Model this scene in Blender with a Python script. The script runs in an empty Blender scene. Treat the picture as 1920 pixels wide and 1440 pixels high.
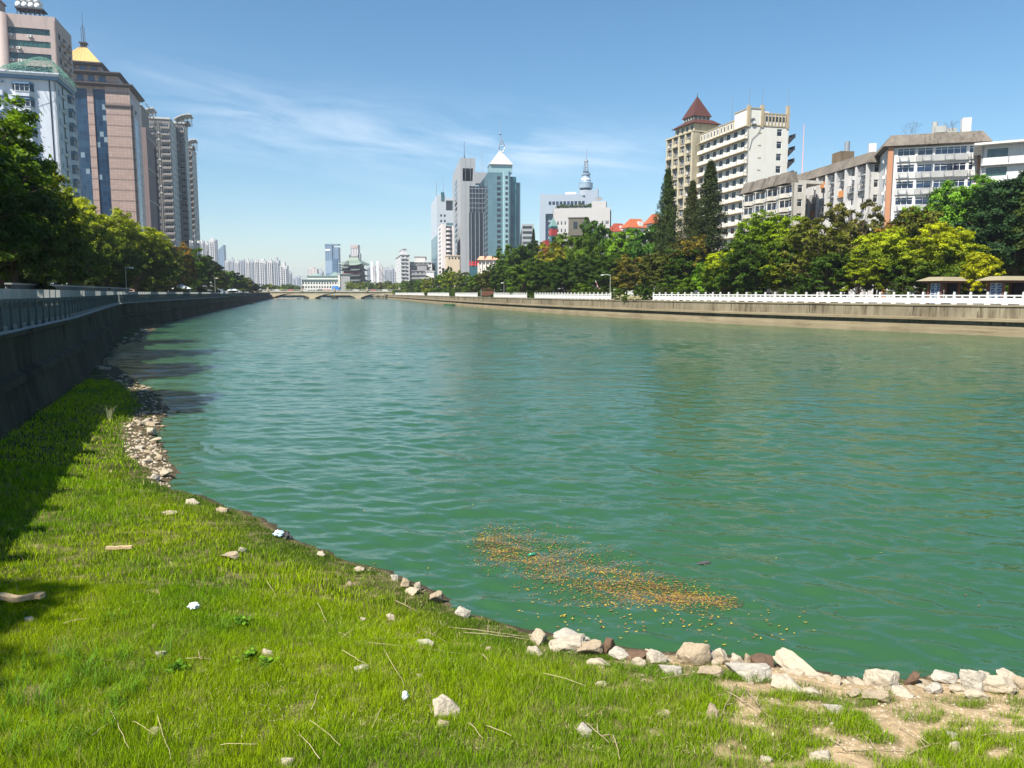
import bpy, math, random
import numpy as np
from mathutils import Vector
R = math.radians
S = bpy.context.scene
COL = S.collection
random.seed(7)
RNG = np.random.default_rng(7)

# ---------------------------------------------------------------- camera
F, HZ, CH = 1442.0, 549.0, 4.0                 # focal length (px of a 1920 frame), horizon row, eye height over the water
PITCH = math.atan((720 - HZ) / F)
cd = bpy.data.cameras.new('camera'); cam = bpy.data.objects.new('camera', cd); COL.objects.link(cam)
cam.location = (0, 0, CH); cam.rotation_euler = (R(90) - PITCH, 0, 0)
cd.sensor_width = 36; cd.lens = 36 * F / 1920; cd.clip_start = 0.05; cd.clip_end = 12000
S.camera = cam

# ---------------------------------------------------------------- light
SUN_TO = Vector((0.47, 0.52, -0.90)).normalized()      # the way the light travels
SUN_EL = math.asin(-SUN_TO.z); SUN_AZ = math.atan2(-SUN_TO.x, -SUN_TO.y)
w = bpy.data.worlds.new('World'); S.world = w; w.use_nodes = True
nt = w.node_tree; N = nt.nodes; Lk = nt.links
N.clear()
def nd(t, tree=None, **k):
    n = (tree or nt).nodes.new(t)
    for a, b in k.items():
        if a.startswith('i_'): n.inputs[a[2:].replace('_', ' ')].default_value = b
        else: setattr(n, a, b)
    return n
out = nd('ShaderNodeOutputWorld'); bg = nd('ShaderNodeBackground'); Lk.new(bg.outputs[0], out.inputs[0])
sky = nd('ShaderNodeTexSky', sky_type='NISHITA', sun_disc=False, sun_elevation=SUN_EL, sun_rotation=SUN_AZ,
         altitude=50, air_density=1.0, dust_density=0.4, ozone_density=2.2)
bg.inputs['Strength'].default_value = 0.074
# thin streaky clouds high in the air, laid out by compass direction and elevation
def mth(op, a=None, b=None, c=None, tree=None, clamp=False):
    t = tree or nt
    n = t.nodes.new('ShaderNodeMath'); n.operation = op; n.use_clamp = clamp
    for i, x in enumerate((a, b, c)):
        if x is None: continue
        if isinstance(x, (int, float)): n.inputs[i].default_value = x
        else: t.links.new(x, n.inputs[i])
    return n.outputs[0]
tc = nd('ShaderNodeTexCoord'); sp = nd('ShaderNodeSeparateXYZ'); Lk.new(tc.outputs['Generated'], sp.inputs[0])
CLX, CLY = 6.2, 5.5
az = mth('ARCTAN2', sp.outputs[0], sp.outputs[1]); el = mth('ARCSINE', sp.outputs[2])
line = mth('MULTIPLY_ADD', az, -0.10, 0.170)
dline = mth('SUBTRACT', el, line)
cv = nd('ShaderNodeCombineXYZ'); Lk.new(mth('MULTIPLY_ADD', dline, 0.6, az), cv.inputs[0]); Lk.new(mth('MULTIPLY', dline, 5.0), cv.inputs[1])
cv2 = nd('ShaderNodeVectorMath', operation='ADD'); cv2.inputs[1].default_value = (CLX, CLY, 0); Lk.new(cv.outputs[0], cv2.inputs[0]); cv = cv2
n1 = nd('ShaderNodeTexNoise', i_Scale=5.0, i_Detail=9.0, i_Roughness=0.60, i_Distortion=0.4); Lk.new(cv.outputs[0], n1.inputs['Vector'])
n2 = nd('ShaderNodeTexNoise', i_Scale=2.2, i_Detail=3.0); Lk.new(cv.outputs[0], n2.inputs['Vector'])
band = mth('POWER', 2.718, mth('MULTIPLY', mth('POWER', mth('DIVIDE', dline, 0.042), 2.0), -1.0))
left = mth('MULTIPLY_ADD', az, -4.0, 1.15, clamp=True)
m1 = mth('MULTIPLY', mth('SUBTRACT', n1.outputs[0], 0.40), 3.0, clamp=True)
m2 = mth('MULTIPLY', mth('SUBTRACT', n2.outputs[0], 0.34), 4.0, clamp=True)
cl = mth('MULTIPLY', mth('MULTIPLY', mth('MULTIPLY', m1, m2), band), left)
cl = mth('MULTIPLY', mth('MULTIPLY', cl, mth('MULTIPLY_ADD', az, 3.0, 2.0, clamp=True)), 0.62, clamp=True)
mx = nd('ShaderNodeMix', data_type='RGBA'); Lk.new(cl, mx.inputs[0]); hs = nd('ShaderNodeHueSaturation', i_Saturation=1.22, i_Hue=0.492); Lk.new(sky.outputs[0], hs.inputs['Color']); Lk.new(hs.outputs[0], mx.inputs[6])
mx.inputs[7].default_value = (9.2, 9.6, 10.2, 1); Lk.new(mx.outputs[2], bg.inputs[0])

sd = bpy.data.lights.new('sun', 'SUN'); sd.energy = 5.0; sd.angle = R(0.5); sd.color = (1.0, 0.95, 0.86)
so = bpy.data.objects.new('sun', sd); COL.objects.link(so); so.rotation_euler = SUN_TO.to_track_quat('-Z', 'Y').to_euler()
S.view_settings.view_transform = 'Standard'; S.view_settings.look = 'None'; S.view_settings.gamma = 1
S.view_settings.exposure = 1.02
S.render.engine = 'CYCLES'
cy = S.cycles
cy.max_bounces = 7; cy.diffuse_bounces = 2; cy.glossy_bounces = 3; cy.transmission_bounces = 4; cy.volume_bounces = 0; cy.transparent_max_bounces = 6
cy.sample_clamp_indirect = 4
try: cy.use_adaptive_sampling = True; cy.adaptive_threshold = 0.02
except Exception: pass

# ---------------------------------------------------------------- pixels of the photograph to directions
cP, sP = math.cos(PITCH), math.sin(PITCH)
def ab(px, py):
    X = (px - 960) / F; U = (720 - py) / F
    dy = cP + U * sP; dz = -sP + U * cP
    return X / dy, dz / dy                               # x per metre of y, z per metre of y
def ground(px, py, z=0.0):
    a, b = ab(px, py); y = (z - CH) / b
    return a * y, y
def at(px, py, Y):
    a, b = ab(px, py); return Vector((a * Y, Y, CH + b * Y))

# ---------------------------------------------------------------- mesh helpers
class MB:
    """collects faces; build() links them as one mesh object"""
    def __init__(s): s.v = []; s.f = []; s.m = []
    def add(s, vs, fs, mi=0):
        o = len(s.v); s.v += [tuple(p) for p in vs]
        for f in fs: s.f.append(tuple(o + i for i in f)); s.m.append(mi)
    def box(s, x0, x1, y0, y1, z0, z1, mi=0):
        s.add([(x0,y0,z0),(x1,y0,z0),(x1,y1,z0),(x0,y1,z0),(x0,y0,z1),(x1,y0,z1),(x1,y1,z1),(x0,y1,z1)],
              [(0,3,2,1),(4,5,6,7),(0,1,5,4),(1,2,6,5),(2,3,7,6),(3,0,4,7)], mi)
    def fbox(s, fr, a0, a1, b0, b1, z0, z1, mi=0):       # a along the wall, b outwards
        P = lambda a, b, z: fr.p(a, b, z)
        s.add([P(a0,b1,z0),P(a1,b1,z0),P(a1,b0,z0),P(a0,b0,z0),P(a0,b1,z1),P(a1,b1,z1),P(a1,b0,z1),P(a0,b0,z1)],
              [(0,3,2,1),(4,5,6,7),(0,1,5,4),(1,2,6,5),(2,3,7,6),(3,0,4,7)], mi)
    def prism(s, poly, z0, z1, mi=0, top=None, caps=True):     # poly anticlockwise; top: other outline
        n = len(poly); t = top or poly
        s.add([(x, y, z0) for x, y in poly] + [(x, y, z1) for x, y in t],
              [(i, (i+1) % n, n + (i+1) % n, n + i) for i in range(n)] + ([tuple(range(n-1, -1, -1)), tuple(range(n, 2*n))] if caps else []), mi)
    def cyl(s, x, y, z0, z1, r0, r1=None, n=12, mi=0):
        r1 = r0 if r1 is None else r1
        A = [(math.cos(2*math.pi*i/n), math.sin(2*math.pi*i/n)) for i in range(n)]
        s.prism([(x + r0*a, y + r0*b) for a, b in A], z0, z1, mi, [(x + r1*a, y + r1*b) for a, b in A])
    def tube(s, pts, rad, n=6, mi=0):
        pts = [Vector(p) for p in pts]; rad = rad if isinstance(rad, (list, tuple)) else [rad] * len(pts)
        o = len(s.v); up = Vector((0.13, 0.21, 0.97)).normalized()
        for i, p in enumerate(pts):
            d = (pts[min(i+1, len(pts)-1)] - pts[max(i-1, 0)]).normalized()
            x = d.cross(up); x = x.normalized() if x.length > 1e-4 else Vector((1, 0, 0)); y = d.cross(x)
            for k in range(n):
                t = 2 * math.pi * k / n; s.v.append(tuple(p + (x * math.cos(t) + y * math.sin(t)) * rad[i]))
        for i in range(len(pts) - 1):
            for k in range(n):
                a = o + i*n + k; b = o + i*n + (k+1) % n
                s.f.append((a, a + n, b + n, b)); s.m.append(mi)
        s.f.append(tuple(o + k for k in range(n))); s.m.append(mi)
        e = o + (len(pts)-1) * n; s.f.append(tuple(e + n - 1 - k for k in range(n))); s.m.append(mi)
    def pyramid(s, x0, x1, y0, y1, z0, z1, mi=0, tx=0, ty=0):
        cx, cy_ = (x0+x1)/2, (y0+y1)/2
        s.prism([(x0,y0),(x1,y0),(x1,y1),(x0,y1)], z0, z1, mi, [(cx-tx-.01,cy_-ty-.01),(cx+tx+.01,cy_-ty-.01),(cx+tx+.01,cy_+ty+.01),(cx-tx-.01,cy_+ty+.01)])
    def mesh(s, name, mats, smooth=False):
        me = bpy.data.meshes.new(name); me.from_pydata(s.v, [], s.f)
        for m in (mats if isinstance(mats, (list, tuple)) else [mats]): me.materials.append(m)
        if any(s.m): me.polygons.foreach_set('material_index', s.m)
        if smooth: me.polygons.foreach_set('use_smooth', [True] * len(s.f))
        me.update(); return me
    def build(s, name, mats, parent=None, smooth=False, loc=None):
        return link(name, s.mesh(name, mats, smooth), parent, loc)
def link(name, me, parent=None, loc=None, rz=0):
    o = bpy.data.objects.new(name, me); COL.objects.link(o)
    if parent: o.parent = parent
    if loc: o.location = loc
    if rz: o.rotation_euler = (0, 0, rz)
    return o
def tag(o, label=None, cat=None, group=None, kind=None):
    if label: o['label'] = label
    if cat: o['category'] = cat
    if group: o['group'] = group
    if kind: o['kind'] = kind
    return o
def empty(name, loc, rz, label, cat, group=None):
    o = bpy.data.objects.new(name, None); COL.objects.link(o); o.location = loc; o.rotation_euler = (0, 0, rz)
    o.empty_display_size = 0.5
    return tag(o, label, cat, group)
class Fr:
    """a wall plane: origin, direction angle; outward normal is to the right of the direction"""
    def __init__(s, ox, oy, ang, L=0):
        s.o = (ox, oy); s.a = ang; s.u = (math.cos(ang), math.sin(ang)); s.n = (s.u[1], -s.u[0]); s.L = L
    def p(s, a, b, z): return (s.o[0] + s.u[0]*a + s.n[0]*b, s.o[1] + s.u[1]*a + s.n[1]*b, z)
def fast_mesh(name, V, Fa, mat, fattr=None, vcol=None, smooth=False):
    """V (n,3), Fa (m,k) with k = 3 or 4"""
    me = bpy.data.meshes.new(name); V = np.asarray(V, np.float32); Fa = np.asarray(Fa, np.int32); k = Fa.shape[1]
    me.vertices.add(len(V)); me.vertices.foreach_set('co', V.ravel())
    me.loops.add(Fa.size); me.loops.foreach_set('vertex_index', Fa.ravel())
    me.polygons.add(len(Fa)); me.polygons.foreach_set('loop_start', np.arange(len(Fa), dtype=np.int32) * k)
    if smooth: me.polygons.foreach_set('use_smooth', np.ones(len(Fa), bool))
    if fattr is not None:
        at_ = me.attributes.new('tint', 'FLOAT', 'FACE'); at_.data.foreach_set('value', np.asarray(fattr, np.float32))
    if vcol is not None:
        at_ = me.attributes.new('col', 'FLOAT_COLOR', 'POINT'); c = np.ones((len(V), 4), np.float32); c[:, :3] = vcol
        at_.data.foreach_set('color', c.ravel())
    me.materials.append(mat); me.update(calc_edges=True); me.validate(); return me

ORD = ['first', 'second', 'third', 'fourth', 'fifth', 'sixth', 'seventh', 'eighth', 'ninth', 'tenth', '11th', '12th', '13th', '14th', '15th', '16th', '17th', '18th', '19th', '20th', '21st', '22nd', '23rd', '24th', '25th', '26th', '27th', '28th', '29th', '30th']
# numpy value noise
_T = RNG.random((256, 256)).astype(np.float32)
def vnoise(x, y, s):
    x = np.asarray(x) * s; y = np.asarray(y) * s
    xi = np.floor(x).astype(int); yi = np.floor(y).astype(int); fx = x - xi; fy = y - yi
    fx = fx*fx*(3-2*fx); fy = fy*fy*(3-2*fy); g = lambda i, j: _T[(xi+i) % 256, (yi+j) % 256]
    return (g(0,0)*(1-fx)+g(1,0)*fx)*(1-fy) + (g(0,1)*(1-fx)+g(1,1)*fx)*fy
def fbm(x, y, s, o=4):
    r = 0; a = 0.5; t = 0
    for k in range(o): r = r + a * vnoise(x + 17*k, y - 31*k, s); t += a; a *= .5; s *= 2.03
    return r / t

# ---------------------------------------------------------------- materials
def newmat(name):
    m = bpy.data.materials.new(name); m.use_nodes = True; t = m.node_tree
    b = t.nodes['Principled BSDF']; return m, t, b
def mixc(t, fac, c1, c2):
    n = t.nodes.new('ShaderNodeMix'); n.data_type = 'RGBA'
    if isinstance(fac, (int, float)): n.inputs[0].default_value = fac
    else: t.links.new(fac, n.inputs[0])
    for i, c in ((6, c1), (7, c2)):
        if isinstance(c, (tuple, list)): n.inputs[i].default_value = (*c[:3], 1)
        else: t.links.new(c, n.inputs[i])
    return n.outputs[2]
def coords(t, scale=(1, 1, 1), kind='Object'):
    c = t.nodes.new('ShaderNodeTexCoord'); mp = t.nodes.new('ShaderNodeMapping'); mp.inputs['Scale'].default_value = scale
    t.links.new(c.outputs[kind], mp.inputs[0]); return mp.outputs[0]
def noise(t, vec, scale, detail=4.0, rough=0.6, dist=0.0):
    n = t.nodes.new('ShaderNodeTexNoise'); n.inputs['Scale'].default_value = scale; n.inputs['Detail'].default_value = detail
    n.inputs['Roughness'].default_value = rough; n.inputs['Distortion'].default_value = dist; t.links.new(vec, n.inputs['Vector']); return n.outputs[0]
def ramp(t, x, lo, hi):
    n = t.nodes.new('ShaderNodeMapRange'); n.inputs[1].default_value = lo; n.inputs[2].default_value = hi; n.clamp = True
    t.links.new(x, n.inputs[0]); return n.outputs[0]
def bump(t, b, h, strength, dist=0.02):
    n = t.nodes.new('ShaderNodeBump'); n.inputs['Strength'].default_value = strength; n.inputs['Distance'].default_value = dist
    t.links.new(h, n.inputs['Height']); t.links.new(n.outputs[0], b.inputs['Normal'])
def plaster(name, c, dirt=(0.12, 0.10, 0.08), amt=0.35, streak=True, rough=0.85, scale=0.5, objtint=False):
    """painted render or concrete with rain streaks running down it"""
    m, t, b = newmat(name)
    v = coords(t, (1, 1, 0.12) if streak else (1, 1, 1)); v2 = coords(t)
    f1 = ramp(t, noise(t, v, scale * 2.2, 6), 0.48, 0.75); f2 = ramp(t, noise(t, v2, scale * 0.4, 5), 0.35, 0.8)
    f = mth('MULTIPLY', mth('ADD', f1, mth('MULTIPLY', f2, 0.6, tree=t), tree=t), amt, tree=t, clamp=True)
    col = mixc(t, f, c, dirt)
    t.links.new(col, b.inputs['Base Color']); b.inputs['Roughness'].default_value = rough; b.inputs['Specular IOR Level'].default_value = .12
    return m
def flat(name, c, rough=0.6, metal=0.0, amt=0.12, scale=3.0):
    m, t, b = newmat(name)
    f = noise(t, coords(t), scale, 4)
    col = mixc(t, f, tuple(x * (1 - amt) for x in c), tuple(min(1, x * (1 + amt)) for x in c))
    t.links.new(col, b.inputs['Base Color']); b.inputs['Roughness'].default_value = rough; b.inputs['Metallic'].default_value = metal
    if rough > .65: b.inputs['Specular IOR Level'].default_value = .12
    return m
def glassmat(name, c1, c2, rough=0.08, spec=0.9):
    """window glass seen from outside: each pane a little different behind it"""
    m, t, b = newmat(name)
    oi = t.nodes.new('ShaderNodeObjectInfo')
    v = coords(t, (0.9, 0.9, 0.9)); n = noise(t, v, 0.7, 1)
    f = ramp(t, mth('ADD', mth('MULTIPLY', oi.outputs['Random'], 0.75, tree=t), mth('MULTIPLY', n, 0.5, tree=t), tree=t), 0.55, 1.25)
    t.links.new(mixc(t, f, c1, c2), b.inputs['Base Color']); b.inputs['Roughness'].default_value = rough
    b.inputs['Specular IOR Level'].default_value = spec; return m
def gridmat(name, wall, win, fx=3.0, fz=3.0, rough=0.5, wx=0.5, wz=0.45):
    """far facade: rows of openings, seen from over a kilometre away"""
    m, t, b = newmat(name)
    c = t.nodes.new('ShaderNodeTexCoord'); s = t.nodes.new('ShaderNodeSeparateXYZ'); t.links.new(c.outputs['Object'], s.inputs[0])
    h = mth('ADD', s.outputs[0], mth('MULTIPLY', s.outputs[1], 1.0, tree=t), tree=t)
    fxn = mth('LESS_THAN', mth('FRACT', mth('DIVIDE', h, fx, tree=t), tree=t), wx, tree=t)
    fzn = mth('LESS_THAN', mth('FRACT', mth('DIVIDE', s.outputs[2], fz, tree=t), tree=t), wz, tree=t)
    f = mth('MULTIPLY', fxn, fzn, tree=t)
    t.links.new(mixc(t, f, wall, win), b.inputs['Base Color']); b.inputs['Roughness'].default_value = rough; return m

M = {}
def concrete_wall(name, light, dark, pale, st=(1, 1, 0.10)):
    m, t, b = newmat(name)
    v = coords(t, st); v2 = coords(t)
    f = mth('MULTIPLY', ramp(t, noise(t, v, 2.2, 7, 0.65), 0.42, 0.66), ramp(t, noise(t, coords(t, (.5, .5, .5)), .35, 4), .30, .62), tree=t)
    col = mixc(t, f, light, dark)
    f2 = ramp(t, noise(t, v, 5.5, 5), 0.62, 0.72); col = mixc(t, mth('MULTIPLY', f2, 0.75, tree=t), col, pale)
    f3 = ramp(t, noise(t, v2, 0.22, 5), 0.4, 0.7); col = mixc(t, mth('MULTIPLY', f3, 0.5, tree=t), col, dark)
    t.links.new(col, b.inputs['Base Color']); b.inputs['Roughness'].default_value = 0.95; b.inputs['Specular IOR Level'].default_value = .06
    bump(t, b, noise(t, v2, 6, 6), 0.4, 0.03); return m
M['embank'] = concrete_wall('stained_concrete', (0.235, 0.20, 0.135), (0.060, 0.046, 0.028), (0.46, 0.41, 0.29))
M['embank_low'] = concrete_wall('pale_footing_concrete', (0.235, 0.195, 0.125), (0.13, 0.10, 0.06), (0.27, 0.23, 0.16), (.12, .12, 1.6))
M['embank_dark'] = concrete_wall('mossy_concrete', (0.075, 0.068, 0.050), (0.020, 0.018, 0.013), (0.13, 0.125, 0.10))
M['rail_white'] = plaster('white_stone_paint', (0.60, 0.59, 0.57), (0.24, 0.20, 0.16), 0.28)
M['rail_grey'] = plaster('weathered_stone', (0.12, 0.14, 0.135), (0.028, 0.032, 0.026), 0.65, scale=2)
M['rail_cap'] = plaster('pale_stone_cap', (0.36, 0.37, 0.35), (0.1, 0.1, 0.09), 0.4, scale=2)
M['glass_dark'] = glassmat('dark_window_glass', (0.008, 0.010, 0.014), (0.05, 0.06, 0.07))
M['glass_blue'] = glassmat('blue_window_glass', (0.008, 0.013, 0.035), (0.03, 0.07, 0.16))
M['glass_green'] = glassmat('green_window_glass', (0.005, 0.03, 0.025), (0.05, 0.14, 0.11))
M['frame_white'] = flat('white_window_frame', (0.7, 0.7, 0.7), 0.4)
M['frame_dark'] = flat('dark_window_frame', (0.05, 0.05, 0.055), 0.4)
M['dark_in'] = flat('dark_interior', (0.03, 0.03, 0.033), 0.9)
M['ac'] = flat('white_casing', (0.62, 0.62, 0.60), 0.5, amt=0.3)
M['ac_fan'] = flat('dark_grille', (0.05, 0.05, 0.05), 0.6)
M['metal'] = flat('grey_metal', (0.35, 0.36, 0.37), 0.4, 0.6)
M['dark_metal'] = flat('dark_metal', (0.06, 0.06, 0.065), 0.5, 0.4)
M['bark'] = flat('bark', (0.10, 0.075, 0.05), 0.95, amt=0.5, scale=8)
# ================================================================ bank outlines
ZB = 2.85                                             # height of both promenades over the water
RB = [(75, 20), (60, 45), (46.6, 70), (35.8, 87), (27.5, 102), (19.8, 119.5), (10.5, 144), (1.0, 174), (-7.6, 205), (-19, 251), (-46, 365), (-74, 482), (-84, 524), (-125, 700)]
LB = [(-2.0, -8), (-4.7, 0), (-12.2, 16.7), (-19.9, 35), (-31, 59), (-41.5, 82), (-53, 123), (-86.5, 245), (-127, 392), (-163, 524), (-211, 700)]
def offset_line(L, d):
    """polyline moved d metres to its right"""
    out_ = []
    for i, (x, y) in enumerate(L):
        a = Vector(L[max(i-1, 0)]); b = Vector(L[min(i+1, len(L)-1)]); t = (b - a).normalized(); out_.append((x + t.y*d, y - t.x*d))
    return out_
def walk(L, step, start=0.0, stop=1e9):
    """points every step metres along a polyline with the direction there"""
    out_ = []; s = start; acc = 0
    for (x0, y0), (x1, y1) in zip(L, L[1:]):
        d = math.hypot(x1-x0, y1-y0)
        while s <= acc + d and s <= stop:
            t = (s - acc) / d; out_.append((x0+(x1-x0)*t, y0+(y1-y0)*t, math.atan2(y1-y0, x1-x0))); s += step
        acc += d
    return out_
def x_on(L, y):
    for (x0, y0), (x1, y1) in zip(L, L[1:]):
        if y0 <= y <= y1: return x0 + (x1-x0)*(y-y0)/(y1-y0)
    return L[-1][0] if y > L[-1][1] else L[0][0]

# ---- water
def water_mat():
    m, t, b = newmat('river_water')
    v = coords(t, (1, 1, 1)); vw = coords(t, (0.62, 1.0, 1.0)); vl = coords(t, (0.03, 0.012, 1))
    f = ramp(t, noise(t, vl, 1.0, 4), 0.3, 0.7)
    col = mixc(t, f, (0.022, 0.075, 0.030), (0.033, 0.088, 0.029))
    t.links.new(col, b.inputs['Base Color']); b.inputs['Roughness'].default_value = 0.09; b.inputs['IOR'].default_value = 1.33
    b.inputs['Specular IOR Level'].default_value = 0.6
    h = mth('ADD', mth('MULTIPLY', noise(t, vw, 1.9, 5, 0.52, 0.7), 0.7, tree=t), mth('MULTIPLY', noise(t, vw, 6.0, 3, 0.6), 0.20, tree=t), tree=t)
    h = mth('ADD', h, mth('MULTIPLY', noise(t, vw, 0.45, 3), 1.3, tree=t), tree=t)
    g = noise(t, coords(t, (0.05, 0.11, 1)), 1.0, 3)
    h = mth('MULTIPLY', h, mth('MULTIPLY_ADD', g, 1.9, 0.08, tree=t), tree=t)
    na = t.nodes.new('ShaderNodeAttribute'); na.attribute_name = 'tint'       # 1 where real waves are modelled, 0 far away
    bn = t.nodes.new('ShaderNodeBump'); bn.inputs['Strength'].default_value = 1.0; t.links.new(h, bn.inputs['Height'])
    t.links.new(mth('MULTIPLY_ADD', na.outputs['Fac'], -0.13, 0.17, tree=t), bn.inputs['Distance']); t.links.new(bn.outputs[0], b.inputs['Normal'])
    return m
M['water'] = water_mat()
WAVE = {}
def water():
    """one sheet: fine polar rings with real waves round the near foreshore, flat far away"""
    na, q = 1150, 1.0042; th = np.linspace(R(-54), R(54), na); r = 3.5 * q ** np.arange(int(math.log(300/3.5)/math.log(q)))
    A, Rr_ = np.meshgrid(th, r); x = Rr_*np.sin(A); y = Rr_*np.cos(A) - 1.0; z = np.zeros_like(x); g = np.random.default_rng(5)
    sp_ = np.maximum(Rr_*(q-1), Rr_*(th[1]-th[0])); gust = .55 + .9*fbm(x.ravel(), y.ravel(), .09, 3).reshape(x.shape)
    for k in range(64):
        lam = .22 * (2.6/.22) ** ((k+.5)/64); d = g.normal(R(82), R(30)); kx, ky = math.cos(d)*2*math.pi/lam, math.sin(d)*2*math.pi/lam
        a = .0185*lam/(2*math.pi) * (1.55 if lam < .6 else 1.0 if lam < 1.2 else .72); w_ = np.clip(lam/(sp_*4.5) - .35, 0, 1); ph = g.uniform(0, 6.28)
        wob = .6*lam*(vnoise(x+k*3, y, .35/lam+.1)-.5)
        z += a*w_*np.sin(kx*(x+wob) + ky*(y+wob) + ph)
    z *= gust
    WAVE.update(th=th, r=r, z=z)
    n0, n1 = x.shape; i = np.arange((n0-1)*(n1-1)); rr_ = i//(n1-1); c = i % (n1-1); a = rr_*n1 + c
    Fa = np.stack([a, a+1, a+n1+1, a+n1], 1)[:, ::-1]
    V = np.stack([x.ravel(), y.ravel(), z.ravel()], 1); rf = r[rr_]
    ok = inside_river(V[Fa[:, 0]][:, 0], V[Fa[:, 0]][:, 1]); Fa = Fa[ok]; rf = rf[ok]; used = np.unique(Fa); mp = np.full(len(V), -1); mp[used] = np.arange(len(used)); V = V[used]; Fa = mp[Fa]
    m0 = len(V); fl = np.array([(-260,-40,-.05),(140,-40,-.05),(140,720,-.05),(-260,720,-.05)], float)
    V = np.concatenate([V, fl]); Fa = np.concatenate([Fa, [[m0, m0+1, m0+2, m0+3]]]); near = np.append(np.clip(1.35 - rf/75, 0, 1), 0.0)
    return tag(link('water', fast_mesh('water', V, Fa, M['water'], fattr=near, smooth=True)), kind='structure')
def wave_z(x, y):
    rr = math.hypot(x, y+1.0); t = math.atan2(x, y+1.0); i = int(np.searchsorted(WAVE['r'], rr)); j = int(np.searchsorted(WAVE['th'], t))
    return float(WAVE['z'][min(i, len(WAVE['r'])-1), min(max(j, 0), len(WAVE['th'])-1)])
def inside_river(x, y):
    rx = np.interp(y, [p[1] for p in RB], [p[0] for p in RB]); lx = np.interp(y, [p[1] for p in LB], [p[0] for p in LB]); return (x < rx + 1) & (x > lx - 1)
water()
bed = MB(); bed.add([(-9000,-3000,-1.6),(9000,-3000,-1.6),(9000,11000,-1.6),(-9000,11000,-1.6)], [(0,1,2,3)])
M['mud'] = flat('river_mud', (0.03, 0.07, 0.04), 0.9)
tag(bed.build('riverbed', M['mud']), kind='structure')
M['paving'] = flat('promenade_paving', (0.24, 0.23, 0.21), 0.85, amt=0.25, scale=0.6)
# ---- promenade grounds out to the horizon
def sheet(name, pts, z, mat):
    g = MB(); g.add([(x, y, z) for x, y in pts], [tuple(range(len(pts)))]); return tag(g.build(name, mat), kind='structure')
lo = offset_line(LB, -0.25); ro = offset_line(RB, 0.25)
sheet('ground_left_bank', list(lo) + [(-230, 760), (-7000, 760), (-7000, -2000), (-2, -2000), (-2, -40)], ZB, M['paving'])
sheet('ground_right_bank', [(75, -200), (7000, -200), (7000, 760), (-110, 760)] + list(reversed(ro)), ZB, M['paving'])
sheet('ground_far_bank', [(-7000, 760.0), (7000, 760.0), (7000, 10500), (-7000, 10500)], ZB, M['paving'])

# ---- embankment walls, swept profiles (distance towards the river, height)
def sweep(name, L, side, prof, mats, mi, label, seams=9.0):
    g = MB(); pl = [offset_line(L, side * o) for o, z in prof]
    for i in range(len(L) - 1):
        for k in range(len(prof) - 1):
            a = (*pl[k][i], prof[k][1]); b = (*pl[k][i+1], prof[k][1]); c = (*pl[k+1][i+1], prof[k+1][1]); d = (*pl[k+1][i], prof[k+1][1])
            g.add([a, b, c, d], [(0, 1, 2, 3) if side < 0 else (3, 2, 1, 0)], mi[k])
    o = g.build(name, mats); tag(o, label, 'embankment wall'); return o
RW = sweep('embankment_wall', RB, -1, [(-1.0, ZB-.02), (-0.06, ZB+.02), (0.10, ZB+.02), (0.10, ZB-0.14), (0.0, ZB-0.16), (0.03, 1.62), (0.06, 1.60), (0.66, 1.56), (0.68, 1.33), (0.12, 1.30), (0.12, 0.96), (0.34, 0.94), (0.46, 0.45), (0.62, -1.5)],
           [M['embank'], M['embank_low']], [1,1,1,0,0,1,1,1,0,0,1,1,1], 'long stained concrete river wall with a projecting ledge below the white balustrade')
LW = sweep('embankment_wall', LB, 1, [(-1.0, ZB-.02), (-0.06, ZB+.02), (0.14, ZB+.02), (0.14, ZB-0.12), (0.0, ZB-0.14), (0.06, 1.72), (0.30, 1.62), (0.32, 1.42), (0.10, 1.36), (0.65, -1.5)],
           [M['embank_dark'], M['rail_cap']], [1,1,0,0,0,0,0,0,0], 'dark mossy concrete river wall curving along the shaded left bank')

JM = flat('dark_joint', (.04, .035, .03), .9)
for L_, sd_, mt_ in ((RB, -1, 'embank'), (LB, 1, 'embank_dark')):
    for x, y, a in walk(L_, 12.4, 6, 420):           # joints between the wall sections
        fr_ = Fr(x, y, a if sd_ > 0 else a + math.pi); q = MB(); q.fbox(fr_, -.015, .015, -.05, .085 if sd_ < 0 else .05, 1.75, ZB-.2); q.build('joint', JM, RW if sd_ < 0 else LW)
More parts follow.
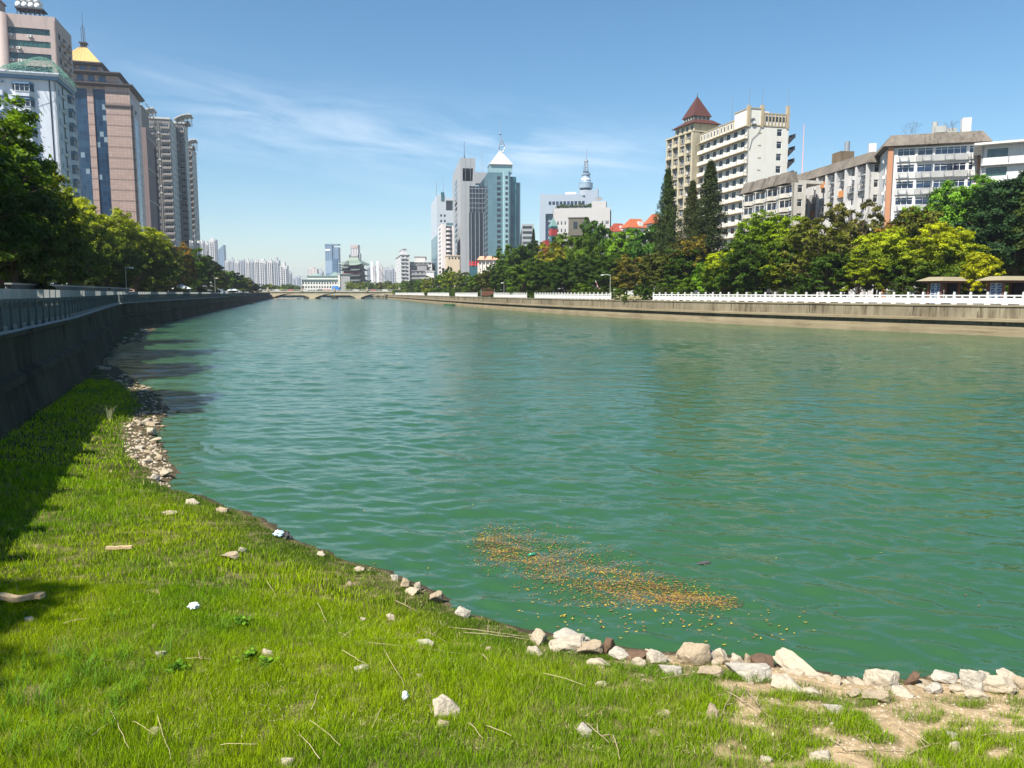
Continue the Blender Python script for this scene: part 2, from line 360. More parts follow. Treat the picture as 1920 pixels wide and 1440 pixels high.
# ---- balustrades
def rail_right(name, s0, s1, label, parts, group='white balustrade lengths'):
    L = offset_line(RB, 0.25); pts = walk(L, 1.55, s0, s1)
    p0 = pts[0]; root = empty(name, (p0[0], p0[1], ZB), 0, label, 'balustrade', group)
    pm = MB(); pm.box(-.09,.09,-.09,.09,0,1.06); pm.box(-.11,.11,-.11,.11,1.06,1.09); pm.box(-.08,.08,-.08,.08,1.09,1.24)
    post = pm.mesh('post', M['rail_white'])
    pa = MB(); pa.box(.09,1.46,-.05,.05,.82,.95)
    pa.box(.09,1.46,-.04,.04,.14,.66); pa.box(.09,.28,-.04,.04,0.02,.14); pa.box(1.27,1.46,-.04,.04,0.02,.14)
    pa.box(.70,.85,-.04,.04,.66,.82); pa.box(.09,.14,-.04,.04,.66,.82); pa.box(1.41,1.46,-.04,.04,.66,.82)
    pan = pa.mesh('panel', M['rail_white'])
    rest = MB()
    for i, (x, y, a) in enumerate(pts):
        if i < parts:
            link('post', post, root, (x-p0[0], y-p0[1], 0), a)
            if i < len(pts) - 1: link('panel', pan, root, (x-p0[0], y-p0[1], 0), a)
        else:
            ca, sa = math.cos(a), math.sin(a)
            for me in (post,) + ((pan,) if i < len(pts)-1 else ()):
                rest.add([(x-p0[0]+v.co.x*ca-v.co.y*sa, y-p0[1]+v.co.x*sa+v.co.y*ca, v.co.z) for v in me.vertices], [tuple(p.vertices) for p in me.polygons])
    if rest.v: o = rest.build('post', M['rail_white'], root); o['kind'] = 'stuff'
    return root
def s_at(L, y):       # arc length of the point of L with that y
    acc = 0
    for (x0, y0), (x1, y1) in zip(L, L[1:]):
        d = math.hypot(x1-x0, y1-y0)
        if y <= y1: return acc + d * (y-y0)/(y1-y0)
        acc += d
    return acc
Rl = offset_line(RB, 0.25)
rail_right('white_balustrade', s_at(Rl, 50), s_at(Rl, 118), 'long white stone balustrade on the right bank, in front of the two kiosks', 60)
rail_right('white_balustrade', s_at(Rl, 129), s_at(Rl, 163), 'white stone balustrade between the flowering shrubs and the rusty frame', 40)
rail_right('white_balustrade', s_at(Rl, 168), s_at(Rl, 196), 'short white stone balustrade just right of the rusty frame', 30)
rail_right('white_balustrade', s_at(Rl, 214), s_at(Rl, 250), 'white stone balustrade just left of the rusty frame', 30)
rail_right('white_balustrade', s_at(Rl, 262), s_at(Rl, 318), 'far white stone balustrade in the bend before the bridge', 40)
rail_right('white_balustrade', s_at(Rl, 330), s_at(Rl, 470), 'farthest low white balustrade running up to the bridge end', 90)

def rail_left(s0, s1, label, parts):
    L = offset_line(LB, -0.25); pts = walk(L, 1.42, s0, s1)
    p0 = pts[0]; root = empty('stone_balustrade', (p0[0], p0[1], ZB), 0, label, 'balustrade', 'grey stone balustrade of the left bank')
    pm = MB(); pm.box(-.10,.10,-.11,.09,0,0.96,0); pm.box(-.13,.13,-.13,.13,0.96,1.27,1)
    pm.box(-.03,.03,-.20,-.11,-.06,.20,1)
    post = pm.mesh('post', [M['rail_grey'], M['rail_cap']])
    pa = MB(); pa.box(.10,1.32,-.07,.07,.84,.96); pa.box(.10,1.32,-.05,.05,.04,.66); pa.box(.62,.80,-.05,.05,.66,.84); pa.box(.10,.16,-.05,.05,.66,.84); pa.box(1.26,1.32,-.05,.05,.66,.84)
    pa.box(.24,1.18,-.07,-.05,.14,.56)
    pan = pa.mesh('panel', M['rail_grey']); rest = MB()
    for i, (x, y, a) in enumerate(pts):
        if i < parts:
            link('post', post, root, (x-p0[0], y-p0[1], 0), a)
            if i < len(pts)-1: link('panel', pan, root, (x-p0[0], y-p0[1], 0), a)
        else:
            ca, sa = math.cos(a), math.sin(a)
            for me in (post,) + ((pan,) if i < len(pts)-1 else ()):
                rest.add([(x-p0[0]+v.co.x*ca-v.co.y*sa, y-p0[1]+v.co.x*sa+v.co.y*ca, v.co.z) for v in me.vertices], [tuple(p.vertices) for p in me.polygons])
    # conduit running along the outer foot
    rt = MB(); rt.tube([(x-p0[0]+math.sin(a)*0.20, y-p0[1]-math.cos(a)*0.20, 0.03+0.02*math.sin(i*2)) for i, (x, y, a) in enumerate(pts[:90])], 0.025, 5)
    rt.build('conduit', M['rail_cap'], root)
    if rest.v: o = rest.build('post', [M['rail_grey']], root); o['kind'] = 'stuff'
Ll = offset_line(LB, -0.25)
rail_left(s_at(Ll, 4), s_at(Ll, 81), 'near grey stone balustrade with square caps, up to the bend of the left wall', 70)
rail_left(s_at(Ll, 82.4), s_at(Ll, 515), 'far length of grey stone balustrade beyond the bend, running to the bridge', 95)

# ---- grassy foreshore
SHpx = [(2900,1240),(2300,1262),(1920,1287),(1700,1280),(1560,1276),(1440,1250),(1330,1234),(1250,1230),(1130,1217),(1010,1197),(920,1165),(860,1145),(800,1112),(720,1077),(640,1048),(545,1010),(470,970),(400,945),
        (345,925),(305,908),(322,885),(300,850),(285,815),(302,785),(308,762),(283,735),(245,712),(228,700),(222,688),(190,684),(194,664),(215,650),(252,640),(285,620),(302,610),(310,603)]
SH = [ground(*p) for p in SHpx]
poly = np.array(SH + [(-47.5, 98), (-60, 98), (-40, -12), (14, -12)])
def inside(x, y):
    r = np.zeros(np.shape(x), bool); n = len(poly)
    for i in range(n):
        (x0, y0), (x1, y1) = poly[i], poly[(i+1) % n]
        if y0 == y1: continue
        r ^= ((y0 > y) != (y1 > y)) & (x < (x1-x0)*(y-y0)/(y1-y0) + x0)
    return r
def sdist(x, y):
    x = np.asarray(x, float); y = np.asarray(y, float); d = np.full(x.shape, 1e9)
    for (x0, y0), (x1, y1) in zip(SH, SH[1:]):
        dx, dy = x1-x0, y1-y0; t = np.clip(((x-x0)*dx+(y-y0)*dy)/(dx*dx+dy*dy+1e-9), 0, 1)
        d = np.minimum(d, np.hypot(x-x0-t*dx, y-y0-t*dy))
    d = np.where(inside(x, y), d, -d)
    return d + (0.22*(fbm(x+5, y, 1.6, 3)-.5) + .10*(fbm(x, y+9, 6.0, 2)-.5)) * np.clip(1.5-np.abs(d), 0, 1) * (np.asarray(y) < 30)
def bank_z(x, y):
    d = sdist(x, y); n = fbm(x, y, 0.7) - 0.5; n2 = fbm(x + 50, y, 3.5, 3) - 0.5
    amp = np.clip(d / 1.0, 0.15, 1)
    cap = np.clip(1.0 - (np.asarray(y) - 16) / 25, 0.3, 1)
    zi = 0.035 + 0.62 * cap * (1 - np.exp(-d / 3.0)) + amp * (0.16 * n * cap + 0.045 * n2)
    return np.where(d > 0, zi, 0.03 + 0.30 * d)
def to_px(x, y, z):
    dpt = y * cP - (z - CH) * sP
    return 960 + F * x / dpt, 720 - F * (y * sP + (z - CH) * cP) / dpt
def bare(x, y):
    """0 grass .. 1 bare soil"""
    d = sdist(x, y); n = fbm(x * 1.0, y * 1.5, 3.3, 4); n2 = fbm(x + 9, y + 4, 5.0, 3)
    right = np.clip((x - 0.3) / 2.2, 0, 1)
    b = np.clip((n - 0.595 + 0.15 * right * np.clip(1.6 - d * 0.5, -.3, 1.2)) * 5, 0, 1) * (0.55 + 0.45 * right)
    edge = np.clip(1.0 - (d - 0.02 - 0.42 * right - .55 * np.clip((np.asarray(y)-15)/3, 0, 1)) / (0.07 + 0.32 * right + .3 * np.clip((np.asarray(y)-15)/3, 0, 1)), 0, 1) * np.where(y < 18, 1.0, 0.9)
    return np.clip(np.maximum(b, edge + (n2 - 0.5)), 0, 1)
def soil_mat():
    m, t, b = newmat('foreshore_soil')
    a = t.nodes.new('ShaderNodeAttribute'); a.attribute_name = 'col'
    v = coords(t); f = ramp(t, noise(t, v, 14, 6), 0.35, 0.7)
    mul = t.nodes.new('ShaderNodeMix'); mul.data_type = 'RGBA'; mul.blend_type = 'MULTIPLY'; mul.inputs[0].default_value = 1
    t.links.new(a.outputs['Color'], mul.inputs[6]); t.links.new(mixc(t, f, (0.7, 0.68, 0.62), (1.15, 1.12, 1.1)), mul.inputs[7])
    t.links.new(mul.outputs[2], b.inputs['Base Color']); b.inputs['Roughness'].default_value = 0.95; b.inputs['Specular IOR Level'].default_value = .1
    bump(t, b, mth('ADD', noise(t, v, 30, 5), mth('MULTIPLY', noise(t, v, 7, 4), 2.0, tree=t), tree=t), 0.7, 0.02); return m
M['soil'] = soil_mat()
def bank_patch(name, xs, ys):
    X, Y = np.meshgrid(xs, ys); x = X.ravel(); y = Y.ravel(); z = bank_z(x, y); nx = len(xs); ny = len(ys)
    i = np.arange((nx-1)*(ny-1)); r = i // (nx-1); c = i % (nx-1); a = r*nx + c
    Fa = np.stack([a, a+1, a+nx+1, a+nx], 1)
    keep = (z[Fa] > -0.9).any(1); Fa = Fa[keep]
    br = bare(x, y)[:, None]; n = fbm(x, y, 2.0)[:, None]; d = sdist(x, y)[:, None]
    soil = np.array([[0.40, 0.30, 0.185]]) * (0.75 + 0.5*n); under = np.array([[0.04, 0.055, 0.01]]); wet = np.array([[0.07, 0.058, 0.035]])
    col = under*(1-br) + soil*br; w_ = np.clip(1 - (d + 0.02) / 0.16, 0, 1); col = col*(1-w_) + wet*w_
    far = (y[:, None] > 15); stony = np.array([[0.10, 0.08, 0.05]]); col = np.where(far & (br > 0.4), stony, col)
    V = np.stack([x, y, z], 1); used = np.unique(Fa); mp = np.full(len(V), -1); mp[used] = np.arange(len(used))
    o = link(name, fast_mesh(name, V[used], mp[Fa], M['soil'], vcol=col[used], smooth=True)); tag(o, kind='structure'); return o
ysn = np.concatenate([np.arange(-6, 4, .5), np.arange(4, 16, .07), np.arange(16, 40, .16), np.arange(40, 100, .5)])
bank_patch('ground_foreshore', np.concatenate([np.arange(-46, -16, .35), np.arange(-16, -7, .14), np.arange(-7, 9, .07), np.arange(9, 24, .5)]), ysn)
def on_bank(px, py):
    z = 0.2
    for _ in range(8):
        x, y = ground(px, py, z); z = 0.5*z + 0.5*float(bank_z(np.array([x]), np.array([y]))[0])
        z = max(z, -0.02)
    return x, y, z

# ---- grass: single blades, density and colour vary over the foreshore
def grass():
    m, t, b = newmat('grass_blades')
    a = t.nodes.new('ShaderNodeAttribute'); a.attribute_name = 'col'
    t.links.new(a.outputs['Color'], b.inputs['Base Color']); b.inputs['Roughness'].default_value = 0.6; b.inputs['Specular IOR Level'].default_value = 0.08
    tr = t.nodes.new('ShaderNodeBsdfTranslucent'); t.links.new(a.outputs['Color'], tr.inputs[0])
    ms = t.nodes.new('ShaderNodeMixShader'); ms.inputs[0].default_value = 0.4; o = t.nodes['Material Output']
    t.links.new(b.outputs[0], ms.inputs[1]); t.links.new(tr.outputs[0], ms.inputs[2]); t.links.new(ms.outputs[0], o.inputs[0])
    g = RNG; P = []
    def scatter(n, x0, x1, y0, y1):
        x = g.uniform(x0, x1, n); y = g.uniform(y0, y1, n)
        px, py = to_px(x, y, 0.4); ok = (px > -120) & (px < 2040) & (py < 1600)
        x, y = x[ok], y[ok]; d = sdist(x, y); br = bare(x, y)
        ok = (d > 0.015) & (g.random(len(x)) > br * 1.05) & (x > np.interp(y, [p[1] for p in LB], [p[0] for p in LB]) + 0.5)
        ok &= (y < 34)
        return x[ok], y[ok]
    for n, bx, w_, hs in ((560000, (-6, 6.5, 4.2, 9), .0034, 1.0), (230000, (-13, 4, 8, 16), .0072, 1.0), (90000, (-20, -4, 14, 34), .020, 1.15)):
        x, y = scatter(n, *bx); P.append((x, y, np.full(len(x), w_), np.full(len(x), hs)))
    x, y, wd, hs = (np.concatenate(k) for k in zip(*P)); n = len(x)
    z = bank_z(x, y) - 0.01; d = sdist(x, y)
    clump = fbm(x, y, 1.1, 3); fine = fbm(x + 31, y + 7, 4.0, 2)
    h = (0.040 + 0.060 * clump * g.random(n) + 0.035 * fine) * hs * np.clip(0.55 + d * 0.5, 0.55, 1.1)
    tall = g.random(n) < 0.02 + 0.25 * np.clip((clump - 0.58) * 6, 0, 1) * (x < -1); h = np.where(tall, h * g.uniform(1.3, 2.0, n), h)
    ang = g.uniform(0, 2*np.pi, n); lean = g.uniform(0.1, 0.75, n) * h; la = g.uniform(0, 2*np.pi, n)
    wx, wy = np.cos(ang) * wd/2, np.sin(ang) * wd/2; lx, ly = np.cos(la) * lean, np.sin(la) * lean
    V = np.zeros((n, 5, 3)); V[:,0] = np.stack([x-wx, y-wy, z], 1); V[:,1] = np.stack([x+wx, y+wy, z], 1)
    V[:,2] = np.stack([x-wx*.8+lx*.35, y-wy*.8+ly*.35, z+h*.6], 1); V[:,3] = np.stack([x+wx*.8+lx*.35, y+wy*.8+ly*.35, z+h*.6], 1)
    V[:,4] = np.stack([x+lx, y+ly, z+h], 1)
    base = (np.arange(n)*5)[:, None]; Fa = np.concatenate([base+[0,1,3], base+[0,3,2], base+[2,3,4]], 1).reshape(-1, 3)
    tone = fbm(x + 80, y + 12, 0.55, 3)[:, None]; r = g.random(n)[:, None]
    yel = np.array([[0.31, 0.42, 0.005]]); grn = np.array([[0.17, 0.31, 0.006]]); dk = np.array([[0.05, 0.125, 0.018]])
    k = np.clip((tone - 0.38) * 3.0, 0, 1); c = yel*(1-k) + grn*k
    shore = np.clip(1.25 - d / 1.0, 0, 1)[:, None] * 0.75; c = c*(1-shore) + dk*shore
    c = c * (0.42 + 1.15*r); dry = (g.random(n) < 0.05 + 0.07*(x > 0) + .12*(fbm(x, y, 5.0, 2) > .66))[:, None]; c = np.where(dry, np.array([[0.42, 0.36, 0.15]]) * (0.6+0.6*r), c)
    vc = np.repeat(c, 5, axis=0)
    tag(link('grass', fast_mesh('grass', V.reshape(-1, 3), Fa, m, vcol=vc)), 'short yellow green grass covering the foreshore', 'grass', kind='stuff')
    return m
M['blade'] = grass()
# ================================================================ buildings
class Bd:
    """box-shaped building; local x along the front, local y into the depth.
    hand 'R': origin at the near left-front corner (left side visible); hand 'L': origin at the near right-front corner."""
    def __init__(s, name, label, cat, corner, Y, rz, front, side, hand='R', group=None, zb=ZB):
        a, b = ab(*corner); s.x = a*Y; s.y = Y; s.H = CH + b*Y - zb; s.hand = hand
        s.root = empty(name, (s.x, s.y, zb), R(rz), label, cat, group)
        r = R(rz); ex = (math.cos(r), math.sin(r)); ey = (-math.sin(r), math.cos(r))
        def solve(e, px, py):
            k = ab(px, py)[0]; den = e[0] - k*e[1]; return (k*s.y - s.x) / den
        s.sgn = 1 if hand == 'R' else -1
        s.W = abs(solve((ex[0]*s.sgn, ex[1]*s.sgn), *front)); s.D = abs(solve(ey, *side)) if side else 14.0
        s.x0, s.x1 = (0, s.W) if hand == 'R' else (-s.W, 0)
        s.win = []; s.acs = []; s.wall = MB(); s.n_open = 0
    def face(s, which, x0=None, x1=None, y0=None, y1=None):
        x0 = s.x0 if x0 is None else x0; x1 = s.x1 if x1 is None else x1; y0 = 0 if y0 is None else y0; y1 = s.D if y1 is None else y1
        if which == 'F': return Fr(x0, y0, 0, x1-x0)
        if which == 'R': return Fr(x1, y0, math.pi/2, y1-y0)
        if which == 'L': return Fr(x0, y1, -math.pi/2, y1-y0)
        return Fr(x1, y1, math.pi, x1-x0)
    def core(s, inset=0.35, z1=None, x0=None, x1=None, y0=None, y1=None, mi=1, z0=0):
        x0 = s.x0 if x0 is None else x0; x1 = s.x1 if x1 is None else x1; y0 = 0 if y0 is None else y0; y1 = s.D if y1 is None else y1
        s.wall.box(x0+inset, x1-inset, y0+inset, y1-inset, z0, (s.H if z1 is None else z1) - 0.06, mi)
    def facade(s, fr, rows, cols, z0=0, z1=None, t=0.35, mi=0, style='dark', a0=0, a1=None, wfn=None, trim=True):
        """wall of piers and spandrels round a grid of openings; rows and cols are (low, high) pairs"""
        z1 = s.H if z1 is None else z1; a1 = fr.L if a1 is None else a1
        if trim and a0 == 0: pass
        zc = z0
        for lo_, hi_ in rows:
            if lo_ > zc: s.wall.fbox(fr, a0, a1, -t, 0, zc, lo_, mi)
            ac = a0
            for ca, cb in cols:
                if ca > ac + 1e-3: s.wall.fbox(fr, ac, ca, -t, 0, lo_, hi_, mi)
                ac = cb
                st = wfn(lo_, ca) if wfn else style
                if st == 'none': s.wall.fbox(fr, ca, cb, -t, 0, lo_, hi_, mi); continue
                s.win.append((fr, (ca+cb)/2, lo_, cb-ca, hi_-lo_, st))
            if a1 > ac + 1e-3: s.wall.fbox(fr, ac, a1, -t, 0, lo_, hi_, mi)
            zc = hi_
        if z1 > zc: s.wall.fbox(fr, a0, a1, -t, 0, zc, z1, mi)
    def ac(s, fr, a, z, b=0.0): s.acs.append((fr, a, z, b))
    def part(s, name, mb, mats, smooth=False, parent=None):
        return mb.build(name, mats, parent or s.root, smooth)
    def finish(s, mats, cap=96, name='wall', winname='window', split_pane=True):
        s.part(name, s.wall, mats)
        if s.win:
            s.win.sort(key=lambda k: -k[2])
            for k in s.win[:cap]: window_obj(s.root, k, winname, split_pane)
            if len(s.win) > cap:
                byst = {}
                g = MB()
                mats_ = []
                for k in s.win[cap:]:
                    fm, pm_, fmat, gmat = window_mesh(k[3], k[4], k[5])
                    for me, mt in ((fm, fmat), (pm_, gmat)):
                        if mt not in mats_: mats_.append(mt)
                        fr = k[0]
                        g.add([fr.p(k[1]+v.co.x, -v.co.y, k[2]+v.co.z) for v in me.vertices], [tuple(p.vertices) for p in me.polygons], mats_.index(mt))
                o = g.build(winname, mats_, s.root); o['kind'] = 'stuff'
        if s.acs:
            me = ac_mesh(); s.acs.sort(key=lambda k: -k[2])
            for fr, a, z, b in s.acs[:90]:
                o = link('air_conditioner', me, s.root, fr.p(a, b, z), fr.a)
_wm = {}
GL = {'dark': ('glass_dark', 'frame_white'), 'blue': ('glass_blue', 'frame_white'), 'green': ('glass_green', 'frame_dark'), 'darkf': ('glass_dark', 'frame_dark')}
def window_mesh(w, h, st):
    key = (round(w, 2), round(h, 2), st)
    if key in _wm: return _wm[key]
    gm, fmn = GL.get(st.split('_')[0], GL['dark'])
    f = MB(); y0, y1 = 0.10, 0.20; t = 0.07
    f.box(-w/2, w/2, y0, y1, 0, t); f.box(-w/2, w/2, y0, y1, h-t, h); f.box(-w/2, -w/2+t, y0, y1, t, h-t); f.box(w/2-t, w/2, y0, y1, t, h-t)
    n = max(1, int(round(w / 1.1)))
    for i in range(1, n): x = -w/2 + w*i/n; f.box(x-.03, x+.03, y0, y1, t, h-t)
    if h > 1.3: f.box(-w/2+t, w/2-t, y0+.01, y1-.01, h*.70-.025, h*.70+.025)
    g = MB(); g.box(-w/2+.02, w/2-.02, .155, .175, .02, h-.02)
    _wm[key] = (f.mesh('window', M[fmn]), g.mesh('pane', M[gm]), M[fmn], M[gm]); return _wm[key]
def window_obj(root, k, name='window', pane=True):
    fr, a, z, w, h, st = k; fm, gm, _, _ = window_mesh(w, h, st)
    o = link(name, fm, root, fr.p(a, 0, z), fr.a); link('pane', gm, o)
    return o
_ac = []
def ac_mesh():
    if not _ac:
        g = MB(); g.box(-.42,.42,-.42,-.06,0,.58,0); g.cyl(0,0,0,0,0.001)
        g = MB(); g.box(-.42,.42,-.42,-.06,0,.58,0)
        c = [(.20*math.cos(t*math.pi/5)-.1, .20*math.sin(t*math.pi/5)+.29) for t in range(10)]
        g.add([(x,-.43,z) for x, z in c], [tuple(range(10))], 1); g.box(-.35,-.30,-.42,0,-.06,0,1); g.box(.30,.35,-.42,0,-.06,0,1)
        _ac.append(g.mesh('air_conditioner', [M['ac'], M['ac_fan']]))
    return _ac[0]
def rows_of(H, first, pitch, sill, head, n=99, top=0.3):
    return [(first + i*pitch + sill, first + i*pitch + head) for i in range(n) if first + i*pitch + head < H - top]
def cols_of(L, w, gap, m=None):
    n = int((L - gap) / (w + gap)); m = (L - n*w - (n-1)*gap) / 2
    return [(m + i*(w+gap), m + i*(w+gap) + w) for i in range(n)]
def antenna(name, loc, h, label, r=0.06):
    g = MB(); g.tube([(0,0,0),(0,0,h)], [r, r*.4], 5); g.tube([(0,0,0),(0,0,h*.35)], r*1.8, 5)
    return g
M['w_pink'] = plaster('pink_grey_render', (0.42, 0.34, 0.315), (0.16, 0.13, 0.12), 0.30)
M['w_bluewhite'] = plaster('pale_blue_white_render', (0.54, 0.58, 0.64), (0.24, 0.26, 0.30), 0.25)
M['t_blue'] = flat('slate_blue_trim', (0.10, 0.19, 0.30), 0.5)
M['granite'] = None
def granite():
    m, t, b = newmat('brown_granite_cladding')
    v = coords(t); bt = t.nodes.new('ShaderNodeTexBrick'); bt.offset = 0
    c = t.nodes.new('ShaderNodeTexCoord'); s_ = t.nodes.new('ShaderNodeSeparateXYZ'); t.links.new(c.outputs['Object'], s_.inputs[0])
    cc = t.nodes.new('ShaderNodeCombineXYZ'); t.links.new(mth('ADD', s_.outputs[0], s_.outputs[1], tree=t), cc.inputs[0]); t.links.new(s_.outputs[2], cc.inputs[1])
    t.links.new(cc.outputs[0], bt.inputs['Vector']); bt.inputs['Scale'].default_value = 1
    bt.inputs['Color1'].default_value = (0.34, 0.24, 0.20, 1); bt.inputs['Color2'].default_value = (0.40, 0.285, 0.24, 1); bt.inputs['Mortar'].default_value = (0.25, 0.18, 0.15, 1)
    bt.inputs['Mortar Size'].default_value = 0.05; bt.inputs['Brick Width'].default_value = 1.2; bt.inputs['Row Height'].default_value = 0.9
    z = mth('LESS_THAN', mth('FRACT', mth('DIVIDE', s_.outputs[2], 3.75, tree=t), tree=t), 0.16, tree=t)
    t.links.new(mixc(t, mth('MULTIPLY', z, 0.6, tree=t), bt.outputs[0], (0.13, 0.09, 0.08)), b.inputs['Base Color']); b.inputs['Roughness'].default_value = 0.45
    return m
M['granite'] = granite()
def curtain(name, c1, c2, mull, fx=1.5, fz=3.6, mw=0.06, rough=0.12, var=0.5, sub=1, litp=0.0):
    """glass curtain wall: mirror glass cut by mullions, each pane slightly different"""
    m, t, b = newmat(name); c = t.nodes.new('ShaderNodeTexCoord'); s_ = t.nodes.new('ShaderNodeSeparateXYZ'); t.links.new(c.outputs['Object'], s_.inputs[0])
    h = mth('DIVIDE', mth('ADD', s_.outputs[0], s_.outputs[1], tree=t), fx, tree=t); z = mth('DIVIDE', mth('ADD', s_.outputs[2], 60.0 if fz > 50 else 0.0, tree=t), fz, tree=t)
    cb = t.nodes.new('ShaderNodeCombineXYZ'); t.links.new(mth('FLOOR', h, tree=t), cb.inputs[0]); t.links.new(mth('FLOOR', mth('MULTIPLY', z, float(sub), tree=t), tree=t), cb.inputs[1])
    wn = t.nodes.new('ShaderNodeTexWhiteNoise'); t.links.new(cb.outputs[0], wn.inputs['Vector'])
    big = noise(t, coords(t, (1, 1, 1)), 0.08, 2)
    f = mth('ADD', mth('MULTIPLY', wn.outputs[0], var, tree=t), mth('MULTIPLY', mth('SUBTRACT', big, 0.35, tree=t), 1.4*(1-var), tree=t), tree=t, clamp=True)
    col = mixc(t, f, c1, c2)
    if litp > 0: col = mixc(t, mth('GREATER_THAN', wn.outputs[0], 1-litp, tree=t), col, (0.20, 0.27, 0.32))
    g1 = mth('LESS_THAN', mth('FRACT', h, tree=t), mw, tree=t); g2 = mth('LESS_THAN', mth('FRACT', mth('MULTIPLY', z, float(sub), tree=t), tree=t), mw, tree=t)
    g = mth('MAXIMUM', g1, g2, tree=t)
    t.links.new(mixc(t, g, col, mull), b.inputs['Base Color']); t.links.new(mth('MULTIPLY_ADD', g, 0.4, rough, tree=t), b.inputs['Roughness'])
    b.inputs['Specular IOR Level'].default_value = .55
    return m

# ---------- 1. pink grey tower at the far left
def pink_tower():
    B = Bd('apartment_tower', 'tall pinkish grey apartment tower with a round corner column, highest on the left', 'tower block', (103, 40), 215, 15.5, (-70, 10), (133, 62), 'L')
    P = 3.2; F_ = B.face('F'); Rr = B.face('R'); B.core(z1=B.H)
    rows = rows_of(B.H, (B.H - 1.6) % P, P, 0.95, 2.55, top=1.0)
    L = F_.L; cols = [(L-13.6 - 14.2 + 1.0, L-13.6-1.6), (L-12.2, L-1.6)]
    cols = [(L-26, L-14.5), (L-11.2, L-1.4)]
    B.facade(F_, rows, cols, style='green'); B.facade(Rr, rows, [(2.2, 4.2), (6.6, 9.6), (12, 14)] if Rr.L > 15 else [(2, min(4, Rr.L-.5))], style='darkf')
    for lo_, hi_ in rows:
        if lo_ > B.H*0.45:
            for a in (L-10.6, L-24.5, L-6.0 - (lo_ % 3)): B.ac(F_, a, lo_-0.75)
            if Rr.L > 15:
                for a in (5.2, 10.6): B.wall.fbox(Rr, a-1.2, a+1.4, 0, 0.9, lo_-1.0, lo_-0.1, 0)
    B.finish([M['w_pink'], M['dark_in']], 90)
    g = MB(); g.cyl(B.x1-12.8, -0.3, 0, B.H+0.9, 1.55, n=20); B.part('corner_column', g, M['w_pink'], True)
    g = MB(); g.box(B.x0, B.x1, 0.05, .4, B.H, B.H+1.1); g.box(B.x1-.4, B.x1, .42, B.D, B.H, B.H+1.1); B.part('parapet', g, M['w_pink'])
    g = MB(); g.box(B.x1-20.6, B.x1-13.9, 3, 8, B.H, B.H+5.2); g.box(B.x1-20.9, B.x1-13.6, 2.7, 8.3, B.H+5.2, B.H+5.6); B.part('stair_house', g, M['w_pink'])
    g = MB()
    for i in range(6): g.box(B.x1-9.5+i*1.1, B.x1-9.3+i*1.1, 2, 2.2, B.H, B.H+3.2); g.box(B.x1-9.5+i*1.1, B.x1-9.3+i*1.1, 5, 5.2, B.H, B.H+3.2)
    g.box(B.x1-9.8, B.x1-3.0, 1.6, 5.6, B.H+3.2, B.H+3.5); B.part('tank_stand', g, M['dark_metal'])
    for k in range(4):
        g = MB(); g.tube([(B.x1-9.0+k*1.5, 1.9, B.H+4.2), (B.x1-9.0+k*1.5, 5.2, B.H+4.2)], .72, 12); g.tube([(B.x1-9.0+k*1.5, 1.9, B.H+5.6), (B.x1-9.0+k*1.5, 5.2, B.H+5.6)], .62, 12); B.part('water_tank', g, M['frame_white'], True)
pink_tower()

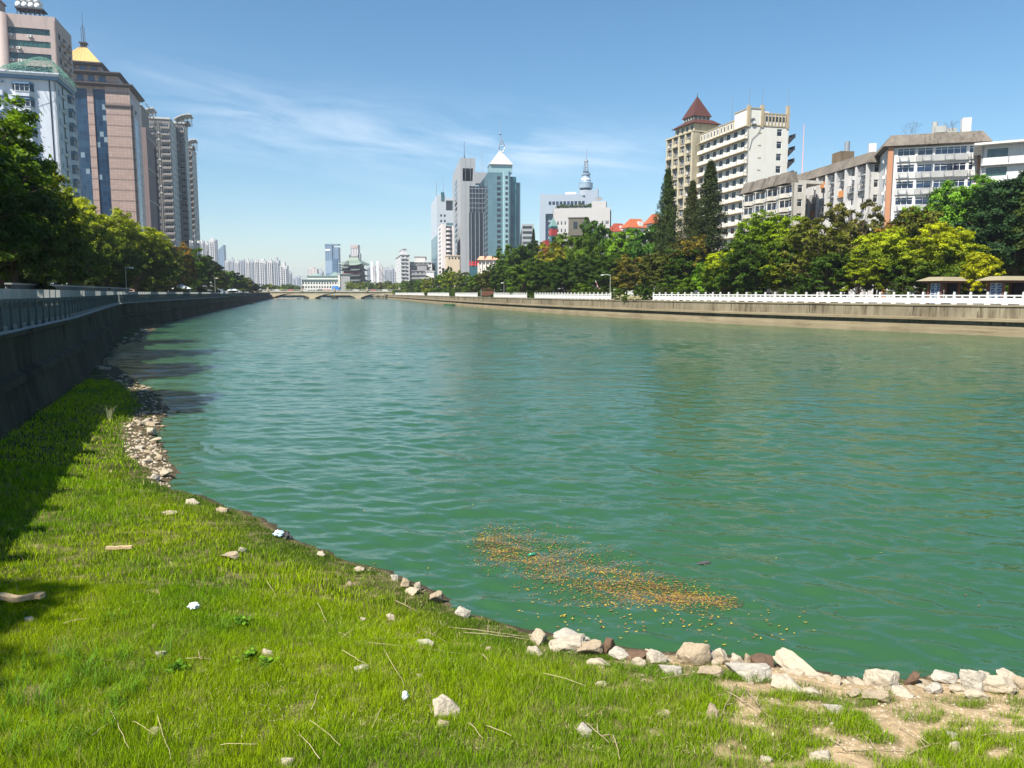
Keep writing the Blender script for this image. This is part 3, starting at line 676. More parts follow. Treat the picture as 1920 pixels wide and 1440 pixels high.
# ---------- 2. pale blue white block in front of it
def blue_block():
    B = Bd('apartment_block', 'pale blue white apartment block with bay windows and a green trellis dome on its roof', 'apartment block', (103, 146), 150, 15.5, (-60, 138), (134, 172), 'L')
    P = 2.72; F_ = B.face('F'); Rr = B.face('R'); B.core(); L = F_.L
    rows = rows_of(B.H, (B.H - 1.0) % P, P, 0.9, 2.2, top=0.8)
    B.facade(F_, rows, [(L-20.5, L-18.2), (L-15.8, L-9.2)], style='dark'); n = 0
    B.facade(Rr, rows, [(1.4, 2.4)] + [(a, a+1.4) for a in np.arange(5.0, Rr.L-2, 6.0)], style='dark')
    tr = MB(); bays = []
    for i, (lo_, hi_) in enumerate(rows):
        z = lo_ - 0.9
        for fr, a in [(F_, L-5.4)] + [(Rr, a) for a in np.arange(9.0, Rr.L-2, 6.0)]:
            w_ = 1.55 if fr is F_ else 1.1
            bays.append((fr, a, z, w_))
        tr.fbox(F_, L-17.5, L-8.6, 0, 0.9, z+P-0.35, z+P-0.15, 1)
        B.wall.fbox(F_, L-17.5, L-8.6, 0.0, 0.9, z-0.1, z+0.75, 0)
        if lo_ > B.H*.4: B.ac(F_, L-10.5, z+.9, .02); B.ac(Rr, 3.6, z+.8); 
    for fr, a, z, w_ in sorted(bays, key=lambda k: -k[2])[:60]:
        g = MB(); P_ = lambda a_, b, z_: fr.p(a+a_, b, z_)
        for (z0, z1, d, mi) in ((-.05, .75, .75, 0), (.75, .85, .85, 0), (2.1, 2.3, .95, 1), (2.3, 2.5, .55, 1), (.85, 2.1, .62, 2)):
            o = [(-w_-d*.35, 0), (-w_*.75, d), (w_*.75, d), (w_+d*.35, 0)]
            g.prism([P_(x, y, 0)[:2] for x, y in reversed(o)], z+z0, z+z1, mi)
        for x in (-w_*.75, -w_*.25, w_*.25, w_*.75): g.fbox(fr, a+x-.05, a+x+.05, .60, .70, z+.85, z+2.1, 0)
        g.fbox(fr, a-w_*.75, a+w_*.75, .60, .68, z+1.68, z+1.74, 0)
        B.part('bay_window', g, [M['w_bluewhite'], M['t_blue'], M['glass_dark']])
    tr.box(B.x0-.8, B.x1+.8, -1.0, B.D, B.H, B.H+.35, 0); tr.box(B.x0-.6, B.x1+.6, -.75, B.D, B.H-.55, B.H-.002, 1); tr.box(B.x0-1.0, B.x1+1.0, -1.2, B.D, B.H+.352, B.H+.6, 0)
    B.part('cornice', tr, [M['w_bluewhite'], M['t_blue']])
    B.finish([M['w_bluewhite'], M['dark_in']], 70)
    g = MB()                                          # trellis dome
    cx, cyy, rx, ry, hh = B.x1-4.0, 5.0, 6.2, 8.5, 3.6
    def dp(u, v): r = min(1, math.hypot(u, v)); return (cx+u*rx, cyy+v*ry, B.H+.7+hh*math.cos(r*math.pi/2)**.8+ .5*math.sin(u*5))
    for k in range(-8, 9):
        c = k/8.0; h = math.sqrt(max(0, 1-c*c))
        if h > .15:
            g.tube([dp(c, v) for v in np.linspace(-h, h, 12)], .035, 4); g.tube([dp(u, c) for u in np.linspace(-h, h, 12)], .035, 4)
            g.tube([dp((c+v)*.7, (v-c)*.7) for v in np.linspace(-h, h, 12)], .022, 4)
    for x, y in ((-.6,-.6),(.6,-.6),(0,-.9),(.6,.6),(.9,0)): p = dp(x, y); g.tube([(p[0], p[1], B.H+.5), p], .09, 5)
    B.part('trellis_dome', g, flat('green_painted_steel', (0.16, 0.33, 0.24), 0.5))
    g = MB(); g.tube([(B.x1-1.0, -.08, 2), (B.x1-1.0, -.08, B.H-.6)], .09, 6); g.tube([(B.x1+.1, 4.2, 2), (B.x1+.1, 4.2, B.H-.6)], .09, 6); B.part('drainpipe', g, M['dark_metal'])
blue_block()

# ---------- 3. brown granite tower with the golden roof
def granite_tower():
    B = Bd('office_tower', 'brown granite and blue glass office tower with a golden pyramid roof', 'office tower', (241, 163), 285, 15.5, (105, 170), (262, 190), 'L')
    H = B.H; W = B.W; D = B.D
    gl = curtain('blue_office_glass', (0.006, 0.022, 0.055), (0.035, 0.09, 0.155), (0.015, 0.03, 0.05), 1.3, 3.75, .07, .1, .45, 2, .07)
    w = B.wall; w.box(-W, 0, .35, D, 0, H)
    w.fbox(B.face('F'), 0, W, -0.33, 0, H-1.5, H, 0)
    w.box(-7.6, 0.35, -0.9, .348, 0, H-.1); w.box(-13.5, -11.5, -0.45, .345, 0, H-1.6)
    w.box(0.002, .9, 1.2, 3.4, 0, H-6)
    B.part('wall', w, M['granite'])
    B.wall = MB(); B.win = []
    for a, b_ in ((-W+.4, -13.55), (-11.45, -7.65)):
        g = MB(); g.box(a, b_, -.12, .34, 0, H-1.55)
        B.part('glass_curtain', g, gl)
    g = MB(); g.box(.003, .42, 3.5, 11.5, 0, H-9.5); B.part('glass_curtain', g, gl)
    roofm = flat('dark_bronze_cornice', (0.06, 0.045, 0.04), .5)
    g = MB()
    for (z, o, x0, x1, y1) in ((H-7.2, .35, -7.6, .35, 9), (H, 1.3, -W, .35, D), (H+3.9, 1.1, -W, -3.2, D-4), (H+6.9, .9, -W, -8.6, D-7)):
        g.box(x0-o, x1+o, -o-.9, y1+o, z, z+.45); g.box(x0-o*.6, x1+o*.6, -o*.6-.9, y1+o*.6, z-.5, z-.002)
    B.part('cornice', g, roofm)
    g = MB(); g.box(-W, -3.2, 0, D-4, H+.46, H+3.39); g.box(-W, -8.6, 0.3, D-7, H+4.36, H+6.39)
    B.part('attic', g, M['granite'])
    for z, hh, x1_ in ((H+.8, 2.4, -5.0), (H+4.6, 1.5, -7.5)):
        for k in range(5):
            x = x1_-3.4-k*3.5
            if x < -W+1: break
            g = MB(); g.box(x-1.05, x+1.05, -.10 if z < H+5 else .2, .15 if z < H+5 else .45, z, z+hh); B.part('window', g, M['glass_blue'])
    x0, x1 = -W+1.2, -8.4; yy0, yy1 = -.5, 15.0; zc = H+7.36
    gold = flat('golden_roof_tiles', (0.50, 0.34, 0.12), 0.45, 0.1, .2, 2)
    g = MB(); cx = (x0+x1)/2; cyy = (yy0+yy1)/2
    g.prism([(x0,yy0),(x1,yy0),(x1,yy1),(x0,yy1)], zc, zc+6.6, 0, [(cx-1.4,cyy-1.4),(cx+1.4,cyy-1.4),(cx+1.4,cyy+1.4),(cx-1.4,cyy+1.4)])
    for i in range(1, 8):                            # raised seams
        t = i/8
        g.tube([(x0+(x1-x0)*t, yy0, zc+.02), (cx-1.4+2.8*t, cyy-1.4, zc+6.62)], .07, 4)
    B.part('roof', g, gold)
    g = MB(); g.box(cx-.9, cx+.9, cyy-.9, cyy+.9, zc+6.61, zc+8.2); g.box(cx-1.3, cx+1.3, cyy-1.3, cyy+1.3, zc+8.2, zc+8.6); g.box(cx-1.25, cx+1.25, cyy-1.25, cyy+1.25, zc+6.63, zc+6.9)
    B.part('lantern', g, roofm)
    g = MB(); g.tube([(cx, cyy, zc+8.5), (cx, cyy, zc+19)], [.18, .05], 5); g.tube([(cx-.6, cyy, zc+8.5), (cx-.6, cyy, zc+13.5), (cx, cyy, zc+14.5)], .1, 5); g.tube([(cx+.6, cyy, zc+8.5), (cx+.4, cyy, zc+14)], .1, 5)
    B.part('mast', g, M['dark_metal'])
granite_tower()

# ---------- 4-6. grey towers behind
def grey_towers():
    gw = plaster('grey_beige_tower_render', (0.25, 0.23, 0.215), (0.11, 0.10, 0.10), .35); gl = plaster('light_grey_side_render', (0.50, 0.50, 0.48), (0.25, 0.25, 0.25), .3)
    brown = plaster('mauve_brown_panel', (0.22, 0.17, 0.165), (0.1, .08, .08), .3)
    # dull slab right behind the granite tower
    B = Bd('apartment_tower', 'narrow mauve grey slab tower squeezed in just behind the granite tower', 'tower block', (271, 196), 325, 15.5, (243, 196), (290, 232), 'L')
    w = B.wall; w.box(-B.W, 0, 0, B.D, 0, B.H-9.0, 0); w.box(-B.W, -1.6, .3, B.D-4, B.H-9, B.H-.3, 2); w.box(-B.W-.3, -1.2, 0, B.D-3.6, B.H-.3, B.H, 1)
    for i in range(1, 7): w.box(.002, .25, .3, B.D, i*13.0, i*13.0+.35, 1)
    w.box(.003, .16, B.D-4.5, B.D-2.2, 2, B.H-14, 3)
    B.finish([brown, gl, gw, M['dark_in']])
    def tower(corner, Y, front, side, label, bayx, roofarc):
        B = Bd('apartment_tower', label, 'tower block', corner, Y, 15.5, front, side, 'L', 'grey towers behind the granite tower')
        F_ = B.face('F'); Rr = B.face('R'); L = F_.L; B.core(); P = 3.05
        rows = rows_of(B.H, (B.H-1.2) % P, P, .9, 2.35, top=.8); n = max(2, int(L/5.2))
        cols = [(L*(i+.12)/n, L*(i+.88)/n) for i in range(n)]
        B.facade(F_, rows, cols, style='dark'); m_ = max(2, int(Rr.L/6)); B.facade(Rr, rows, [(Rr.L*(i+.15)/m_, Rr.L*(i+.4)/m_) for i in range(m_)], mi=2, style='darkf')
        for i, (lo_, hi_) in enumerate(rows):
            for j in range(n-1): 
                if (i*7+j*3) % 4 < 2 and lo_ > B.H*.5: B.ac(F_, L*(j+1)/n, lo_-.2)
            B.wall.fbox(F_, L*.02, L*.30, 0, .8, lo_-1.0, lo_-.1, 0)
            B.wall.fbox(F_, L*.62, L*.98, 0, .7, lo_-1.0, lo_-.1, 0)
        for k in range(0, 4): B.wall.fbox(F_, L*.34+k*.9, L*.34+k*.9+.12, 0, .3, 0, B.H-1, 0)
        B.finish([gw, M['dark_in'], gl], 96, split_pane=True)
        if roofarc:
            g = MB(); x0, x1 = bayx; pts = []; n = 12
            for i in range(n+1):
                t = i/n; pts.append((x0+(x1-x0)*t, B.H+3.4*math.sin((.12+.75*t)*math.pi/1.6)+.9))
            for a, b_ in zip(pts, pts[1:]): g.add([(a[0],-1.2,a[1]),(b_[0],-1.2,b_[1]),(b_[0],9,b_[1]),(a[0],9,a[1]),(a[0],-1.2,a[1]+.5),(b_[0],-1.2,b_[1]+.5),(b_[0],9,b_[1]+.5),(a[0],9,a[1]+.5)], [(0,1,2,3)[::-1],(4,5,6,7),(0,1,5,4),(1,2,6,5),(2,3,7,6),(3,0,4,7)])
            B.part('curved_roof', g, gl)
            g = MB()
            for i in (2, 5, 8, 11): g.box(pts[i][0]-.15, pts[i][0]+.15, -.6, -.3, B.H, pts[i][1]); g.box(pts[i][0]-.15, pts[i][0]+.15, 7, 7.3, B.H, pts[i][1])
            g.box(x0+.5, x1-1.2, .5, 7, B.H, B.H+1.5); B.part('roof_post', g, gw)
        g = MB(); g.box(B.x0-.3, B.x1+.3, -.4, B.D, B.H, B.H+.8); B.part('parapet', g, gl)
        return B
    tower((318, 224), 372, (273, 222), (336, 240), 'grey residential tower whose curved canopy roof stands on its left corner, behind the granite tower', (-12.5, -6.5), True)
    B = tower((345, 232), 392, (318, 232), (352, 246), 'grey residential tower with a curved canopy over its right corner, middle of the grey group', (-4.5, 3.5), True)
    tower((359, 278), 425, (344, 278), (368, 290), 'pale slim tower with a small curved roof, rightmost and lowest of the grey group', (-3.5, 2.5), True)
grey_towers()

# ---------- right bank: white balcony building
def white_balcony():
    wm_ = plaster('cream_white_render', (0.62, 0.60, 0.54), (0.32, 0.28, 0.21), .16); tan = plaster('stained_tan_trim', (0.40, 0.33, 0.22), (0.15, .12, .09), .4)
    B = Bd('office_block', 'white eleven storey block with long balcony bands and a blank side wall', 'office block', (1403, 236), 205, 14, (1479, 240), (1313, 262), 'R')
    L = B.face('L'); F_ = B.face('F'); P = 3.12; B.core()
    n = 7; cw = L.L/n; rows = rows_of(B.H, (B.H) % P, P, .95, 2.75, top=.1)
    cols = []
    for i in range(n): cols += [(cw*i+.55, cw*i+1.25), (cw*i+1.35, cw*i+2.0)]
    cols = [(cw*i + .35, cw*i + cw*.62) for i in range(n)]
    B.facade(L, rows, cols, style='darkf')
    B.facade(F_, [r for r in rows], [(F_.L-3.4, F_.L-1.9)], style='dark', wfn=lambda z, a: 'dark')
    tr = MB()
    for lo_, hi_ in rows + [(B.H+.95, 0)]:
        z = lo_-.95
        tr.fbox(L, -.5, L.L+.1, 0, 1.0, z-.12, z+.08, 0)
        if hi_:
            g = MB(); g.fbox(L, 0, L.L-.02, .72, .86, z+.082, z+1.0, 0)
            for i in range(n+1): g.fbox(L, max(0, cw*i-.08), min(L.L, cw*i+.08), .861, .92, z+.082, z+1.0, 1)
            for i in range(n): g.fbox(L, cw*i+cw*.66, cw*i+cw*.92, .02, .10, z+1.0, z+2.7, 0)
            B.part('balcony', g, [wm_, tan])
        if hi_ and z > 8:
            tr.fbox(F_, 3.0, 3.9, 0, .06, z+1.4, z+1.65, 0)
            st = MB(); st.fbox(F_, F_.L+.02, F_.L+1.9, -2.6, .3, z+.7, z+.85, 0); st.fbox(F_, F_.L+1.85, F_.L+1.9, -2.6, .3, z+.85, z+1.8, 0)
            st.add([F_.p(F_.L+.02, -2.6, z-1.0), F_.p(F_.L+.02, .3, z-1.0), F_.p(F_.L+1.7, .3, z+.7), F_.p(F_.L+1.7, -2.6, z+.7), F_.p(F_.L+.02, -2.6, z+.7), F_.p(F_.L+.02, .3, z+.7)], [(0,1,2,3),(1,2,5),(0,3,4)], 0)
            B.part('side_balcony', st, [M['dark_metal']])
    B.part('floor_slab', tr, tan)
    B.finish([wm_, M['dark_in']], 92)
    g = MB(); H = B.H                                   # attic storey with upright ribs
    def attic(x0, x1, y0, y1, z0, z1):
        g.box(x0, x1, y0, y1, z0, z1, 0); g.box(x0-.15, x1+.15, y0-.15, y1+.15, z1, z1+.22, 1); g.box(x0-.12, x1+.12, y0-.12, y1+.12, z0-.2, z0+.12, 1)
    W, D = B.W, B.D
    attic(4.6, W, 0, D*.8, H+.3, H+3.3); attic(0, 4.55, 0, 7.0, H+.3, H+4.4); attic(.02, 4.5, 7.2, D, H+.3, H+2.7)
    fw = Fr(4.6, 0, 0, W-4.6); lw = Fr(0, D, -math.pi/2, D)
    wn = []
    for i in range(8): g.fbox(fw, i*(fw.L-.3)/7, i*(fw.L-.3)/7+.3, .003, .16, H+.45, H+3.3, 1)
    for i in range(7): wn.append((fw, (i+.5)*(fw.L-.3)/7+.15, H+1.4, .62, 1.3, 'darkf'))
    for i in range(11): g.fbox(lw, i*(D-7.4)/10, i*(D-7.4)/10+.2, .003, .14, H+.45, H+2.7, 1)
    for i in range(10): wn.append((lw, (i+.5)*(D-7.4)/10, H+.9, .5, 1.3, 'darkf'))
    for x, y, h in ((.1, .1, 5.2), (3.9, .1, 5.4), (W-.4, .1, 5.6)): g.box(x-.35, x+.4, y-.3, y+.45, H-.2, H+h, 1)
    B.part('attic', g, [wm_, tan])
    for k in wn:
        fr, a, z, w_, h_, st = k; q = MB(); q.fbox(fr, a-w_/2, a+w_/2, .004, .05, z, z+h_); B.part('window', q, M['glass_dark'])
    for x, y in ((.1, .1), (3.9, .1), (W-.4, .1), (0.4, 9)):
        q = MB(); q.tube([(x, y, H+3), (x, y, H+10)], [.07, .03], 4); B.part('antenna', q, M['metal'])
    q = MB(); q.box(5, 9, 6, 12, H, H+5.0); q.box(4.6, 9.4, 5.6, 12.4, H+5, H+5.3); B.part('stair_house', q, wm_)
    q = MB(); q.tube([(4.2, -.1, H+1.5), (3.0, -.15, H-1.5), (1.2, -.12, H-3.2), (.5, -.1, H-6)], .05, 5); B.part('cable', q, M['dark_metal'])
    q = MB()
    for k in range(14): t = k/14*2*math.pi; q.v.append((1.1+.75*math.cos(t), -.5, H+1.2+.75*math.sin(t)))
    q.v.append((1.1, -.05, H+1.2)); q.f = [(k, (k+1) % 14, 14) for k in range(14)]; q.m = [0]*14; B.part('satellite_dish', q, M['metal'])
white_balcony()

# ---------- yellowish tower with the red pyramid
def yellow_tower():
    ye = plaster('yellow_grey_render', (0.46, 0.41, 0.29), (0.16, .14, .11), .5); gd = plaster('dark_grey_render', (0.17, 0.15, 0.12), (0.07, .06, .05), .4)
    red = flat('red_brown_roof_sheet', (0.075, 0.024, 0.016), .6)
    B = Bd('apartment_tower', 'weathered yellow grey tower with a pointed red brown roof behind the tall conifers', 'tower block', (1300, 247), 232, 20, (1352, 251), (1252, 268), 'R')
    L = B.face('L'); F_ = B.face('F'); B.core(); P = 3.1; H = B.H
    rows = rows_of(H, H % P, P, .8, 2.5, top=.2); n = 4; cw = L.L/n
    cols = [(cw*i+cw*.18, cw*i+cw*.82) for i in range(n)]
    B.facade(L, rows, cols, style='dark', mi=2); B.facade(F_, rows, [(2.6, 4.2)], style='darkf')
    for i in range(n+1): B.wall.fbox(L, max(0, cw*i-.35), min(L.L, cw*i+.35), .002, .45, 0, H, 0)
    for k, (lo_, hi_) in enumerate(rows):
        B.wall.fbox(L, 0, L.L, .002, .30, lo_-.95, lo_-.7, 0)
        for i in range(n):
            if (k+i) % 2: B.wall.fbox(L, cw*i+.4, cw*i+cw-.4, .31, .95, lo_-.8, lo_+.1, 0)
            if (k*3+i) % 3 == 0: B.ac(L, cw*(i+.5), lo_-.4, .5)
    B.wall.box(-.5, B.W*.2, -.5, .34, 0, H, 0)
    B.finish([ye, M['dark_in'], gd], 80)
    W, D = B.W, B.D
    g = MB(); g.box(-.6, W, -.6, D+.6, H, H+.4); g.box(.8, W-.5, .8, D-3, H+.4, H+2.7); B.part('attic', g, ye)
    for i in range(4):
        q = MB(); fr = Fr(.8, D-3, -math.pi/2, D-3.8); q.fbox(fr, 1+i*fr.L/4, fr.L/4*(i+1)-.6, .003, .06, H+.7, H+2.3); B.part('window', q, M['glass_dark'])
    q = MB(); q.prism([(-.2,-.2),(W,-.2),(W,D-2),(-.2,D-2)], H+2.7, H+4.1, 0, [(1.6,1.6),(W-2,1.6),(W-2,7.5),(1.6,7.5)]); B.part('roof', q, red)
    q = MB(); cx, cyy = 3.9, 4.4
    for i in range(5):
        for x, y in ((cx-2.7+i*1.3, cyy-2.7), (cx-2.7, cyy-2.7+i*1.3)): q.box(x-.2, x+.2, y-.2, y+.2, H+3.9, H+5.1)
    q.box(cx-2.4, cx+2.4, cyy-2.4, cyy+2.4, H+3.8, H+5.1); B.part('belfry', q, M['rail_cap'])
    q = MB(); q.pyramid(cx-3.2, cx+3.2, cyy-3.2, cyy+3.2, H+5.0, H+11.4); B.part('pyramid_roof', q, red)
    q = MB(); q.tube([(cx, cyy, H+11.2), (cx, cyy, H+12.2)], .08, 4); B.part('finial', q, M['dark_metal'])
yellow_tower()

# ---------- mansard roofed blocks
M['mansard'] = concrete_wall('stained_mansard_concrete', (0.185, 0.162, 0.135), (0.07, 0.06, 0.05), (0.38, 0.33, 0.27))
def mansard(B, H, h, over, segs=None, x0=None, x1=None, y1=None):
    x0 = B.x0 if x0 is None else x0; x1 = B.x1 if x1 is None else x1; y1 = B.D if y1 is None else y1
    g = MB(); o = over
    g.prism([(x0-o,-o),(x1+o,-o),(x1+o,y1+o),(x0-o,y1+o)], H-.25, H+h, 0, [(x0+.3,.3),(x1-.3,.3),(x1-.3,y1-.3),(x0+.3,y1-.3)])
    g.box(x0-.1, x1+.1, -.1, y1+.1, H-.5, H-.26)
    return B.part('mansard_roof', g, M['mansard'])
def small_mansard():
    wl = plaster('stained_white_balcony', (0.50, 0.47, 0.41), (0.2, .17, .13), .45)
    B = Bd('apartment_block', 'low old apartment block with rounded white balconies and separate mansard hoods', 'apartment block', (1487, 342), 172, 12, (1512, 344), (1396, 362), 'R')
    L = B.face('L'); F_ = B.face('F'); B.core(); P = 3.05; H = B.H; n = 4; cw = L.L/n
    rows = rows_of(H, H % P, P, .95, 2.6, top=.1)
    B.facade(L, rows, [(cw*i+.3, cw*i+cw-.3) for i in range(n)], style='blue'); B.facade(F_, rows, [(1.2, 2.4)], style='dark')
    for z, _ in rows:
        for i in range(n):
            g = MB(); a = cw*i+.5; b_ = cw*i+cw*.78; pts = [(a, 0), (a+.3, 1.0), ((a+b_)/2, 1.35), (b_-.3, 1.0), (b_, 0)]
            P2 = [L.p(x, y, 0)[:2] for x, y in pts]; g.prism(list(reversed(P2)), z-1.0, z-.05, 0)
            for x, y in pts[1:4]: g.fbox(L, x-.05, x+.05, y-.1, y-.02, z-.05, z+1.5, 1)
            g.prism(list(reversed(P2)), z+1.5, z+1.62, 0); B.part('balcony', g, [wl, M['frame_white']])
            if z > H*.5: B.ac(L, cw*i+cw*.9, z-.9)
    B.finish([wl, M['dark_in']], 60)
    for i in range(n):
        g = MB(); a = cw*i+.1; b_ = cw*i+cw-.5
        P0 = [L.p(a, 1.5, 0)[:2], L.p(b_, 1.5, 0)[:2], L.p(b_, -1.5, 0)[:2], L.p(a, -1.5, 0)[:2]]; P1 = [L.p(a+.5, .3, 0)[:2], L.p(b_-.5, .3, 0)[:2], L.p(b_-.5, -1.5, 0)[:2], L.p(a+.5, -1.5, 0)[:2]]
        g.prism(P0, H-.1, H+2.5, 0, P1); B.part('mansard_roof', g, M['mansard'])
    g = MB(); g.box(0, 8, 1, B.D-6, H, H+.7); B.part('roof_slab', g, wl)
small_mansard()
def long_mansard():
    wl = plaster('white_grey_painted_wall', (0.50, 0.49, 0.475), (0.24, .22, .2), .32); og = flat('orange_awning', (0.50, 0.22, 0.08), .7)
    B = Bd('apartment_block', 'long receding white apartment block cluttered with air conditioners under a brown mansard', 'apartment block', (1632, 303), 160, 7, (1660, 300), (1491, 330), 'R')
    L = B.face('L'); B.core(); P = 3.0; H = B.H; n = 8; cw = L.L/n
    rows = rows_of(H, H % P, P, .95, 2.5, top=.1)
    B.facade(L, rows, [(cw*i+cw*.30, cw*i+cw*.72) for i in range(n)], style='dark')
    B.facade(B.face('F'), rows, [(1, 2)], style='dark')
    for i in range(n): B.wall.fbox(L, cw*i+cw*.94, min(L.L, cw*i+cw*1.10), .002, .75, 0, H-.3, 0)
    k = 0
    for z, _ in rows:
        for i in range(n):
            k += 1; r = (k*7919) % 11
            B.ac(L, cw*i+cw*(.25 if r < 5 else .6), z-.85, .05)
            if r in (2, 3, 5, 7, 8):
                g = MB(); g.fbox(L, cw*i+cw*.26, cw*i+cw*.76, .04, .75, z-.55, z-.45); 
                for q in range(5): g.fbox(L, cw*i+cw*(.27+.11*q), cw*i+cw*(.27+.11*q)+.05, .70, .75, z-.45, z+.9)
                g.fbox(L, cw*i+cw*.26, cw*i+cw*.76, .04, .78, z+.9, z+.96); B.part('window_cage', g, M['metal'])
            if r in (4, 9) and z > H*.4:
                g = MB(); g.fbox(L, cw*i+cw*.3, cw*i+cw*.7, .05, .5, z-.9, z+.5); B.part('awning', g, og)
    B.finish([wl, M['dark_in']], 70); mansard(B, H, 2.0, .9)
    g = MB(); g.box(1.5, 4.6, B.D*.44, B.D*.56, H+1.5, H+4.6); B.part('stair_house', g, concrete_wall('rusty_concrete', (.2,.15,.1), (.08,.06,.045), (.3,.22,.15)))
    g = MB(); g.cyl(3.4, B.D*.47, H+4.6, H+6.8, .55, n=12); B.part('water_tank', g, M['metal'])
    g = MB(); g.tube([(0.6, B.D*.93, H+2), (0.6, B.D*.93, H+13.5)], [.14, .08], 5); B.part('radio_mast', g, flat('pink_white_mast', (.6, .35, .35), .5))
long_mansard()
def big_mansard():
    wl = plaster('bright_white_painted_wall', (0.56, 0.555, 0.54), (0.28, .26, .24), .25); br = plaster('terracotta_pilaster', (0.42, 0.21, 0.12), (.2, .1, .06), .3)
    B = Bd('apartment_block', 'large white apartment block with a terracotta corner pilaster and brown mansard', 'apartment block', (1667, 273), 150, -17, (1846, 262), (1628, 281), 'R')
    L = B.face('L'); F_ = B.face('F'); B.core(); P = 3.02; H = B.H
    rows = rows_of(H, H % P, P, .95, 2.35, top=.1)
    W = F_.L; band = [(1.6, 4.6), (5.0, 7.6), (7.9, 13.2), (13.6, W-1.6)]
    B.facade(F_, rows, band, style='blue'); B.facade(L, rows, [(1.2, 2.4), (L.L-2.6, L.L-1.4)], style='blue')
    for z, _ in rows:
        g = MB(); zz = z-1.15
        for a0_, a1_, dd in ((1.4, 4.75, .35), (4.8, 13.4, .75), (13.45, W-1.2, .25)):
            g.add([F_.p(a0_,0,zz),F_.p(a1_,0,zz),F_.p(a1_,0,zz+1.1),F_.p(a0_,0,zz+1.1),F_.p(a0_,dd*.55,zz),F_.p(a1_,dd*.55,zz),F_.p(a1_,dd,zz+1.1),F_.p(a0_,dd,zz+1.1)],
                  [(4,5,6,7),(0,4,7,3),(5,1,2,6),(7,6,2,3),(0,1,5,4)])
        B.part('spandrel', g, wl)
        for a in (2.6, 6.4, 10.2, 14.5, 16.2):
            b0 = .8 if 4.8 < a < 13.4 else .4
            g = MB()
            for q in (a-.75, a+.75): g.fbox(F_, q-.04, q+.04, b0, b0+.45, zz-.05, zz+1.0)
            g.fbox(F_, a-.75, a+.75, b0+.38, b0+.45, zz+.93, zz+1.0); g.fbox(F_, a-.75, a+.75, b0, b0+.45, zz-.05, zz); B.part('bracket', g, M['metal'])
            if int(a*7+z) % 3 == 0: B.ac(F_, a, zz, b0)
        for a in (.9, L.L-3.0): 
            g = MB(); g.fbox(L, a-.45, a+.3, .02, .5, z-.7, z-.1); B.part('window_box', g, wl)
    B.wall.fbox(F_, -.15, .75, .002, .5, 0, H-.3, 2)
    B.wall.fbox(F_, W-.9, W-.1, .002, .4, 0, H-.3, 2)
    B.finish([wl, M['dark_in'], br], 80, split_pane=True); mansard(B, H, 1.9, 1.1)
    for x, y in ((-.2, B.D-2.5), (W-3, 3.5)):
        g = MB(); g.box(x, x+1.5, y, y+1.5, H+2, H+5.0); g.box(x+.3, x+1.2, y-.03, y, H+3.2, H+4.7); B.part('chimney', g, M['rail_white'])
    g = MB(); g.box(8, 10, 2, 4, H+2.3, H+3.5); g.box(9, 12, 3, 6, H+2.3, H+3.1); g.cyl(8.2, 3, H+2.3, H+4.4, .5); B.part('roof_equipment', g, M['rail_cap'])
    g = MB(); rr = random.Random(3)
    for k in range(26):
        x = rr.uniform(2, 5) if k < 14 else rr.uniform(W-6, W-4.4); z0 = H+2.2; g.tube([(x, 1, z0), (x+rr.uniform(-.8,.8), 1+rr.uniform(-.4,.4), z0+rr.uniform(.6,1.9)), (x+rr.uniform(-1.3,1.3), 1, z0+rr.uniform(1.2,2.2))], .02, 3)
    B.part('rooftop_twigs', g, M['bark'])
big_mansard()
def far_right_block():
    wl = plaster('white_tiled_wall', (0.52, 0.52, 0.51), (0.3, .29, .28), .2)
    B = Bd('apartment_block', 'white balcony block with a sloping flat roof cut by the right edge of the photo', 'apartment block', (1842, 274), 136, -30, (2010, 250), (1838, 276), 'R')
    F_ = B.face('F'); B.core(); H = B.H; P = 3.1; rows = rows_of(H, H % P, P, .9, 2.5, top=.1)
    B.facade(F_, rows, [(.8, 3.8), (9, 12), (15, 18)], style='green'); B.facade(B.face('L'), rows, [(1, 2)], style='dark')
    for z, _ in rows:
        g = MB(); g.fbox(F_, 0, F_.L, .01, .9, z-1.2, z-.95, 0); g.fbox(F_, .2, F_.L, .80, .9, z-.951, z+.05, 0)
        for i in range(8): g.fbox(F_, 3.9+i*2.4, 4.0+i*2.4, .901, .95, z-.94, z+.05, 1)
        B.part('balcony', g, [wl, M['dark_metal']])
    B.finish([wl, M['dark_in']]); g = MB(); g.box(-1.2, B.W+1, -1.6, B.D+1, H, H+.35); B.part('roof_slab', g, M['rail_white'])
far_right_block()
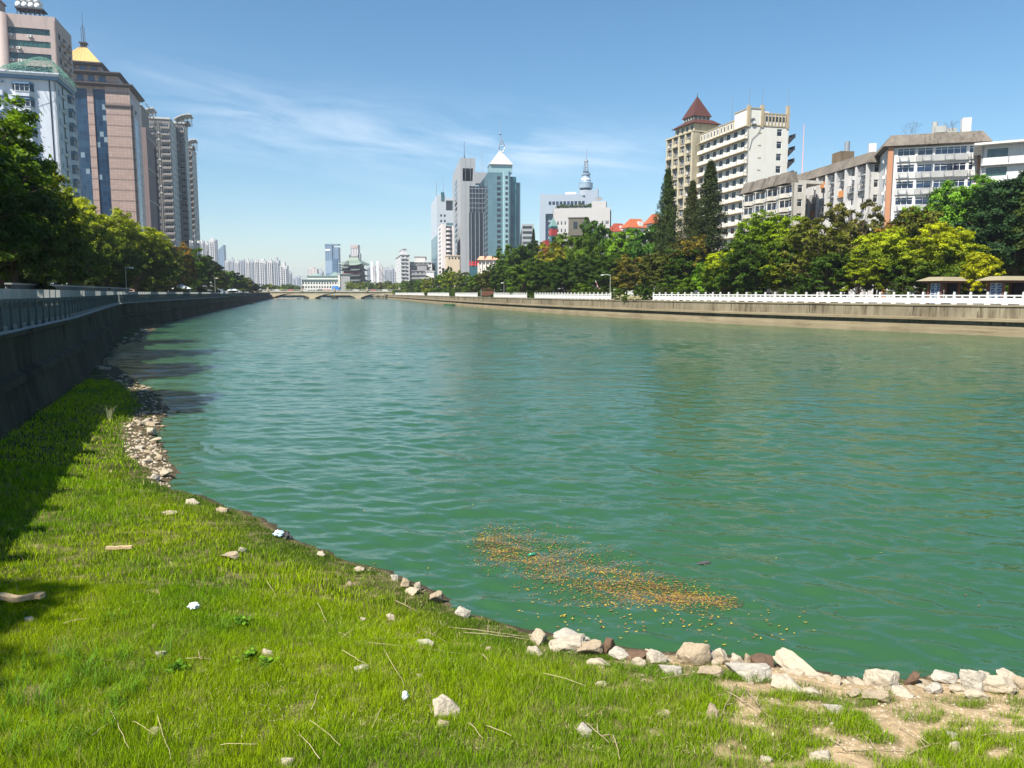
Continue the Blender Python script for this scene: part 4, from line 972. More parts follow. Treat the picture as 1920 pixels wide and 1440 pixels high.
# ================================================================ middle distance
def mid():
    grey = plaster('pale_grey_tile', (0.30, 0.31, 0.32), (0.18, .18, .19), .2); wht = plaster('white_tile', (0.38, 0.42, 0.46), (0.26, .29, .32), .2)
    # grey slab tower with a square hole, first
    gd = curtain('black_curtain_wall', (0.006, 0.008, 0.014), (0.030, 0.038, 0.050), (0.30, 0.33, 0.36), 2.9, 400, .10, .12, .6)
    gd2 = curtain('black_grid_wall', (0.006, 0.008, 0.014), (0.02, 0.025, 0.035), (0.20, 0.22, 0.25), 2.4, 3.4, .11, .15, .6)
    B = Bd('office_tower', 'grey twin topped tower with a square hole through its crown and a dark curtain wall', 'office tower', (863, 296), 560, 8, (891, 294), (848, 300), 'R')
    W, D, H = B.W, B.D, B.H; w = B.wall; h0 = H-16; h1 = H-7
    w.box(0, W, 0, D, 0, h0); w.box(0, W, 0, D, h1, H)
    w.box(0, 1.6, 0, D, h0, h1); w.box(W-1.6, W, 0, D, h0, h1)
    B.part('wall', w, grey)
    g = MB(); g.cyl(W*.55, D*.5, h0, h1-1.2, 2.3, n=14); B.part('water_drum', g, M['metal'])
    for i in range(1, 3): g = MB(); g.box(W*i/3-.1, W*i/3+.1, -.12, -.001, 0, H); B.part('rib', g, M['metal'])
    for i in range(20):
        g = MB(); fr = B.face('L'); g.fbox(fr, D*.35, D*.6, .002, .2, 8+i*4, 10.2+i*4); B.part('side_window', g, M['glass_dark'])
    g = MB(); g.tube([(W*.6, D*.5, H), (W*.6, D*.5, H+20)], [.3, .12], 5); g.tube([(W*.6, D*.5, H), (W*.6, D*.5, H+9)], .45, 5); B.part('mast', g, M['dark_metal'])
    x0 = W+.2; x1 = W+20
    g = MB(); g.box(W*.55, x1, -1.4, D+4, 0, H-38); B.part('curtain_wall', g, gd)
    g = MB(); g.box(W*.55+.5, x1-.3, -.9, D+3, H-38, H-19.5); B.part('lattice_screen', g, gd2)
    g = MB()                                         # second crown behind
    g.box(W+5, W+21, D+8, D+20, 0, H-11); g.box(W+5, W+7, D+8, D+20, H-11, H-4); g.box(W+19, W+21, D+8, D+20, H-11, H-4); g.box(W+5, W+21, D+8, D+20, H-4, H+5)
    g.tube([(W+15, D+12, H+5), (W+15, D+12, H+24)], [.3, .12], 5); B.part('rear_crown', g, grey)
    # teal glass tower
    te = curtain('teal_glass_wall', (0.08, 0.15, 0.18), (0.13, 0.235, 0.27), (0.045, 0.10, 0.125), 3.2, 3.6, .05, .22, .25)
    td = curtain('dark_teal_glass_wall', (0.012, 0.06, 0.08), (0.05, 0.16, 0.18), (0.02, 0.07, 0.09), 2.4, 3.6, .06, .1, .5)
    pale = curtain('pale_teal_panel', (0.21, 0.33, 0.35), (0.27, 0.40, 0.42), (0.15, 0.25, 0.28), 4, 3.6, .05, .35, .2)
    B = Bd('office_tower', 'teal glass office tower topped by a white stepped pyramid and a twisted mast', 'office tower', (915, 323), 540, 8, (977, 330), (897, 328), 'R')
    W, D, H = B.W, B.D, B.H
    g = MB(); g.box(0, W*.50, 0, D, 0, H); g.box(W*.86, W, 3, D, 0, H-6); B.part('wall', g, te)
    g = MB(); g.prism([(W*.44, -1.8), (W*.50, -3.4), (W*.60, -3.4), (W*.66, -1.8), (W*.66, D*.8), (W*.44, D*.8)], 0, H+.5); B.part('corner_pier', g, pale)
    g = MB(); g.box(W*.661, W*.859, .8, D, 0, H-2.5); B.part('curtain_wall', g, td)
    fr = B.face('L'); g = MB(); g.fbox(fr, 1.2, D-.2, .002, .5, 0, H-9, 0); B.part('curtain_wall', g, curtain('navy_glass_wall', (.006,.012,.02), (.05,.10,.12), (.16,.22,.25), 3, 3.6, .12, .1, .6))
    n = 0
    for z in np.arange(10, H-3, 3.6):
        for x, w_ in ((W*.34, 1.6), (W*.55, 1.0)):
            n += 1
            if z < 14: continue
            g = MB(); y = -.08 if x < W*.4 else -3.48; g.box(x-w_, x+w_*.6, y, y+.07, z, z+2.1); B.part('window', g, M['glass_dark'])
    g = MB(); x0, x1 = 1.5, W*.74; g.box(x0, x1, .8, x1-x0, H+.1, H+5.5); B.part('drum', g, pale)
    roofw = plaster('white_stone_roof', (0.44, 0.42, 0.40), (.27, .25, .24), .3)
    n = 9; c = (x0+x1)/2; cyy = (x1-x0)/2; hh = (x1-x0)/2+.4
    for i in range(n):
        g = MB(); r0 = hh*(1-i/n); r1 = hh*(1-(i+1)/n)+.15; z0 = H+5.5+i*1.2
        g.prism([(c-r0,cyy-r0),(c+r0,cyy-r0),(c+r0,cyy+r0),(c-r0,cyy+r0)], z0, z0+1.2, 0, [(c-r1,cyy-r1),(c+r1,cyy-r1),(c+r1,cyy+r1),(c-r1,cyy+r1)]); B.part('roof_step', g, roofw)
    zt = H+5.5+n*1.2; g = MB()
    for s_ in (0, math.pi): g.tube([(c+1.5+2.0*math.cos(s_+k*.7), cyy+2.0*math.sin(s_+k*.7), zt-6+k*1.9) for k in range(8)], .28, 5)
    for k in range(7): g.tube([(c+1.5+2.0*math.cos(k*.7), cyy+2.0*math.sin(k*.7), zt-6+k*1.9), (c+1.5+2.0*math.cos(k*.7+math.pi), cyy+2.0*math.sin(k*.7+math.pi), zt-5+k*1.9)], .16, 4)
    g.tube([(c+.2, cyy, zt+6), (c+.2, cyy, zt+19)], [.25, .1], 5); B.part('twisted_mast', g, M['metal'])
    g = MB(); g.prism([(c+.2+1.0*math.cos(t*.785), cyy+1.0*math.sin(t*.785)) for t in range(8)], zt+10.8, zt+11.8, 0, [(c+.2+.4*math.cos(t*.785), cyy+.4*math.sin(t*.785)) for t in range(8)])
    g.prism([(c+.2+.4*math.cos(t*.785), cyy+.4*math.sin(t*.785)) for t in range(8)], zt+10.2, zt+10.8, 0, [(c+.2+1.0*math.cos(t*.785), cyy+1.0*math.sin(t*.785)) for t in range(8)]); B.part('mast_ball', g, M['t_blue'])
    # white cyan tower on the left of the group
    B = Bd('office_tower', 'white and cyan office tower with a tall glass strip, leftmost of the riverside high rises', 'office tower', (819, 366), 640, 10, (850, 364), (808, 368), 'R')
    W, D, H = B.W, B.D, B.H; g = MB(); g.box(0, W*.55, 0, D, 0, H); g.box(W*.55, W, 0, D, 0, H-12); g.box(W*.55, W, 0, D, H-4, H-2); g.box(W*.55, W, 8, D, H-12, H-4); g.box(2, W*.45, 2, D-3, H, H+1.2); B.part('wall', g, wht)
    g = MB(); fr = B.face('L'); g.fbox(fr, 1.5, D-2.5, .003, .35, 0, H-32); B.part('glass_strip', g, te)
    g = MB(); g.box(W*.56, W-.2, -.4, 0, H-38, H-22); B.part('glass_bay', g, te)
    g = MB(); g.box(3.5, W*.45, -.3, 4, H-4.5, H+2.5); B.part('roof_box', g, td)
    for i in range(12):
        for x in (2.6, 5.6):
            if 14+i*4 < H: q = MB(); q.box(x, x+1.4, -.06, -.002, H-17-i*4.4, H-15.3-i*4.4); B.part('window', q, M['glass_dark'])
    for x, h in ((4.6, 16), (-1, 12)): q = MB(); q.tube([(x+1, 4, H), (x+1, 4, H+h)], [.25, .1], 4); B.part('mast', q, M['metal'])
    # residential with round balconies
    B = Bd('apartment_tower', 'pinkish white residential tower with stacked rounded balconies in front of the cyan tower', 'tower block', (828, 420), 560, 10, (851, 418), (821, 424), 'R')
    W, D, H = B.W, B.D, B.H; pk = plaster('pinkish_white_render', (.62, .56, .54), (.3, .27, .26), .25); g = MB(); g.box(0, W*.33, 0, D, 0, H); g.box(W*.33, W, 1.2, D, 0, H-1); g.box(W*.86, W, 0, 1.2, 0, H-1); B.part('wall', g, pk)
    for i in range(int(H/3.1)-1):
        z = H-4.2-i*3.1; q = MB(); q.prism([(W*.36, 1.2), (W*.38, 0), (W*.5, -.8), (W*.66, -.8), (W*.78, 0), (W*.80, 1.2)], z, z+1.25, 0); q.box(W*.36, W*.84, 1.1, 1.19, z+1.25, z+2.9, 1); B.part('balcony', q, [pk, M['glass_dark']]); q = MB(); q.fbox(B.face('L'), D*.3, D*.7, .002, .2, z+1, z+2.5); B.part('window', q, M['glass_dark'])
    # small beige block
    B = Bd('house', 'plain beige block at the foot of the pinkish tower', 'building', (838, 480), 500, 8, (862, 478), (835, 482), 'R'); g = MB(); g.box(0, B.W, 0, B.D, 0, B.H); g.box(-.3, B.W+.3, -.3, B.D, B.H, B.H+.5)
    B.part('wall', g, plaster('beige_render', (.52, .42, .30), (.3, .24, .18), .25))
    for i in range(4): q = MB(); q.box(1+i*2, 2.1+i*2, -.05, -.002, B.H-2, B.H-.7); B.part('window', q, M['glass_dark'])
    # apartment row with pink roofs
    B = Bd('apartment_block', 'cream apartment row with a scalloped salmon roof in front of the teal tower', 'apartment block', (898, 487), 330, -14, (941, 473), (893, 490), 'R'); W, D, H = B.W, B.D, B.H
    cr = plaster('cream_render', (.62, .57, .50), (.3, .27, .23), .3); n = 6; B.core(); rows = rows_of(H, H % 3, 3, .9, 2.4); cw = W/n
    B.facade(B.face('F'), rows, [(cw*i+.5, cw*i+cw-.7) for i in range(n)]); B.facade(B.face('L'), rows, [(2, 3)])
    for i in range(n): B.wall.box(cw*i+cw-.5, cw*i+cw-.1, -.5, -.002, 0, H, 0)
    B.finish([cr, M['dark_in']], 60)
    for i in range(3): q = MB(); q.prism([(i*W/3-.5, -1.3), ((i+1)*W/3-.6, -1.3), ((i+1)*W/3-.6, D), (i*W/3-.5, D)], H-.1, H+1.5, 0, [(i*W/3+.2, .5), ((i+1)*W/3-1.2, .5), ((i+1)*W/3-1.2, D), (i*W/3+.2, D)]); B.part('roof', q, flat('salmon_roof', (.52, .27, .18), .7))
    # low building with a red rooftop sign
    B = Bd('shop_building', 'small grey building with red lettering on its roof, left of the cream row', 'building', (880, 500), 345, 0, (899, 500), (876, 500), 'R'); g = MB(); g.box(0, B.W, 0, B.D, 0, B.H); B.part('wall', g, td)
    q = MB(); rr = random.Random(5)
    for i in range(4):
        x = .0+i*1.15
        for k in range(2): q.box(x, x+.95, -.2, -.08, B.H+.9+k*.85, B.H+1.15+k*.85)
        q.box(x+.35, x+.6, -.22, -.07, B.H+.5, B.H+2.6); q.box(x, x+.22, -.19, -.09, B.H+.5, B.H+1.4)
    q.box(0, B.W*.95, -.05, 0, B.H+.5, B.H+.6); B.part('roof_sign', q, flat('red_sign', (.62, .03, .03), .5))
    q = MB(); q.box(B.W*.82, B.W*1.3, -.6, 2, 0, B.H+1.5); B.part('annex', q, cr)
    # block between the teal tower and the white office
    B = Bd('apartment_block', 'grey banded block peeping out between the teal tower and the white office', 'apartment block', (979, 420), 520, 0, (992, 420), (974, 420), 'R'); g = MB(); H = B.H; g.box(0, B.W+3, 0, B.D, 0, H); B.part('wall', g, grey)
    for i in range(9): q = MB(); q.box(.3, B.W+2, -.1, -.002, H-3-i*3.4, H-1.3-i*3.4); B.part('window_band', q, M['glass_dark'])
    # white office with the round spire
    B = Bd('office_block', 'pale blue white office block carrying a round tiered spire on its right end', 'office block', (1012, 365), 480, -8, (1099, 368), (991, 362), 'R')
    W, D, H = B.W, B.D, B.H; bw = plaster('pale_blue_tile', (.30, .345, .40), (.22, .25, .29), .15); g = MB(); g.box(0, 3.6, 0, D, 0, H+.5); g.box(3.61, W, 0, D, H-11.5, H); g.box(3.61, W, 2.4, D, 0, H-11.5); B.part('wall', g, bw)
    for i in range(11): q = MB(); q.box(5.5+i*2.25, 7.1+i*2.25, -.08, -.002, H-6.2, H-4.2); B.part('window', q, M['glass_blue'])
    q = MB(); q.box(3.7, W-.2, 2.2, 2.398, H-15, H-11.6); B.part('glass_band', q, te)
    for i in range(10):
        for x in (5.2, 8.8): q = MB(); q.box(x, x+1.7, 2.3, 2.398, H-18.2-i*3.4, H-16.3-i*3.4); B.part('window', q, M['glass_dark'])
    fr = B.face('L')
    for i in range(10): q = MB(); q.fbox(fr, D*.3, D*.42, .002, .25, H-8-i*3.4, H-6-i*3.4); B.part('window', q, M['glass_dark'])
    q = MB(); q.box(W-.5, W+6.0, -1.5, 9, 0, H+2.0); q.box(W+6.01, W+7.2, -2.2, 7, H-9, H+2.8); q.box(W-5, W-.51, 1, 8, H, H+2.5); B.part('stair_tower', q, bw)
    cx, cyy = W-.4, 3.0; Z = lambda k: H - 1 + (k - H) * .66
    def ring(z0, z1, r0, r1, mat, nm): q = MB(); q.cyl(cx, cyy, Z(z0), Z(z1), r0*.86, r1*.86, 20); B.part(nm, q, mat)
    st = flat('steel_blue_panel', (.30, .38, .46), .3, .3)
    z = H+3
    ring(H, z+2, 4.6, 4.6, bw, 'spire_base'); ring(z+2, z+4, 4.2, 4.2, M['glass_blue'], 'spire_glass'); ring(z+4, z+8.5, 5.0, 5.0, st, 'spire_deck'); ring(z+8.5, z+9.6, 5.2, 3.9, st, 'spire_rim')
    ring(z+9.6, z+16, 3.6, 2.6, st, 'spire_shaft'); ring(z+11.5, z+13, 3.45, 3.2, M['frame_white'], 'spire_band'); ring(z+16, z+17.5, 3.3, 3.3, st, 'spire_rim'); ring(z+17.5, z+19, 2.2, 2.0, M['glass_blue'], 'spire_glass')
    q = MB()
    for a in range(6): t = a*math.pi/3; q.tube([(cx+1.5*math.cos(t), cyy+1.5*math.sin(t), Z(z+19)), (cx+.95*math.cos(t), cyy+.95*math.sin(t), Z(z+28))], .16, 4)
    for k in range(4): q.cyl(cx, cyy, Z(z+20.5+k*2.2), Z(z+20.9+k*2.2), 1.45-.14*k, n=10)
    q.cyl(cx, cyy, Z(z+28), Z(z+29.5), 1.2, 1.0, 10); q.tube([(cx, cyy, Z(z+29)), (cx, cyy, Z(z+40))], [.3, .12], 5); B.part('lattice_mast', q, M['metal'])
    q = MB(); q.box(W*.55, W-6.2, 2, 7, H+.1, H+1.4); B.part('roof_light', q, M['frame_white'])
    # white block in front, garden on the roof
    B = Bd('office_block', 'white stepped office block with a roof garden and satellite dish, before the spire office', 'office block', (1037, 391), 420, -10, (1144, 392), (1028, 389), 'R')
    W, D, H = B.W, B.D, B.H; ww = plaster('warm_white_render', (.41, .395, .38), (.27, .26, .25), .25); B.core(); rows = [(H-8.7-i*3.9, H-6.8-i*3.9) for i in range(6)][::-1]
    B.facade(B.face('F'), [r for r in rows if r[0] > 1], [(2.2, 3.2), (4.2, 5.1), (6.2, 7.1), (9.2, 10.6), (11.6, 13), (15, 19.6), (20.4, 24.4), (26, 27), (28, 29.2), (W-3.2, W-.6)]); B.facade(B.face('L'), [r for r in rows if r[0] > 1], [(2, 3)])
    B.wall.box(W*.68, W*.93, .3, 8, H-.06, H+3.4, 0); B.wall.box(W*.90, W*.93, .1, .29, H-.06, H+3.2, 0)
    B.finish([ww, M['dark_in']])
    q = MB()
    for k in range(14): t = k/14*2*math.pi; q.v.append((W*.80+1.9*math.cos(t), 2.4-.9*math.sin(t), H+5.0+.8*math.sin(t)))
    q.v.append((W*.80, 3.2, H+4.2)); q.f = [(k, (k+1) % 14, 14) for k in range(14)]; q.m = [0]*14; q.tube([(W*.8, 3.2, H+3.4), (W*.8, 3, H+4.6)], .2, 5); B.part('satellite_dish', q, M['frame_white'])
    global ROOFG; ROOFG = (B, W, H)
    # brown block
    B = Bd('office_block', 'low brown concrete block standing over the trees, in front of the white stepped office', 'office block', (1066, 409), 300, -8, (1102, 410), (1052, 408), 'R'); W, D, H = B.W, B.D, B.H
    br = plaster('brown_grey_concrete', (.13, .12, .095), (.08, .07, .05), .3); g = MB(); g.box(0, W, 0, D, H-5.2, H); g.box(1, W-1, 1, D-1, 0, H-5.2); g.box(-.2, W+.2, -.2, D, H, H+.3); B.part('wall', g, br)
    for x in (1.9, 5.4): q = MB(); q.box(x, x+1.5, -.1, -.002, H-4, H-1.4); B.part('window', q, M['glass_dark'])
    q = MB(); q.box(-.1, W, -1.0, .9, H-6.6, H-5.3); B.part('balcony', q, br)
    # red and glass turret
    B = Bd('clock_turret', 'small red turret with a green glass pyramid top poking above the trees', 'turret', (1034, 424), 290, 20, (1044, 425), (1029, 425), 'R'); H = B.H
    g = MB(); g.box(0, 2.4, 0, 2.4, H-3.4, H-.8); g.box(-2.3, -.3, 1, 3, 0, H-5.2); B.part('wall', g, flat('red_render', (.30, .035, .03), .6)); g = MB(); g.box(.1, 2.3, .1, 2.3, 0, H-3.4); g.box(-.1, 2.5, -.1, 2.5, H-.8, H); B.part('glazing', g, td)
    g = MB(); g.pyramid(-.15, 2.55, -.15, 2.55, H, H+3.4); B.part('pyramid_roof', g, flat('green_glass_roof', (.16, .26, .24), .3))
    # red roofed houses
    rt = flat('orange_red_tiles', (.33, .095, .045), .7, amt=.25); rt2 = flat('dull_red_tiles', (.24, .055, .035), .7, amt=.25); hw = plaster('house_white', (.60, .60, .58), (.3, .3, .28), .3)
    for (c, Y, rz, fr_, sd_, mat, lab) in (((1150, 428), 240, 10, (1176, 430), (1141, 430), rt2, 'white house with a dull red hipped roof right of the white stepped office'),
                                         ((1180, 420), 225, 15, (1214, 420), (1168, 424), rt, 'house with a bright orange roof and dormer, middle of the three red roofs'),
                                         ((1222, 412), 215, 18, (1246, 412), (1213, 416), rt, 'house with an orange gable cut off by the tall conifer')):
        B = Bd('house', lab, 'house', c, Y, rz, fr_, sd_, 'R', 'red roofed houses behind the trees'); W, D, H = B.W, B.D, B.H; D = min(D, 14); H_ = H-1.0
        g = MB(); g.box(0, W, 0, D, 0, H_); g.box(-.9, W+.9, -.9, D+.9, H_-2.8, H_-2.5); g.box(-.6, W+.6, -1.4, -.002, H_-6.4, H_-5.2); B.part('wall', g, hw)
        g = MB(); g.prism([(-.8,-.8),(W+.8,-.8),(W+.8,D+.8),(-.8,D+.8)], H_, H_+2.7, 0, [(W*.22, D*.45), (W*.78, D*.45), (W*.78, D*.55), (W*.22, D*.55)]); B.part('roof', g, mat)
        g = MB(); g.box(W*.5, W*.75, -.3, 3, H_+.3, H_+1.8); B.part('dormer', g, hw)
        for i in range(3): q = MB(); q.box(.6+i*W/3, .6+i*W/3+W/5, -.08, -.002, H_-4.8, H_-3.3); B.part('window', q, M['glass_dark']); q = MB(); q.box(.6+i*W/3, .6+i*W/3+W/5, -.08, -.002, H_-2.3, H_-.9); B.part('window', q, M['glass_dark'])
    # old blocks left of the towers
    for (c, Y, rz, fr_, sd_, lab, wcol) in (((752, 478), 640, 12, (768, 478), (742, 482), 'pale grey stepped apartment block, leftmost of the old blocks by the bridge', (.50, .50, .50)),
                                      ((768, 492), 660, 6, (810, 490), (762, 492), 'greyish white apartment block with gabled top storey behind the dark terraces', (.56, .54, .52)),
                                      ((772, 508), 600, 6, (812, 508), (766, 512), 'dark grey terraced apartment block near the bridge end', (.26, .26, .27)),
                                      ((790, 522), 560, 0, (822, 521), (786, 524), 'low white block with a dark window band at the bridge end', (.55, .55, .55))):
        B = Bd('apartment_block', lab, 'apartment block', c, Y, rz, fr_, sd_, 'R', 'old blocks near the bridge'); W, D, H = B.W, B.D, B.H; B.core(); rows = rows_of(H, H % 3, 3.0, .9, 2.5)
        mt = plaster('old_block_render', wcol, (.2, .2, .2), .35); n = max(2, int(W/3.2)); B.facade(B.face('F'), rows, [(W*(i+.2)/n, W*(i+.75)/n) for i in range(n)]); B.facade(B.face('L'), rows, [(D*.2, D*.35), (D*.55, D*.75)])
        for z, _ in rows: B.wall.box(-.5, W*.6, -.9, -.002, z-1, z-.2, 0)
        B.finish([mt, M['dark_in']], 60)
        g = MB(); g.box(-.5, W+.5, -.6, D, H, H+.5); g.box(W*.25, W*.7, 3, D*.7, H+.5, H+5); g.box(W*.2, W*.75, 2.5, D*.75, H+5, H+5.4); B.part('roof', g, mt)
mid()

def river_end():
    wl = plaster('hotel_white', (.60, .58, .53), (.35, .33, .3), .2); gr = flat('pale_green_tiles', (.17, .25, .23), .6); dk = flat('black_green_tiles', (.016, .032, .028), .6)
    # hotel
    B = Bd('hotel_building', 'long white hotel with pale green roofs just behind the bridge', 'hotel', (566, 525), 640, 0, (657, 523), (563, 525), 'R'); W, D, H = B.W, B.D, B.H
    z = H; B.core(z1=H-2); rows = [(1+i*3.2+.7, 1+i*3.2+2.5) for i in range(4) if 1+i*3.2+2.6 < H]
    n = 14; B.facade(B.face('F'), rows, [(W*.78*(i+.2)/n, W*.78*(i+.8)/n) for i in range(n)], a1=W*.78); B.facade(B.face('F'), rows, [(W*.83, W*.87), (W*.92, W*.96)], a0=W*.78+.01); B.facade(B.face('L'), rows, [(1, 2)])
    B.wall.box(W*.76, W, -2, -.01, 0, H+4.5, 2); B.wall.box(W*.76, W*.80, -2.6, -2.01, 0, H+5.5, 0); B.wall.box(W*.1, W*.75, 2, D, H-.05, H+3.0, 0)
    B.finish([wl, M['dark_in'], plaster('hotel_grey', (.3, .3, .3), (.2, .2, .2), .3)], 70)
    g = MB(); g.box(-.8, W*.76, -1, 1.9, H, H+.6); g.box(W*.08, W*.77, 1.2, D, H+3.0, H+3.6); g.box(W*.74, W+.5, -2.8, D, H+4.51, H+5.1); g.pyramid(W*.14, W*.40, 2, D-1, H+3.6, H+6); g.pyramid(W*.55, W*.80, 2, D-1, H+3.6, H+6.8)
    B.part('roof', g, gr)
    g = MB(); g.box(W*.40, W*.55, -1.6, -.02, 0, 3); g.box(-12, -1, 0, 6, 0, 4.0); B.part('porch', g, wl)
    for i in range(5): q = MB(); q.box(W*.36+i*2, W*.36+i*2+1.4, -1.75, -1.62, 3.0, 4.2); B.part('banner', q, flat('red_banner', (.45, .05, .04), .6))
    # pavilion tower
    ox, oy = at(664, 500, 760).x, 760; root = empty('pavilion_tower', (ox, oy, ZB), R(-12), 'dark many tiered Chinese pavilion with upturned green eaves and red balconies', 'pavilion'); root.scale = (.74, .74, .74)
    wall = flat('dark_red_timber', (.06, .022, .02), .6); redp = flat('bright_red_balcony', (.34, .045, .04), .6)
    def roof(cx, cy_, hx, hy, z, h, lip, top=(0.5, .5), mat=dk, name='roof'):
        g = MB(); n = 6; P0 = []; P1 = []
        def edge(hx_, hy_, z_, lift):
            P = []
            for (ax, ay), (bx, by) in (((-1,-1),(1,-1)),((1,-1),(1,1)),((1,1),(-1,1)),((-1,1),(-1,-1))):
                for i in range(n):
                    t = i/n; P.append((cx+(ax+(bx-ax)*t)*hx_, cy_+(ay+(by-ay)*t)*hy_, z_+lift*abs(2*t-1)**3))
            return P
        rings = [edge(hx, hy, z-.4, lip), edge(hx, hy, z, lip), edge(hx*.86, hy*.86, z+h*.22, lip*.4), edge(hx*(top[0]+.12), hy*(top[1]+.12), z+h*.62, 0), edge(hx*top[0], hy*top[1], z+h, 0)]
        for r in rings: g.v += r
        m_ = 4*n
        for k in range(len(rings)-1):
            for i in range(m_): a = k*m_+i; b_ = k*m_+(i+1) % m_; g.f.append((a, b_, b_+m_, a+m_)); g.m.append(0)
        g.f.append(tuple(range((len(rings)-1)*m_, len(rings)*m_))); g.m.append(0); g.f.append(tuple(range(m_-1, -1, -1))); g.m.append(0)
        g.build(name, mat, root)
    def level(hx, hy, z0, z1, rb):
        g = MB(); g.box(-hx, hx, -hy, hy, z0, z1); 
        g.build('storey', wall, root)
        g = MB()
        for i in range(9):
            x = -hx-.8+i*(2*hx+1.6)/8; g.box(x-.25, x+.25, -hy-1.2, -hy-.8, z0, z1)
        g.build('column', redp if rb else wall, root)
        if rb: g = MB(); g.box(-hx-1.4, hx*.2, -hy-1.6, -hy-1.25, z0+.2, z0+1.6); g.build('balcony', redp, root)
    stone = flat('grey_stone_base', (.25, .25, .24), .8)
    g = MB(); g.box(-22, 22, -16, 16, 0, 6); g.build('stone_base', stone, root)
    roof(0, 0, 21, 16, 8.5, 3.5, 1.5, (.62, .62)); level(12, 10, 11.5, 16.5, True); roof(0, 0, 16, 14, 16.5, 3, 1.4, (.7, .7)); level(11.5, 9.5, 19.5, 23, False); roof(0, 0, 15.6, 13, 23, 2.6, 1.4, (.72, .72))
    level(11, 9, 25.6, 30, True); roof(0, 0, 15.4, 13, 30.4, 3.2, 1.6, (.7, .7)); level(10.5, 8.5, 33.4, 37, False); roof(-7, -9, 6, 5, 33.5, 4.6, 1.2, (.1, .5))
    roof(0, 0, 16.5, 13.5, 37.5, 10.5, 2.2, (.36, .05), flat('grey_green_tiles', (.14, .19, .15), .6)); g = MB(); g.box(-6.2, 6.2, -.6, .6, 47.6, 49); g.box(-6.6, -5.6, -.7, .7, 49, 51.2); g.box(5.6, 6.6, -.7, .7, 49, 51.2); g.build('ridge', dk, root)
    g = MB(); g.pyramid(-9, -1, -14, -6, 38.2, 43.5); g.build('gable', dk, root)
    # ---- bridge
    y0 = 524.0; xl, xr = -164.0, -76.0; root = empty('road_bridge', (xl, y0, 0), 0, 'low pale stone road bridge with three flat arches across the end of the river', 'bridge')
    st = concrete_wall('bridge_stone', (.42, .36, .25), (.24, .2, .14), (.5, .44, .33)); L = xr-xl; g = MB()
    def arch(x0, x1, rise):
        n = 14
        for i in range(n):
            a, b_ = x0+(x1-x0)*i/n, x0+(x1-x0)*(i+1)/n; za = .9+rise*(1-(2*i/n-1)**2); zb = .9+rise*(1-(2*(i+1)/n-1)**2)
            g.add([(a,0,za),(b_,0,zb),(b_,0,4.5),(a,0,4.5),(a,13,za),(b_,13,zb),(b_,13,4.5),(a,13,4.5)], [(0,1,2,3),(5,4,7,6),(1,0,4,5)])
    p = [2, 27, 31, 58, 62, 86]
    arch(p[0], p[1], 2.6); arch(p[2], p[3], 2.8); arch(p[4], p[5], 2.6)
    g.build('arch', st, root)
    for a, b_ in ((-12, p[0]), (p[1], p[2]), (p[3], p[4]), (p[5], L+14)):
        q = MB(); q.box(a, b_, -1.2 if b_-a < 6 else 0, 14.2 if b_-a < 6 else 13, -1, .95 if b_-a < 6 else 4.5)
        if b_-a < 6: q.box(a, b_, 0, 13, .95, 4.5)
        q.build('pier', st, root)
    q = MB(); q.box(-14, L+16, -.5, 13.5, 4.501, 5.0); q.build('deck', st, root)
    q = MB()
    for yy in (-.4, 13.2):
        q.box(-14, L+16, yy-.1, yy+.1, 6.0, 6.2); q.box(-14, L+16, yy-.06, yy+.06, 5.001, 5.35)
        for i in range(60): q.box(-14+i*2.0, -13.75+i*2.0, yy-.09, yy+.09, 5.35, 6.0)
    q.build('parapet', M['rail_cap'], root)
    for x in (-1, 22, 44, 66, 88): q = MB(); q.box(x-.6, x+.6, -.9, .1, 5.0, 7.2); q.box(x-.75, x+.75, -1.05, .25, 7.2, 7.5); q.build('pedestal', st, root)
    q = MB(); q.box(2, 20, -6, 2, -1.2, .35); q.build('low_apron', st, root)
    # second lower bridge behind
    root = empty('footbridge', (xl-4, 556, 0), 0, 'darker low girder bridge seen through the arches of the stone bridge', 'bridge'); q = MB(); q.box(-8, L+22, 0, 6, 2.2, 4.2); q.build('deck', st, root)
    for x in (20, 40, 58, 78): q = MB(); q.box(x-2, x+2, .5, 5.5, -1, 2.2); q.build('pier', M['embank_dark'], root)
    # blue truck on the bridge
    r = empty('blue_truck', (at(629, 536, 527).x, 527, 5.0), 0, 'bright blue box truck crossing the stone bridge', 'truck'); bl = flat('blue_paint', (.04, .22, .60), .4)
    q = MB(); q.box(-2.2, 1.6, -1.1, 1.1, .9, 3.6); q.build('cargo_box', bl, r); q = MB(); q.box(1.65, 3.1, -1.05, 1.05, .8, 2.8); q.build('cab', bl, r); q = MB(); q.box(2.2, 3.15, -1.07, 1.07, 1.9, 2.6); q.build('windscreen', M['glass_dark'], r)
    for x in (-1.4, 2.3):
        for y in (-.95, .95): q = MB(); q.tube([(x, y-.12, .48), (x, y+.12, .48)], .46, 12); q.build('wheel', M['dark_metal'], r)
    # cars on the bridge
    cm = []
    for i, (c, cn) in enumerate((((.5,.5,.5), 'silver'), ((.03,.03,.03), 'black'), ((.6,.6,.58), 'white'), ((.35,.03,.03), 'red'))):
        cm.append((flat(cn+'_car_paint', c, .3), cn))
